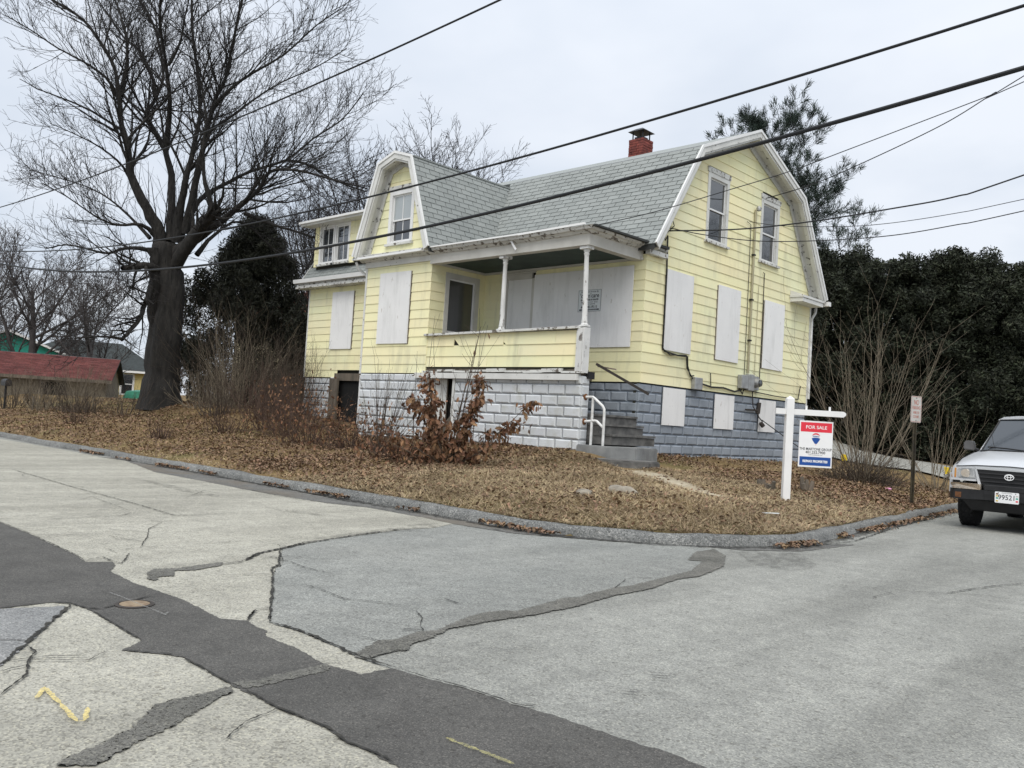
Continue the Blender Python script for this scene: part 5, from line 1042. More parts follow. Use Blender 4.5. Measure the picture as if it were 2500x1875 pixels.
canes('cane_shrub', (3.7, 7.6), 26, 2.0, .6, 'cane', 'small sprawling bare shrub behind the parking sign post', 73, .007, sub=2.2, foot=.3, curve=.02)
# thicket left of the house and brush before the garage
th = [((-15.4, .9), 60, 3.4, .35, 'stalk', 'tall bare brown saplings before the dark evergreen', 113), ((-12.9, .3), 50, 2.9, .4, 'cane', 'tall pale bare saplings between the maple and the left house corner', 114), ((-12.3, -.6), 70, 1.6, .5, 'stalk', 'dense brown twiggy thicket between the maple and the house, in front', 101), ((-11.4, 1.3), 80, 2.3, .38, 'stalk', 'dark tall thicket against the left house corner', 102), ((-10.0, -.2), 70, 1.3, .55, 'redstalk', 'dense reddish thicket right at the foundation corner', 103),
      ((-13.9, -.3), 60, 1.3, .6, 'cane', 'straw-coloured low thicket before the dark evergreen', 104), ((-9.3, -2.0), 70, .7, .8, 'redstalk', 'low spreading tangle on the bank left of the wing', 105), ((-19.6, -1.6), 70, 1.0, .75, 'cane', 'dense pale brush under the left maple limb', 106), ((-22.2, -1.8), 70, 1.1, .7, 'stalk', 'dense brown brush beside the mailbox', 107), ((-17.6, -2.2), 60, .8, .8, 'stalk', 'low dense brush at the left foot of the maple', 108),
      ((-24.5, .2), 60, 1.4, .6, 'cane', 'straw-coloured brush against the garage wall', 109), ((-10.6, -.3), 40, 1.5, .45, 'redstalk', 'reddish bare thicket by the low side door of the house', 74), ((-11.6, .6), 46, 2.0, .4, 'stalk', 'brown bare thicket at the left corner of the house', 75),
      ((-13.1, 1.5), 40, 2.4, .42, 'stalk', 'tall twiggy thicket in front of the dark evergreen bush', 76), ((-14.4, .4), 34, 1.7, .5, 'cane', 'straw-coloured twiggy shrub just right of the maple trunk', 77), ((-9.3, -.9), 36, 1.1, .55, 'redstalk', 'low red-brown bramble in front of the old cellar doorway', 78),
      ((-18.6, -2.2), 44, 1.3, .6, 'stalk', 'dry brush left of the maple trunk', 79), ((-20.4, -2.6), 50, 1.2, .65, 'cane', 'pale dry brush in front of the garage', 80), ((-23.0, -2.6), 46, 1.3, .6, 'stalk', 'brown dry brush before the garage wall, further left', 81), ((-25.5, -1.4), 40, 1.5, .55, 'cane', 'pale twiggy brush against the middle of the garage', 82),
      ((-15.2, -2.0), 26, 1.2, .6, 'stalk', 'sparse saplings at the foot of the maple', 83)]
for b_, n_, H_, sp_, mt_, lb_, sd_ in th: canes('thicket', b_, n_, H_, sp_, mt_, lb_, sd_, .0065, 'thicket', sub=3.2, foot=.55, wob=.09, group='bare thickets on the left')
for b_, lb_, sd_ in (((-8.6, -3.9), 'small dark tuft of dead stems on the bank, nearest the house', 84), ((-13.6, -3.9), 'small dark tuft of dead stems on the bank below the maple', 85)): canes('dead_tuft', b_, 70, .42, .7, 'redstalk', lb_, sd_, .005, 'dead growth', sub=2, foot=.25, k=4, wob=.15)
# ---- shrubs that keep their brown oak leaves
def leaf_mesh(seed, lobed=True):
    r = random.Random(seed); n = 5; L = .13; pts = []
    for i in range(n + 1):
        t = i / n; wv = math.sin(math.pi * min(1, t * 1.05 + .06)) ** .7 * .042 * (1.15 if t > .5 else .85); pts.append((t * L, wv)); 
        if lobed and i < n: pts.append(((t + .5 / n) * L, wv * .5))
    bend = r.uniform(-2.5, 2.5); curl = r.uniform(-.35, .5)
    def P(x, y): return (x, y * math.cos(abs(y) * 14 * curl), .6 * bend * x * x + abs(y) * curl + r.uniform(-.003, .003))
    V = [P(x, 0) for x, y in pts] + [P(x, y) for x, y in pts] + [P(x, -y) for x, y in pts]; m = len(pts)
    F = [(i, i + 1, m + i + 1, m + i) for i in range(m - 1)] + [(i + 1, i, 2 * m + i, 2 * m + i + 1) for i in range(m - 1)]
    me = bpy.data.meshes.new('leaf'); me.from_pydata(V, [], F); me.materials.append(M['oakleaf']); return me
LM = [leaf_mesh(i) for i in range(7)]
def leaves_on(t, paths, n, rng, size=1., tmin=.22, clump=.05):
    for i in range(n):
        P, R = paths[rng.integers(len(paths))]; p, r, d = interp(P, R, min(.999, tmin + (1 - tmin) * rng.random() ** .8))
        o = bpy.data.objects.new('leaf', LM[rng.integers(len(LM))]); o.location = p + rng.normal(0, clump, 3)
        o.rotation_euler = (rng.uniform(-1.2, 1.2), rng.uniform(.2, 1.6), rng.uniform(0, 6.28)); s = size * rng.uniform(.7, 1.35); o.scale = (s, s, s); link(o, t)
def leaf_mass(t, paths, n, rng, size, tmin=.15, clump=.07, low=.6):
    """the leaves too many to pick apart: joined into one part"""
    Vs, Fs, b = [], [], 0
    for i in range(n):
        P, R = paths[rng.integers(len(paths))]; p, r, d = interp(P, R, min(.999, tmin + (1 - tmin) * rng.random() ** low)); me = LM[rng.integers(len(LM))]
        e = Matrix.Rotation(rng.uniform(0, 6.28), 3, 'Z') @ Matrix.Rotation(rng.uniform(.0, 1.8), 3, 'Y') @ Matrix.Rotation(rng.uniform(-1.4, 1.4), 3, 'X'); q = np.array([v.co for v in me.vertices]) @ np.array(e).T * (size * rng.uniform(.55, 1.25)) + p + rng.normal(0, clump, 3)
        Vs.append(q); Fs += [[k + b for k in f.vertices] for f in me.polygons]; b += len(q)
    tag(mesh_obj('leaf_mass', np_mesh('leaf_mass', np.concatenate(Vs), np.array(Fs)), M['oakleafi'], t), kind='stuff')
def stems(name, base, specs, label, seed, mat='stalk', r=.012, n_leaf=0, size=1., low=None, mass=0):
    rng = np.random.default_rng(seed); b = np.array((base[0], base[1], hgt(*base) - .03)); t = thing(name, b, label, 'shrub'); P1 = []
    for (dx, dy, dz, lf) in specs:
        W = wander(rng, b + np.array([dx * .1, dy * .1, 0]), np.array([dx, dy, dz]), math.sqrt(dx * dx + dy * dy + dz * dz), 7, .03, .0); P1.append((W, [r * (1.2 - .9 * j / 7) for j in range(8)], lf))
    P2 = sprout(rng, [p[:2] for p in P1], 3.2, (20, 55), .26, .5, 4, .08, .04, .25, .004, 2, 7, .2)
    tag(mesh_obj('stem', tubes([p[:2] for p in P1], 6, 'stem'), M[mat], t), kind='stuff'); tag(mesh_obj('twigs', tubes(P2, 3, 'twigs'), M[mat], t), kind='stuff')
    lp = [p[:2] for p in P1 if p[2]]
    if n_leaf: leaves_on(t, lp + P2[:len(lp) * 2], n_leaf, rng, size)
    if mass: leaf_mass(t, lp + P2[:len(lp) * 2], mass, rng, size * .9, .02, .06, 1.5)
    return t, P1, P2
CR = np.array((.724, .687)); CF2 = np.array((-.69, .72))      # across the view and away, for shrubs spread over the front bank
def sp(a, f, z, lf=1): v = CR * a + CF2 * f; return (v[0], v[1], z, lf)
OK = (-.5, -2.8)
stems('oak_shrub', OK, [sp(.40, 0, 1.52), sp(.33, -.1, 1.2), sp(1.2, .1, .98), sp(-.50, .1, 1.5), sp(-.42, -.15, 1.1), sp(-.62, .2, 1.15), sp(.10, -.2, .7), sp(.8, -.1, .5), sp(-.2, -.25, .6), sp(.3, .2, .65), sp(-.8, 0, .5), sp(-.95, -.2, .32), sp(.2, -.3, .4), sp(.5, -.2, .3), sp(-.5, -.3, .3), sp(.46, .1, 2.3, 0), sp(.18, .1, 2.2, 0)], 'oak sapling clump still holding brown leaves in front of the block wall', 91, n_leaf=300, size=.92, mass=1500)
t_, p_, q_ = canes('bramble', (-1.5, -2.9), 120, .62, .75, 'redstalk', 'low brown-leaved tangle at the foot of the oak sapling', 97, .0045, 'bramble', sub=2.6, foot=.6, k=5, wob=.14, curve=0); leaf_mass(t_, p_ + q_, 700, np.random.default_rng(7), .68, .1, .08)
canes('sprout_shrub', (-3.1, -2.2), 40, 1.75, .5, 'stalk', 'leafless spray of thin straight stems left of the oak sapling', 92, .0062, sub=1.2, foot=.15, k=6, wob=.03, curve=.0, lean=(.1, .1))
t_, p_, q_ = canes('sprout_shrub', (-2.7, -1.0), 12, 2.5, .15, 'stalk', 'few tall upright shoots before the boarded wing window', 93, .008, sub=.3, foot=.9, k=6, wob=.02, curve=.03); leaves_on(t_, p_, 16, np.random.default_rng(3), .8, .3)
t_, p_, q_ = canes('bramble', (-4.4, -1.9), 110, .95, .68, 'redstalk', 'low red-brown bramble at the left foot of the wing wall', 94, .005, 'bramble', sub=2.6, foot=.6, k=5, wob=.13, curve=0); leaf_mass(t_, p_ + q_, 500, np.random.default_rng(4), .6, .1, .1)
t_, p_, q_ = canes('bramble', (-6.2, -1.7), 110, 1.2, .62, 'redstalk', 'tangled bramble with clinging leaves before the dark doorway', 95, .005, 'bramble', sub=2.6, foot=.7, k=5, wob=.12, curve=0); leaf_mass(t_, p_ + q_, 500, np.random.default_rng(5), .6, .1, .1)
t_, p_, q_ = canes('bramble', (-8.1, -1.0), 100, 1.45, .52, 'redstalk', 'taller bramble of dark stems at the left house corner', 96, .005, 'bramble', sub=2.6, foot=.7, k=5, wob=.1, curve=.01); leaf_mass(t_, p_ + q_, 260, np.random.default_rng(6), .6, .1, .1)
# ---- ground cover: leaf litter and matted dry grass
def scatter(n, fn, x0, x1, y0, y1, rng):
    x = rng.uniform(x0, x1, n * 4); y = rng.uniform(y0, y1, n * 4); k = rng.random(n * 4); ok = [i for i in range(n * 4) if k[i] < fn(x[i], y[i])][:n]
    return np.array([(x[i], y[i], hgt(x[i], y[i])) for i in ok])
def on_path(x, y): t = (x - 1.45) / 2.6; return 0 < t < 1 and abs(y + .42 + t * 1.71) < .19 + .05 * math.sin(x * 7)
def blocked(x, y): return (on_path(x, y) and random.random() < .9) or inside(x, y) < .13 or (x > XML and x < XG and y > YF - .05) or (XWL < x < X0 and y > -.03) or (-.2 < x < 1.4 and -.45 < y < 1.7)
def nz(x, y, s=1.): return .5 + .25 * (math.sin(x * 1.9 * s + 1.3 * math.sin(y * 1.1 * s)) + math.sin(y * 2.3 * s + 1.7 * math.sin(x * .8 * s + 2)))
def f_litter(x, y):
    if blocked(x, y): return 0
    d = .22 + .9 * sm(1.1, -1.0, x) * sm(-5.35, -4.7, y) + .9 * sm(.2, 1.3, y) * sm(1.2, 2.4, x) + .35 * sm(-5, -8, x)
    return min(1, d) * (.35 + .9 * nz(x, y))
def f_grass(x, y):
    if blocked(x, y): return 0
    d = .95 - .84 * sm(.6, -1.3, x) * sm(-5.3, -4.7, y) - .55 * sm(.4, 1.5, y) * sm(1.2, 2.4, x)
    return max(.08, d) * (.25 + .75 * nz(x, y, .7) + .35 * nz(x + 5, y - 3, 2.1))
rng = np.random.default_rng(77)
def leaf_field(C, size, name, mat):
    n = len(C); a = rng.uniform(0, 6.28, n); s = size * rng.uniform(.55, 1.3, n); tilt = rng.normal(0, .55, n); fold = rng.uniform(.1, .9, n)
    ux, uy = np.cos(a), np.sin(a); C = C + np.stack([0 * a, 0 * a, s * .25 + .012], 1)
    u = np.stack([ux * np.cos(tilt), uy * np.cos(tilt), np.sin(tilt)], 1) * (s * .5)[:, None]; v = np.stack([-uy, ux, 0 * a], 1) * (s * .32)[:, None]; w_ = np.stack([0 * a, 0 * a, s * .32 * fold], 1)
    V = np.stack([C - u, C + v + w_, C + u, C - v + w_], 1).reshape(-1, 3); b = np.arange(n)[:, None] * 4
    F = np.concatenate([b + np.array([0, 2, 1]), b + np.array([0, 3, 2])], 1).reshape(-1, 3)
    tag(mesh_obj(name, np_mesh(name, V, F), M[mat]), name.replace('_', ' ') + ' strewn over the bank between house and kerb', 'leaf litter', kind='stuff')
def kerb_leaves(n):
    y = rng.uniform(-5.9, 8, n); out = []
    for i in range(n):
        if i % 2: x = rng.uniform(-9, 4.5); q = (x, -5.5 - abs(rng.normal(0, .09)))
        else: q = (xcurb(y[i]) + abs(rng.normal(0, .09)), y[i])
        if -.45 < inside(*q) < .0 and nz(q[0] * 2, q[1] * 2) > .5: out.append((q[0], q[1], .012))
    for i in range(n):
        x = rng.uniform(-14, 5.7); y_ = rng.uniform(-5.5, 8); s_ = inside(x, y_)
        if .05 < s_ < .2: out.append((x, y_, .105))
    return np.array(out)
leaf_field(np.concatenate([kerb_leaves(5000), scatter(60000, f_litter, -22, 5.6, -5.4, 8.5, rng), scatter(16000, f_litter, -3.5, 5.6, -5.4, 4.5, rng)]), .06, 'fallen_leaves', 'litter')
def grass_field(C, L, name, mat, lab):
    n = len(C); a = rng.uniform(0, 6.28, n); l = L * rng.uniform(.5, 1.4, n); el = np.abs(rng.normal(.06, .2, n)); h = np.stack([np.cos(a) * np.cos(el), np.sin(a) * np.cos(el), np.sin(el)], 1) * l[:, None]
    s = np.stack([-np.sin(a), np.cos(a), 0 * a], 1) * (.0016 + .0016 * rng.random(n))[:, None]; C = C + np.stack([0 * a, 0 * a, rng.uniform(0, .02, n)], 1)
    mid = C + h * .55 + np.stack([0 * a, 0 * a, l * .10], 1)
    V = np.stack([C - s, C + s, mid + s * .8, C + h, mid - s * .8], 1).reshape(-1, 3); b = np.arange(n)[:, None] * 5
    F = np.concatenate([b + np.array([0, 1, 2]), b + np.array([0, 2, 4]), b + np.array([4, 2, 3])], 1).reshape(-1, 3)
    tag(mesh_obj(name, np_mesh(name, V, F), M[mat]), lab, 'grass', kind='stuff')
grass_field(np.concatenate([scatter(120000, f_grass, -1, 5.7, -5.4, 1.6, rng), scatter(70000, f_grass, -24, 5.6, -5.4, 9, rng)]), .11, 'dry_grass', 'grass', 'matted tan winter grass covering the corner lawn')
f_edge = lambda x, y: (.9 if .24 < inside(x, y) < .42 else 0)
def f_green(x, y): return 0 if blocked(x, y) else max(sm(.9, .2, abs(x - 2.2) / 2.2) * sm(-.9, .2, y) * sm(2.6, 1.4, y), .8 * sm(-12.5, -13.5, x) * sm(-3, -1.5, y), .4 * sm(-1.2, -.3, y) * sm(-3, -1, x) * sm(.8, .2, x)) * nz(x, y)
grass_field(scatter(16000, f_green, -20, 5, -4, 3, rng), .07, 'green_grass', 'green', 'thin green grass in patches near the foundation and below the maple')
grass_field(scatter(9000, lambda x, y: (.9 if .10 < inside(x, y) < .30 else 0), -8, 5.8, -5.5, 8, rng), .07, 'edge_grass', 'grass', 'dry grass fringe hanging over the kerb edge')

# ================================================================ STREET THINGS
# ---- overhead cables
def cable(pts, r, label, group=None, ext0=None, ext1=None, sag=0, mat='cable', n=8, dens=14):
    P = [Vector(p) for p in pts]
    if ext0: P = [Vector(ext0)] + P
    if ext1: P = P + [Vector(ext1)]
    out = []
    for i in range(len(P) - 1):
        p0, p1, p2, p3 = P[max(i - 1, 0)], P[i], P[i + 1], P[min(i + 2, len(P) - 1)]
        for k in range(dens):
            t = k / dens; out.append(.5 * (2 * p1 + (p2 - p0) * t + (2 * p0 - 5 * p1 + 4 * p2 - p3) * t * t + (3 * p1 - p0 - 3 * p2 + p3) * t ** 3))
    out.append(P[-1])
    o = MB().tube(out, r, n).build('overhead_cable', M[mat], None, smooth=True)
    return tag(o, label, 'cable', group)
def parab(pts, y, xs):
    """least-squares catenary (parabola) through sighted points, sampled at xs"""
    a = np.polyfit([p[0] for p in pts], [p[2] for p in pts], 2); return [(x, y, float(np.polyval(a, x))) for x in xs]
cable(parab([(8.18,-5.0,4.633),(4.762,-5.0,4.419),(3.025,-5.0,4.335),(-2.321,-5.0,4.247),(-8.715,-5.0,4.378),(-17.113,-5.0,5.039)], -5, np.linspace(-32, 24, 40)), .014, 'black overhead cable crossing the roof, upper of the two thick lines', dens=2)
cable(parab([(8.195,-5.0,4.145),(4.798,-5.0,3.851),(3.073,-5.0,3.738),(-2.239,-5.0,3.62),(-8.275,-5.0,3.802),(-17.01,-5.0,4.662)], -5, np.linspace(-32, 24, 40)), .021, 'thickest black overhead cable crossing the porch and roof', dens=2)
cable(parab([(2.507,-5.2,6.283),(-0.105,-5.2,6.162),(-2.867,-5.2,6.12),(-7.547,-5.2,6.014),(-16.718,-5.2,6.17)], -5.2, np.linspace(-40, 24, 40)), .013, 'overhead cable running down from the top across the maple crown', dens=2)
cable(parab([(-12.634,3.0,14.071),(-24.812,3.0,14.071),(-48.015,3.0,15.391)], 3, np.linspace(-60, 5, 30)), .008, 'faint thin wire high behind the maple at far left', dens=2)
PX = (12.0, 6.0)
def extend(P):          # carry a service drop on to the pole across the side street
    a, b = Vector(P[0]), Vector(P[1]); d = (a - b); k = (PX[0] - a.x) / d.x; return (PX[0], PX[1], a.z + d.z * k * 1.12)
for key, pts, r, lb in (('E', [(6.249,3.015,7.123),(5.8,2.783,6.914),(3.913,1.803,6.082),(3.091,1.376,5.731),(2.214,0.921,5.428),(1.098,0.342,5.056),(0.154,-0.148,4.814)], .008, 'thin service wire running to the corner of the porch eave'), ('F', [(5.488,6.125,8.441),(4.962,6.136,8.215),(3.949,6.155,7.746),(2.054,6.192,7.149),(1.094,6.21,6.919),(0.124,6.229,6.784)], .011, 'twisted service drop running to the top of the right gable window'), ('G', [(6.028,4.134,5.912),(5.036,3.824,5.599),(4.007,3.503,5.434),(2.714,3.099,5.268),(1.439,2.701,5.183),(0.113,2.287,5.21)], .014, 'dark service cable running to the wire bundle at the roof edge'),
                        ('H', [(5.658,5.734,5.909),(4.479,5.685,5.774),(3.218,5.632,5.708),(2.185,5.589,5.745),(0.91,5.536,5.895),(0.12,5.503,6.074)], .007, 'thin wire running to the hook between the gable windows'), ('I', [(6.06,4.085,5.275),(5.072,3.766,5.076),(4.052,3.437,4.925),(2.824,3.041,4.88),(1.803,2.712,4.918),(0.875,2.413,5.07),(0.126,2.171,5.253)], .009, 'lowest thin wire crossing both gable windows')):
    cable(pts, r, lb, ext0=extend(pts), n=6)
# ---- for sale post and hanging panel
SX, SY = 4.27, -.60; sz = hgt(SX, SY); u = Vector((.735, .678, 0)); nn = Vector((.678, -.735, 0)); top = sz + 1.50; Z = Vector((0, 0, 1))
base = Vector((SX, SY, sz))
fs = thing('sign_post', base, 'white wooden yard sign post with a crossarm, standing on the corner lawn', 'sign post')
def sb(mb, a, b, z0, z1, d0, d1): return mb.obox(base + u * a + nn * d0 + Z * (z0 - sz), u * (b - a), nn * (d1 - d0), Z * (z1 - z0))
pmb = sb(MB(), -.052, .052, sz - .1, top - .03, -.052, .052); q = [base + u * a + nn * b + Z * (top - .03 - sz) for a, b in ((-.052, -.052), (.052, -.052), (.052, .052), (-.052, .052))]
pmb.add(q + [base + Z * (top - sz + .012)], [(0, 1, 4), (1, 2, 4), (2, 3, 4), (3, 0, 4)]); pmb.build('post', M['clean'], fs)
za = top - .215
A = [base + u * a + nn * -.036 + Z * (z - sz) for a, z in ((-.20, za - .04), (-.20, za + .042), (.765, za + .042), (.80, za + .02), (.80, za - .01), (.765, za - .04))]
MB().prism(A, nn * .072).build('crossarm', M['clean'], fs)
for a in (.24, .575): sb(MB(), a - .012, a + .012, za + .042, za + .10, -.012, .012).build('finial', M['clean'], fs)
u2 = Vector((.70, .714, 0)); n2_ = Vector((.714, -.70, 0)); P0 = base + u * .395 + Z * (za - .115 - sz)
pn = thing('for_sale_panel', P0, 'white real estate panel with red and blue bands hanging from the white post', 'sign')
W_, H_ = .49, .665
def pb(a, b, z0, z1, d0, d1): return MB().obox(P0 + u2 * a + Z * z0 + n2_ * d0, u2 * (b - a), n2_ * (d1 - d0), Z * (z1 - z0))
pb(-W_ / 2, W_ / 2, -H_, 0, -.006, .006).build('panel', M['signw'], pn, bevel=.002)
pb(-W_ / 2 + .018, W_ / 2 - .018, -.158, -.022, .006, .0072).build('red_band', M['red'], pn); pb(-W_ / 2 + .018, W_ / 2 - .018, -.64, -.515, .006, .0072).build('blue_band', M['blue'], pn)
def pt(s, size, z, mat, off=0, sx=1., a=0, dd=.0078): return text(s, size, P0 + u2 * a + Z * z + n2_ * dd, u2, Z, M[mat], pn, off=off, sx=sx)
pt('FOR SALE', .066, -.092, 'signw', .0010, 1.1); pt('THE MARTONE GROUP', .052, -.405, 'ink', .0006, .86); pt('401.232.7900', .052, -.452, 'ink', .0006, 1.02); pt('MARTONEGROUP.COM', .017, -.488, 'ink', 0, 1.1); pt('RE/MAX PROPERTIES', .046, -.580, 'signw', .002, .86)
def disc_part(name, pts, mat): MB().prism([P0 + u2 * x + Z * z + n2_ * .0062 for x, z in pts], n2_ * .0012).build(name, M[mat], pn, tri=True)
cz, R_ = -.235, .063
disc_part('balloon_top', [(R_ * math.cos(a), cz + R_ * math.sin(a)) for a in np.linspace(.42, math.pi - .42, 14)] + [(-.035, cz + .036), (0, cz + .043), (.035, cz + .036)], 'red')
disc_part('balloon_base', [(-R_ * .98, cz - .012), (-.03, cz - .004), (0, cz - .002), (.03, cz - .004), (R_ * .98, cz - .012), (.05, cz - .042), (.014, cz - .092), (-.014, cz - .092), (-.05, cz - .042)], 'blue')
disc_part('basket', [(-.005, cz - .100), (.005, cz - .100), (.004, cz - .110), (-.004, cz - .110)], 'red')
pt('RE/MAX', .026, cz + .014, 'blue', .0006, 1.05)
for a in (-.165, .165): MB().tube([P0 + u2 * a + Z * -.02, P0 + u2 * a + Z * .035 + n2_ * .006, P0 + u2 * a + Z * .075], .005, 6).build('hook', M['black'], pn)
# ---- parking sign
KX, KY = 4.70, 3.28; kz = hgt(KX, KY); ang = math.radians(-14); kn = Vector((math.cos(ang), math.sin(ang), 0)); ku = Vector((-kn.y, kn.x, 0)); kb = Vector((KX, KY, kz))
pk = thing('parking_sign', kb, 'faded no parking sign on a dark narrow post by the kerb', 'street sign')
mb = MB()
for a, b, d0, d1 in ((-.028, -.020, -.03, 0), (.020, .028, -.03, 0), (-.022, .022, -.034, -.026), (-.045, -.028, -.004, .002), (.028, .045, -.004, .002)):
    mb.obox(kb + ku * a + kn * d0 + Z * -.2, ku * (b - a), kn * (d1 - d0), Z * 1.98)
M['post2'] = simple('weathered_post', (.075, .062, .035), .8, (.035, .030, .022), 8); mb.build('post', M['post2'], pk)
kc = kb + Z * 1.645; w2, h2, rc = .152, .228, .035
def rrect(w_, h_, r_, n=5):
    P = []
    for cx_, cy_, a0 in ((w_ - r_, h_ - r_, 0), (-w_ + r_, h_ - r_, 90), (-w_ + r_, -h_ + r_, 180), (w_ - r_, -h_ + r_, 270)):
        P += [(cx_ + r_ * math.cos(math.radians(a0 + 90 * i / n)), cy_ + r_ * math.sin(math.radians(a0 + 90 * i / n))) for i in range(n + 1)]
    return P
MB().prism([kc + ku * a + Z * b + kn * .003 for a, b in rrect(w2, h2, rc)], kn * .004).build('plate', M['oldsign'], pk, tri=True)
ro, ri = rrect(w2 - .008, h2 - .008, rc), rrect(w2 - .015, h2 - .015, rc - .006); m_ = len(ro)
MB().add([kc + ku * a + Z * b + kn * .0082 for a, b in ro + ri], [(i, (i + 1) % m_, m_ + (i + 1) % m_, m_ + i) for i in range(m_)]).build('border', M['oldred'], pk)
for s, sz_, z, sx in (('NO', .12, .115, .75), ('PARKING', .085, .025, .66), ('HERE TO', .062, -.06, .72), ('CORNER', .062, -.13, .74)): text(s, sz_, kc + Z * z + kn * .009, ku, Z, M['oldred'], pk, off=.001, sx=sx)
for z in (.195, -.195): MB().lathe([(.010, 0), (.010, .006), (.001, .008)], tuple(kc + Z * z + kn * .006), 8, 'X').build('bolt', M['brown'], pk)
# ---- small things on the lawn
for i, ((x, y), lb) in enumerate((((.9, 9.3), 'small yellow marker flag by the cane shrub and white sign'), ((2.95, 10.6), 'small yellow marker flag in front of the driveway near the truck'))):
    z = hgt(x, y); f = thing('marker_flag', (x, y, z), lb, 'flag', 'yellow marker flags')
    MB().tube([(x, y, z - .05), (x, y, z + .36)], .003, 5).build('wire', M['metal'], f)
    M.setdefault('flag', simple('flag_yellow', (.75, .55, .02), .6, (.7, .5, .02)))
    MB().add([(x, y, z + .36), (x + .10, y + .07, z + .34), (x + .13, y + .10, z + .20), (x + .02, y + .03, z + .17), (x, y - .004, z + .36), (x + .10, y + .066, z + .34), (x + .13, y + .096, z + .20), (x + .02, y + .026, z + .17)], [(0, 1, 2, 3), (7, 6, 5, 4), (0, 4, 5, 1), (1, 5, 6, 2), (2, 6, 7, 3), (3, 7, 4, 0)]).build('pennant', M['flag'], f)
def rock(name, x, y, r, lab, seed, mat, sq=.55, cat='rock'):
    bm = bmesh.new(); bmesh.ops.create_icosphere(bm, subdivisions=3, radius=1); rr = np.random.default_rng(seed); K = rr.normal(0, 1.6, (6, 3)); ph = rr.uniform(0, 6, 6)
    for v in bm.verts:
        d = 1 + sum(.07 * math.sin(v.co.dot(Vector(k)) * 1.3 + p) for k, p in zip(K, ph)); v.co = Vector((v.co.x * r[0], v.co.y * r[1], v.co.z * r[2])) * d
    for f in bm.faces: f.smooth = True
    me = bpy.data.meshes.new(name); bm.to_mesh(me); bm.free(); o = mesh_obj(name, me, M[mat]); o.location = (x, y, hgt(x, y) + r[2] * (sq - .62)); return tag(o, lab, cat)
M['stone'] = simple('lawn_stone', (.30, .27, .22), .95, (.17, .15, .12), 9, bmp=.6, bsc=30)
rock('rock', 3.41, -3.36, (.20, .13, .09), 'pale flat rock showing through the lawn grass, right of two', 3, 'stone', .55); rock('rock', 3.33, -4.05, (.12, .09, .07), 'small pale rock in the lawn grass, left of two', 4, 'stone', .6)
rock('litter_scrap', 3.75, 4.75, (.07, .05, .035), 'crumpled pink scrap of litter among the leaves', 5, None or 'flag', .9, 'litter')
M['pink'] = simple('pink', (.65, .18, .42), .5, (.7, .3, .5)); so_ = [o for o in col.objects if o.name == 'litter_scrap'][0]; so_.data.materials[0] = M['pink']
rock('debris', 3.52, -5.78, (.16, .05, .035), 'black scrap of debris lying against the kerb', 6, 'black', .6, 'debris')
for x, y, h, lb in ((3.2, .75, .16, 'broken grey stump near the steps path'), (3.52, .42, .15, 'low dark stump beside the sign post'), (3.85, .98, .26, 'short cut stump behind the white sign post')):
    z = hgt(x, y); t = thing('tree_stump', (x, y, z), lb, 'stump', 'stumps on the corner lawn'); r_ = random.Random(int(x * 100))
    for k in range(5):
        a, b = r_.uniform(-.09, .09), r_.uniform(-.09, .09); MB().tube([(x + a * .5, y + b * .5, z - .05), (x + a, y + b, z + h * r_.uniform(.5, 1))], [.055, .03], 7).build('stub', M['wood'], t)
t = tag(MB().obox((4.95, -2.6, hgt(4.95, -2.6) + .02), (.16, .12, .005), (.012, -.016, 0), (0, 0, .012)).build('stick', M['paper'], None), 'pale flat stick lying on the grass by the kerb', 'stick')
# ---- mailbox, posts and fence on the left
mx_, my_ = -23.0, -2.85; mz = hgt(mx_, my_)
mbx = thing('mailbox', (mx_, my_, mz), 'black mailbox on a thin dark post at the far left', 'mailbox')
MB().tube([(mx_, my_, mz - .1), (mx_, my_, mz + .80)], .035, 8).build('post', M['black'], mbx)
MB().prism([(mx_ - .25, my_ + .1 * math.cos(a), mz + .88 + .12 * math.sin(a)) for a in np.linspace(0, math.pi, 9)] + [(mx_ - .25, my_ - .1, mz + .76), (mx_ - .25, my_ + .1, mz + .76)], (.5, 0, 0)).build('box', M['black'], mbx)
MB().prism([(mx_ + .252, my_ + .09 * math.cos(a), mz + .88 + .11 * math.sin(a)) for a in np.linspace(0, math.pi, 9)] + [(mx_ + .252, my_ - .09, mz + .78), (mx_ + .252, my_ + .09, mz + .78)], (.01, 0, 0)).build('door', M['brown'], mbx)
def wood_post(x, y, h, lb, r=.045): z = hgt(x, y); return tag(MB().tube([(x, y, z - .1), (x + .01, y, z + h)], [r, r * .9], 8).build('wooden_post', M['wood'], None), lb, 'post', 'old posts on the left')
wood_post(-21.6, -2.4, .48, 'short weathered wooden post right of the mailbox'); wood_post(-12.6, -.75, .75, 'thin rusty fence post on the grass right of the maple', .02)
fe = thing('wire_fence', (-15, 3.2, 1.0), 'old rusty rail and wire fence in the thicket right of the maple', 'fence')
for x in (-18.6, -16.9, -15.2): MB().tube([(x, 3.2, .9), (x, 3.2, 2.0)], .03, 6).build('fence_post', M['brown'], fe)
MB().tube([(-18.6, 3.2, 1.95), (-15.2, 3.2, 1.97)], .022, 6).build('rail', M['metal'], fe)
for z in (1.2, 1.45, 1.7): MB().tube([(-18.6, 3.2, z), (-15.2, 3.2, z)], .004, 4).build('wire', M['brown'], fe)
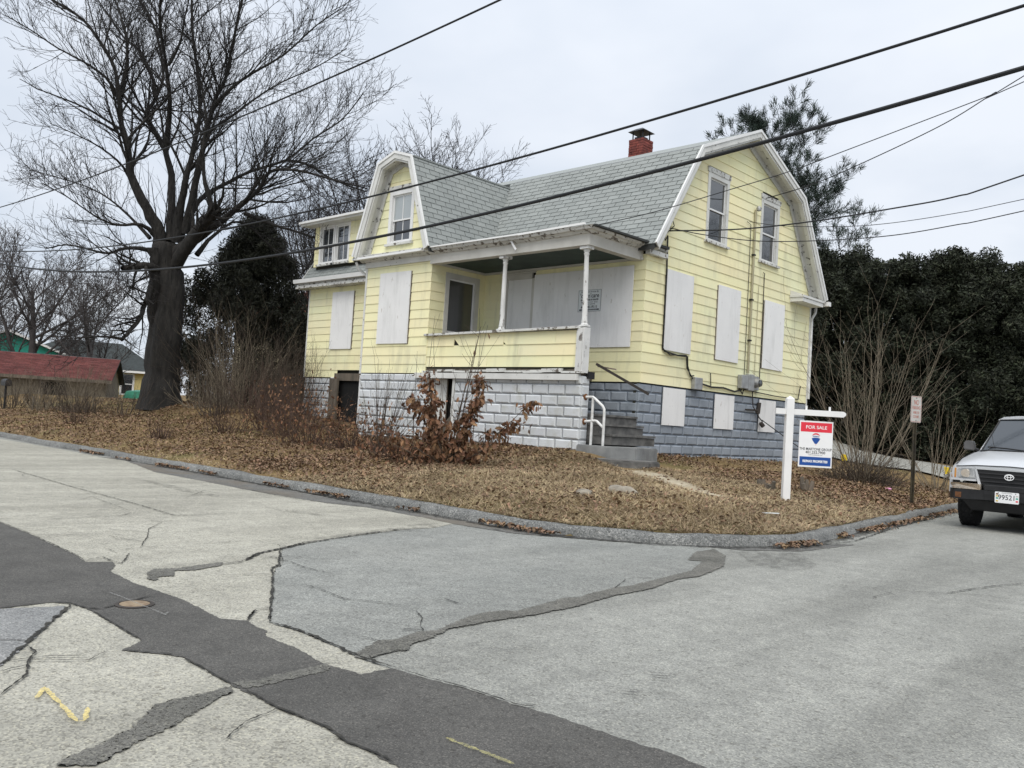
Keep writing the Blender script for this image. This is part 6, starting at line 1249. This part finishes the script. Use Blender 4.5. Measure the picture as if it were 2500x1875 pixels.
# ---- neighbouring buildings
M['stucco'] = simple('garage_stucco', (.20, .175, .13), .95, (.145, .125, .095), .8, bmp=.2); M['redroof'] = shingle_mat('red_shingles', (.135, .045, .04), (.10, .035, .032), .22, True)
M['teal'] = simple('teal_siding', (.03, .30, .23), .7, (.025, .26, .2)); M['darkroof'] = simple('dark_roof', (.035, .042, .042), .95, (.025, .03, .03), 5, bmp=.3); M['paleyellow'] = simple('pale_yellow', (.60, .50, .22), .8, (.54, .45, .2), 2); M['cream'] = simple('cream_wall', (.42, .38, .26), .9, (.36, .32, .22), 2)
M['terra'] = simple('terracotta', (.24, .075, .045), .9, (.15, .045, .03), 6, amt=.3, island=True)
def frame(o, yaw):
    c, s = math.cos(yaw), math.sin(yaw); return lambda x, y, z: Vector((o[0] + x * c - y * s, o[1] + x * s + y * c, o[2] + z))
def fbox(f, x0, y0, z0, x1, y1, z1):
    m_ = MB(); return m_.add([f(x, y, z) for x in (x0, x1) for y in (y0, y1) for z in (z0, z1)], [(0, 1, 3, 2), (4, 6, 7, 5), (0, 4, 5, 1), (2, 3, 7, 6), (0, 2, 6, 4), (1, 5, 7, 3)])
def tile_rows(f, P, u, v, L, S, w_, e, rng):
    """rows of small shingles covering a slope in frame f"""
    mb = MB(); n = u.cross(v)
    for k in range(int(S / e)):
        for j in range(int(L / w_) + 1):
            a = j * w_ + (w_ / 2 if k % 2 else 0); h = .012 + rng.uniform(0, .012); b = min(a + w_ - .01, L)
            if a > L - .03: continue
            q = [P + u * a + v * (k * e) + n * h, P + u * b + v * (k * e) + n * h, P + u * b + v * (k * e + e * 1.02) + n * .004, P + u * a + v * (k * e + e * 1.02) + n * .004]; q0 = [P + u * a + v * (k * e), P + u * b + v * (k * e)]
            mb.add([f(*p) for p in q + q0], [(0, 1, 2, 3), (4, 5, 1, 0)])
    return mb
rt = random.Random(17)
f = frame((-29.1, 2.85, .72), 1.10); g = thing('garage', (-29.1, 2.85, .85), 'long low tan stucco garage with a red shingle roof on the left', 'garage')
GL = 8
fbox(f, -GL, 0, -.3, 0, 6, 1.15).build('wall', M['stucco'], g)
MB().prism([f(0, 0, 1.15), f(0, 6, 1.15), f(0, 3, 2.12)], f(-GL, 0, 0) - f(0, 0, 0)).build('gable_wall', M['stucco'], g)
rf = MB().prism([f(.25, -.3, 1.05), f(.25, 3, 2.13), f(.25, 6.3, 1.05), f(.25, 6.3, 1.13), f(.25, 3, 2.23), f(.25, -.3, 1.13)], f(-GL, 0, 0) - f(.5, 0, 0)).build('roof', M['darkroof'], g)
vv = Vector((0, 3.3, 1.1)); S_ = vv.length
tag(tile_rows(f, Vector((-GL - .2, -.3, 1.132)), Vector((1, 0, 0)), vv.normalized(), GL + .45, S_, .30, .16, rt).build('shingle_field', M['redroof'], rf), kind='stuff')
fbox(f, -GL, -.33, 1.0, .26, -.30, 1.14).build('fascia', M['wood'], g)
w_ = fbox(f, -2.65, -.03, .25, -1.55, .02, .98).build('window', M['wood'], g); fbox(f, -2.55, -.05, .32, -1.65, -.031, .92).build('pane', M['dark'], w_)
# teal gable behind it
f = frame((-45.6, 3.6, 1.2), 1.25); g = thing('teal_house', (-45.9, 3.2, .9), 'teal-sided house whose gable peeks over the garage roof at far left', 'house')
fbox(f, -3.6, 0, 0, 3.6, 9, 1.95).build('wall', M['teal'], g); MB().prism([f(-3.6, 0, 1.95), f(3.6, 0, 1.95), f(0, 0, 3.3)], f(0, 9, 0) - f(0, 0, 0)).build('gable_wall', M['teal'], g)
MB().prism([f(-3.9, -.3, 1.86), f(0, -.3, 3.36), f(3.9, -.3, 1.86), f(3.9, -.3, 1.98), f(0, -.3, 3.5), f(-3.9, -.3, 1.98)], f(0, 9.5, 0) - f(0, 0, 0)).build('roof', M['clean'], g)
# pale yellow house with a hipped dark roof
f = frame((-50.0, 13.2, .9), 1.15); g = thing('far_house', (-50, 13.2, .9), 'pale yellow house with a dark hipped roof beyond the garage', 'house')
fbox(f, -8.5, 0, -.5, 1.2, 8, 2.1).build('wall', M['paleyellow'], g)
MB().add([f(-8.9, -.4, 2.1), f(1.6, -.4, 2.1), f(1.6, 8.4, 2.1), f(-8.9, 8.4, 2.1), f(-5.4, 4, 4.15), f(-1.4, 4, 4.15), f(-8.9, -.4, 2.0), f(1.6, -.4, 2.0), f(1.6, 8.4, 2.0), f(-8.9, 8.4, 2.0)],
         [(0, 1, 5, 4), (1, 2, 5), (2, 3, 4, 5), (3, 0, 4), (6, 7, 8, 9), (0, 1, 7, 6), (1, 2, 8, 7), (2, 3, 9, 8), (3, 0, 6, 9)]).build('roof', M['darkroof'], g)
fbox(f, -8.9, -.46, 1.98, 1.6, -.41, 2.12).build('fascia', M['clean'], g)
for a, z0, z1 in ((-3.0, 1.0, 1.85), (-.75, .55, 1.85), (-5.5, 1.0, 1.85)):
    w_ = fbox(f, a - .46, -.05, z0 - .1, a + .46, .02, z1 + .1).build('window', M['clean'], g); fbox(f, a - .33, -.07, z0, a + .33, -.052, z1).build('pane', M['glassdim'], w_); fbox(f, a - .33, -.08, (z0 + z1) / 2 - .03, a + .33, -.071, (z0 + z1) / 2 + .03).build('sash_rail', M['clean'], w_)
MB().tube([f(-4.6, 1.2, 2.8), f(-4.6, 1.2, 3.3)], .06, 6).build('vent_pipe', M['metal'], g)
# neighbour's house glimpsed beside the left corner, tiled roof
f = frame((-24.5, 9.9, .9), .98); g = thing('tiled_house', (-24.5, 9.9, .9), 'cream house with a red tiled roof glimpsed left of the yellow house', 'house')
fbox(f, -3.2, 0, -.2, 6, 7, 4.35).build('wall', M['cream'], g)
rf = MB().add([f(-3.6, -.4, 4.35), f(6.4, -.4, 4.35), f(6.4, 7.4, 4.35), f(-3.6, 7.4, 4.35), f(.6, 3.5, 6.4), f(3, 3.5, 6.4)], [(0, 1, 5, 4), (1, 2, 5), (2, 3, 4, 5), (3, 0, 4), (0, 1, 2, 3)]).build('roof', M['terra'], g)
fbox(f, -3.65, -.46, 4.25, 6.4, -.405, 4.37).build('fascia', M['clean'], g)
mb = MB()
for k in range(14):
    for j in range(40):
        a = -3.4 + j * .24; t0 = k / 14; y0 = -.4 + 3.9 * t0; z0 = 4.36 + 2.05 * t0
        if a > -3.5 + 4 * t0 and a < 6.3 - 3.3 * t0: mb.add([f(a, y0, z0 + .05), f(a + .2, y0, z0 + .05), f(a + .2, y0 + .3, z0 + .17), f(a, y0 + .3, z0 + .17), f(a, y0, z0), f(a + .2, y0, z0)], [(0, 1, 2, 3), (4, 5, 1, 0)])
tag(mb.build('roof_tiles', M['terra'], rf), kind='stuff')
# green tarp and white bins beyond the brush, beside the maple
tp = tag(MB().prism([(-35.2, 6.0, .9), (-33.4, 7.6, .9), (-33.5, 7.6, 1.45), (-34.2, 7.0, 1.55), (-35.1, 6.2, 1.5)], (-.9, .9, .1)).build('tarp', simple('green_tarp', (.06, .30, .2), .6, (.045, .24, .16)), None), 'green tarpaulin heap seen between garage and maple', 'tarp')
bn = thing('storage_bin', (-35.9, 5.3, .9), 'white storage bin beside the green tarpaulin', 'bin'); MB().box(-36.4, 4.9, .85, -35.4, 5.7, 1.3).build('bin_body', M['clean'], bn, bevel=.05); MB().box(-36.45, 4.85, 1.3, -35.35, 5.75, 1.38).build('bin_lid', M['clean'], bn, bevel=.02)

# ================================================================ PARKED PICKUP TRUCK (local: x across, y backwards, z up; front at y=0)
M['paint'] = simple('silver_paint', (.58, .59, .60), .28, (.56, .57, .58), 3, metal=.35, spec=.6)
M['plastic'] = simple('black_plastic', (.014, .014, .015), .55, (.02, .02, .021), 9, spec=.35); M['rubber'] = simple('tyre_tread', (.012, .012, .012), .85, (.02, .02, .02), 20, bmp=.4)
M['chrome'] = simple('dull_chrome', (.74, .68, .60), .2, (.60, .48, .36), 4.0, metal=.8); M['amber'] = simple('amber_lens', (.55, .22, .04), .2, (.6, .3, .08), 9); M['lens'] = simple('lamp_lens', (.62, .63, .64), .1, (.34, .35, .36), 14, metal=.5)
M['mirror'] = simple('mirror_grey', (.12, .12, .12), .4)
m, t_, b, N_, L_ = nodes('windscreen'); M['wind'] = m; b.inputs['Base Color'].default_value = (.035, .042, .05, 1); b.inputs['Roughness'].default_value = .06; b.inputs['Specular IOR Level'].default_value = .7
trk = thing('pickup_truck', (6.62, 1.45, 0), 'silver pickup truck with black front bumper parked at the right edge', 'truck', rot=math.radians(2))
def tp_(name, mb_, mat, parent=None, **k): return mb_.build(name, M[mat], parent or trk, True, **k)
def loft(secs, mirror=True):
    """secs: list of (y, [(x,z)...]) from the sill round to the centre line; mirrored to the far side"""
    mb_ = MB(); V = []; n = None
    for y, pts in secs:
        full = pts + [(-x, z) for x, z in pts[::-1] if x > 1e-6]
        n = len(full); V += [(x, y + (0 if len(p_) < 3 else p_[2]), z) for p_ in [(0,)] for x, z in full]
    F = [(i * n + k, i * n + k + 1, (i + 1) * n + k + 1, (i + 1) * n + k) for i in range(len(secs) - 1) for k in range(n - 1)]
    F += [tuple(range(n))[::-1], tuple(range((len(secs) - 1) * n, len(secs) * n))]
    return mb_.add(V, F)
HB = [(.045, [(.745, .74), (.762, .80), (.752, .87), (.70, .905), (.45, .93), (0, .942)]),
      (.16, [(.772, .72), (.788, .80), (.776, .90), (.71, .945), (.45, .972), (0, .984)]),
      (.45, [(.795, .74), (.812, .82), (.80, .955), (.735, 1.01), (.46, 1.04), (0, 1.05)]),
      (.85, [(.802, .78), (.822, .84), (.812, 1.0), (.75, 1.06), (.48, 1.095), (0, 1.105)]),
      (1.30, [(.802, .70), (.826, .86), (.815, 1.05), (.76, 1.115), (.55, 1.155), (0, 1.165)]),
      (1.48, [(.802, .50), (.826, .86), (.815, 1.06), (.765, 1.125), (.60, 1.165), (0, 1.172)])]
tp_('bonnet', loft(HB), 'paint', smooth=True)
tp_('cab_body', loft([(1.481, [(.78, .32), (.826, .86), (.81, 1.08), (.765, 1.13), (.5, 1.16), (0, 1.165)]), (2.9, [(.78, .32), (.828, .86), (.812, 1.09), (.77, 1.14), (.5, 1.16), (0, 1.165)])]), 'paint', smooth=True)
# cab pillars + roof as one shell with openings filled by glass
roofs = loft([(2.02, [(.585, 1.655), (.60, 1.675), (.55, 1.70), (.35, 1.722), (0, 1.73)]), (2.25, [(.61, 1.672), (.622, 1.695), (.57, 1.728), (.36, 1.752), (0, 1.76)]), (2.75, [(.61, 1.672), (.622, 1.695), (.57, 1.728), (.36, 1.75), (0, 1.757)]), (2.92, [(.59, 1.655), (.605, 1.675), (.55, 1.70), (.35, 1.72), (0, 1.728)])])
tp_('roof', roofs, 'paint', smooth=True)
for s in (1, -1):
    tp_('pillar', MB().prism([(s * .735, 1.42, 1.135), (s * .735, 1.52, 1.135), (s * .602, 2.13, 1.68), (s * .585, 2.03, 1.66)], (-s * .045, 0, .0)), 'paint', bevel=.008)
    tp_('pillar', MB().prism([(s * .745, 2.78, 1.13), (s * .745, 2.9, 1.13), (s * .608, 2.9, 1.68), (s * .608, 2.78, 1.68)], (-s * .05, 0, 0)), 'paint')
    tp_('side_window', MB().prism([(s * .725, 1.54, 1.135), (s * .735, 2.78, 1.135), (s * .602, 2.78, 1.675), (s * .592, 2.13, 1.675)], (-s * .012, 0, 0)), 'wind')
tp_('windscreen', MB().add([(-.69, 1.44, 1.15), (0, 1.36, 1.165), (.69, 1.44, 1.15), (.56, 2.03, 1.672), (0, 1.98, 1.695), (-.56, 2.03, 1.672)], [(0, 1, 4, 5), (1, 2, 3, 4)]), 'wind', smooth=True)
tp_('windscreen_seal', MB().tube([(-.70, 1.435, 1.15), (-.575, 2.02, 1.668), (0, 1.968, 1.70), (.575, 2.02, 1.668), (.70, 1.435, 1.15)], .012, 6), 'plastic')
tp_('cowl', MB().add([(-.72, 1.30, 1.145), (.72, 1.30, 1.145), (.72, 1.45, 1.16), (-.72, 1.45, 1.16), (-.5, 1.28, 1.172), (.5, 1.28, 1.172), (.5, 1.42, 1.182), (-.5, 1.42, 1.182)], [(0, 1, 5, 4), (4, 5, 6, 7), (1, 2, 6, 5), (2, 3, 7, 6), (3, 0, 4, 7)]), 'plastic')
for x0, x1 in ((-.60, -.06), (.02, .56)): tp_('wiper', MB().tube([(x0, 1.395, 1.215), ((x0 + x1) / 2, 1.37, 1.205), (x1, 1.36, 1.182)], .011, 6), 'black')
tp_('interior', MB().box(-.64, 1.75, 1.12, .64, 2.75, 1.3).box(-.5, 2.2, 1.3, -.15, 2.4, 1.52).box(.15, 2.2, 1.3, .5, 2.4, 1.52), 'plastic')
tp_('sticker', MB().obox((-.60, 1.475, 1.20), (.10, 0, 0), (0, .02, .018), (0, -.004, .002)), 'oldsign'); tp_('antenna', MB().tube([(-.66, 1.35, 1.13), (-.52, 1.43, 1.22), (-.58, 1.55, 1.40)], .004, 5), 'black')
# bed, sides with wheel arches
def arch_side(s):
    ys = [.62 + .40 * math.cos(a) + .16 for a in np.linspace(math.pi, 0, 10)]
    P = [(.10, .74), (.10, .52), (.30, .50)] + [(.78 + .42 * math.cos(a), .36 + .42 * math.sin(a)) for a in np.linspace(math.pi - .35, .35, 12)] + [(1.24, .32), (1.49, .32), (1.49, .88), (.10, .80)]
    return MB().prism([(s * .80, y, z) for y, z in P], (-s * .04, 0, 0))
for s in (1, -1):
    tp_('wing_panel', arch_side(s), 'paint', tri=True)
    Q = [(2.94, .34), (3.3, .34)] + [(3.78 + .42 * math.cos(a), .38 + .42 * math.sin(a)) for a in np.linspace(math.pi, 0, 12)] + [(4.9, .42), (4.9, 1.12), (2.94, 1.12)]
    tp_('bed_side', MB().prism([(s * .825, y, z) for y, z in Q], (-s * .06, 0, 0)), 'paint', tri=True)
tp_('tailgate', MB().box(-.765, 4.85, .45, .765, 4.9, 1.12), 'paint'); tp_('bed_floor', MB().box(-.765, 2.94, .5, .765, 4.85, .56).box(-.765, 2.94, .56, .765, 2.98, 1.1), 'plastic')
tp_('chassis', MB().box(-.55, .35, .26, .55, 4.6, .42), 'plastic')
for s in (1, -1):
    for y in (.78, 3.78):
        w_ = tp_('wheel', MB().lathe([(.20, -.105), (.30, -.115), (.325, -.10), (.340, -.06), (.343, 0), (.340, .06), (.325, .10), (.30, .115), (.20, .105)], (s * .66, y, .338), 28, 'X'), 'rubber', smooth=True)
        tp_('rim', MB().lathe([(.205, 0), (.19, .02), (.12, -.01), (.06, .03), (.001, .03)] if s > 0 else [(.205, 0), (.19, -.02), (.12, .01), (.06, -.03), (.001, -.03)], (s * .75, y, .338), 20, 'X'), 'metal', w_, smooth=True)
        mb_ = MB()
        for k in range(30):
            a = k * 2 * math.pi / 30
            for x0 in (-.10, -.045, .012, .062): mb_.obox((s * .66 + x0, y + .339 * math.cos(a), .338 + .339 * math.sin(a)), (.038, 0, 0), (-.045 * math.sin(a), .045 * math.cos(a), 0) if False else (0, -.045 * math.sin(a), .045 * math.cos(a)), (0, .009 * math.cos(a), .009 * math.sin(a)))
        tag(tp_('tread', mb_, 'rubber', w_), kind='stuff')
# face
tp_('front_panel', MB().prism([(-.745, .05, .70), (.745, .05, .70), (.762, .05, .80), (.752, .05, .87), (.70, .05, .90), (.45, .05, .925), (0, .05, .937), (-.45, .05, .925), (-.70, .05, .90), (-.752, .05, .87), (-.762, .05, .80)], (0, .08, 0)), 'paint', tri=True)
M['gap'] = simple('panel_gap', (.01, .01, .01), .9)
for s in (1, -1): tp_('bonnet_gap', MB().tube([(s * .713, .10, .935), (s * .722, .30, .985), (s * .742, .6, 1.031), (s * .757, .95, 1.075), (s * .765, 1.30, 1.119)], .006, 5), 'gap')
tp_('bonnet_gap', MB().tube([(-.70, .046, .902), (-.45, .042, .929), (0, .040, .942), (.45, .042, .929), (.70, .046, .902)], .007, 5), 'gap')
for s in (1, -1): tp_('door_gap', MB().tube([(s * .80, 1.5, 1.11), (s * .83, 1.5, .86), (s * .80, 1.5, .45)], .006, 5), 'gap')
gr_ = tp_('grille', MB().prism([(-.42, .035, .875), (.42, .035, .875), (.355, .035, .665), (-.355, .035, .665)], (0, .03, 0)), 'black')
for z, w_ in ((.823, .40), (.765, .385), (.708, .37)): tp_('grille_bar', MB().box(-w_, .018, z - .010, w_, .034, z + .010), 'plastic', gr_, bevel=.004)
tp_('grille_surround', MB().prism([(-.45, .022, .905), (.45, .022, .905), (.425, .022, .878), (-.425, .022, .878)], (0, .03, 0)), 'paint', gr_)
for s in (1, -1): tp_('grille_surround', MB().prism([(s * .45, .022, .88), (s * .425, .022, .88), (s * .36, .022, .665), (s * .40, .022, .665)], (0, .03, 0)), 'paint', gr_)
def ell(cx_, cz_, a, b, y, r): return MB().tube([(cx_ + a * math.cos(q), y, cz_ + b * math.sin(q)) for q in np.linspace(0, 2 * math.pi, 25)], r, 6, False)
em = tp_('emblem', ell(0, .79, .058, .040, .012, .006), 'signw', gr_, smooth=True)
tp_('emblem_ring', ell(0, .79, .022, .037, .011, .005), 'signw', gr_, smooth=True); tp_('emblem_ring', ell(0, .806, .046, .016, .0105, .005), 'signw', gr_, smooth=True)
for s in (1, -1):
    hl = tp_('headlight', MB().prism([(s * .455, .02, .885), (s * .69, .034, .878), (s * .69, .034, .735), (s * .435, .02, .738)], (0, .03, 0)), 'lens', bevel=.012, seg=2)
    tp_('reflector', MB().lathe([(.058, .0), (.05, .012), (.02, .02), (.001, .02)], (s * .57, .002, .81), 16, 'Y'), 'chrome', hl, smooth=True)
    tp_('indicator', MB().prism([(s * .70, .03, .88), (s * .765, .07, .872), (s * .772, .07, .735), (s * .70, .03, .735)], (0, .06, 0)), 'amber', bevel=.008)
    tp_('lamp_trim', MB().box(min(s * .43, s * .765), .022, .700, max(s * .43, s * .765), .05, .728), 'paint')
    bc = tp_('bumper_cap', MB().prism([(s * .345, -.065, .585), (s * .345, -.065, .655), (s * .36, -.068, .665), (s * .72, -.03, .665), (s * .785, .08, .66), (s * .79, .12, .655), (s * .79, .12, .59), (s * .785, .08, .585), (s * .72, -.03, .58)], (0, .09, 0)), 'chrome', bevel=.010, seg=2, tri=False)
    tp_('fog_indicator', MB().prism([(s * .60, -.052, .53), (s * .69, -.040, .53), (s * .69, -.040, .455), (s * .60, -.052, .455)], (0, .02, 0)), 'rust')
    mr = tp_('mirror', MB().prism([(s * .84, 1.62, 1.14), (s * 1.02, 1.66, 1.15), (s * 1.02, 1.66, 1.28), (s * .99, 1.66, 1.30), (s * .88, 1.63, 1.30), (s * .85, 1.62, 1.27)], (0, .09, 0)), 'mirror', bevel=.015, seg=2)
    tp_('mirror_arm', MB().tube([(s * .79, 1.66, 1.15), (s * .87, 1.68, 1.17)], .025, 6), 'plastic', mr)
bp_ = tp_('bumper', MB().prism([(-.79, .10, .575), (-.70, -.04, .57), (-.30, -.06, .585), (-.30, -.07, .67), (.30, -.07, .67), (.30, -.06, .585), (.70, -.04, .57), (.79, .10, .575), (.79, .20, .575), (-.79, .20, .575)], (0, 0, -.14)), 'plastic', tri=True, bevel=0)
tp_('bumper_top', MB().box(-.30, -.075, .580, .30, .05, .668), 'plastic', bp_, bevel=.01)
tp_('valance', MB().prism([(-.78, .12, .434), (-.60, -.02, .434), (.60, -.02, .434), (.78, .12, .434), (.54, .10, .40), (.49, .06, .29), (-.49, .06, .29), (-.54, .10, .40)], (0, .05, 0)), 'plastic', bp_, tri=True)
pl_ = tp_('number_plate', MB().prism([(x, -.085, z + .505) for x, z in rrect(.152, .078, .012, 3)], (0, .006, 0)), 'signw', bp_, tri=True)
text('99521', .098, (0, -.0862, .505), (1, 0, 0), (0, 0, 1), M['ink'], pl_, off=.0006, sx=.92, local=True)
text('RHODE ISLAND', .016, (0, -.0862, .568), (1, 0, 0), (0, 0, 1), M['ink'], pl_, sx=1.2, local=True)
M['tabg'] = simple('tab_green', (.05, .35, .25), .5); M['taby'] = simple('tab_yellow', (.7, .5, .1), .5)
for x, z, mt in ((-.138, .55, 'rust'), (-.138, .522, 'taby'), (-.138, .492, 'tabg'), (-.138, .452, 'taby'), (.112, .535, 'oldsign'), (.112, .502, 'tabg'), (.112, .462, 'red')): tp_('sticker', MB().box(x, -.0868, z - .009, x + .03, -.0856, z + .010), mt, pl_)
for x in (-.11, .11): tp_('screw', MB().lathe([(.006, -.003), (.006, 0), (.001, 0)], (x, -.085, .568), 8, 'Y'), 'ink', pl_)
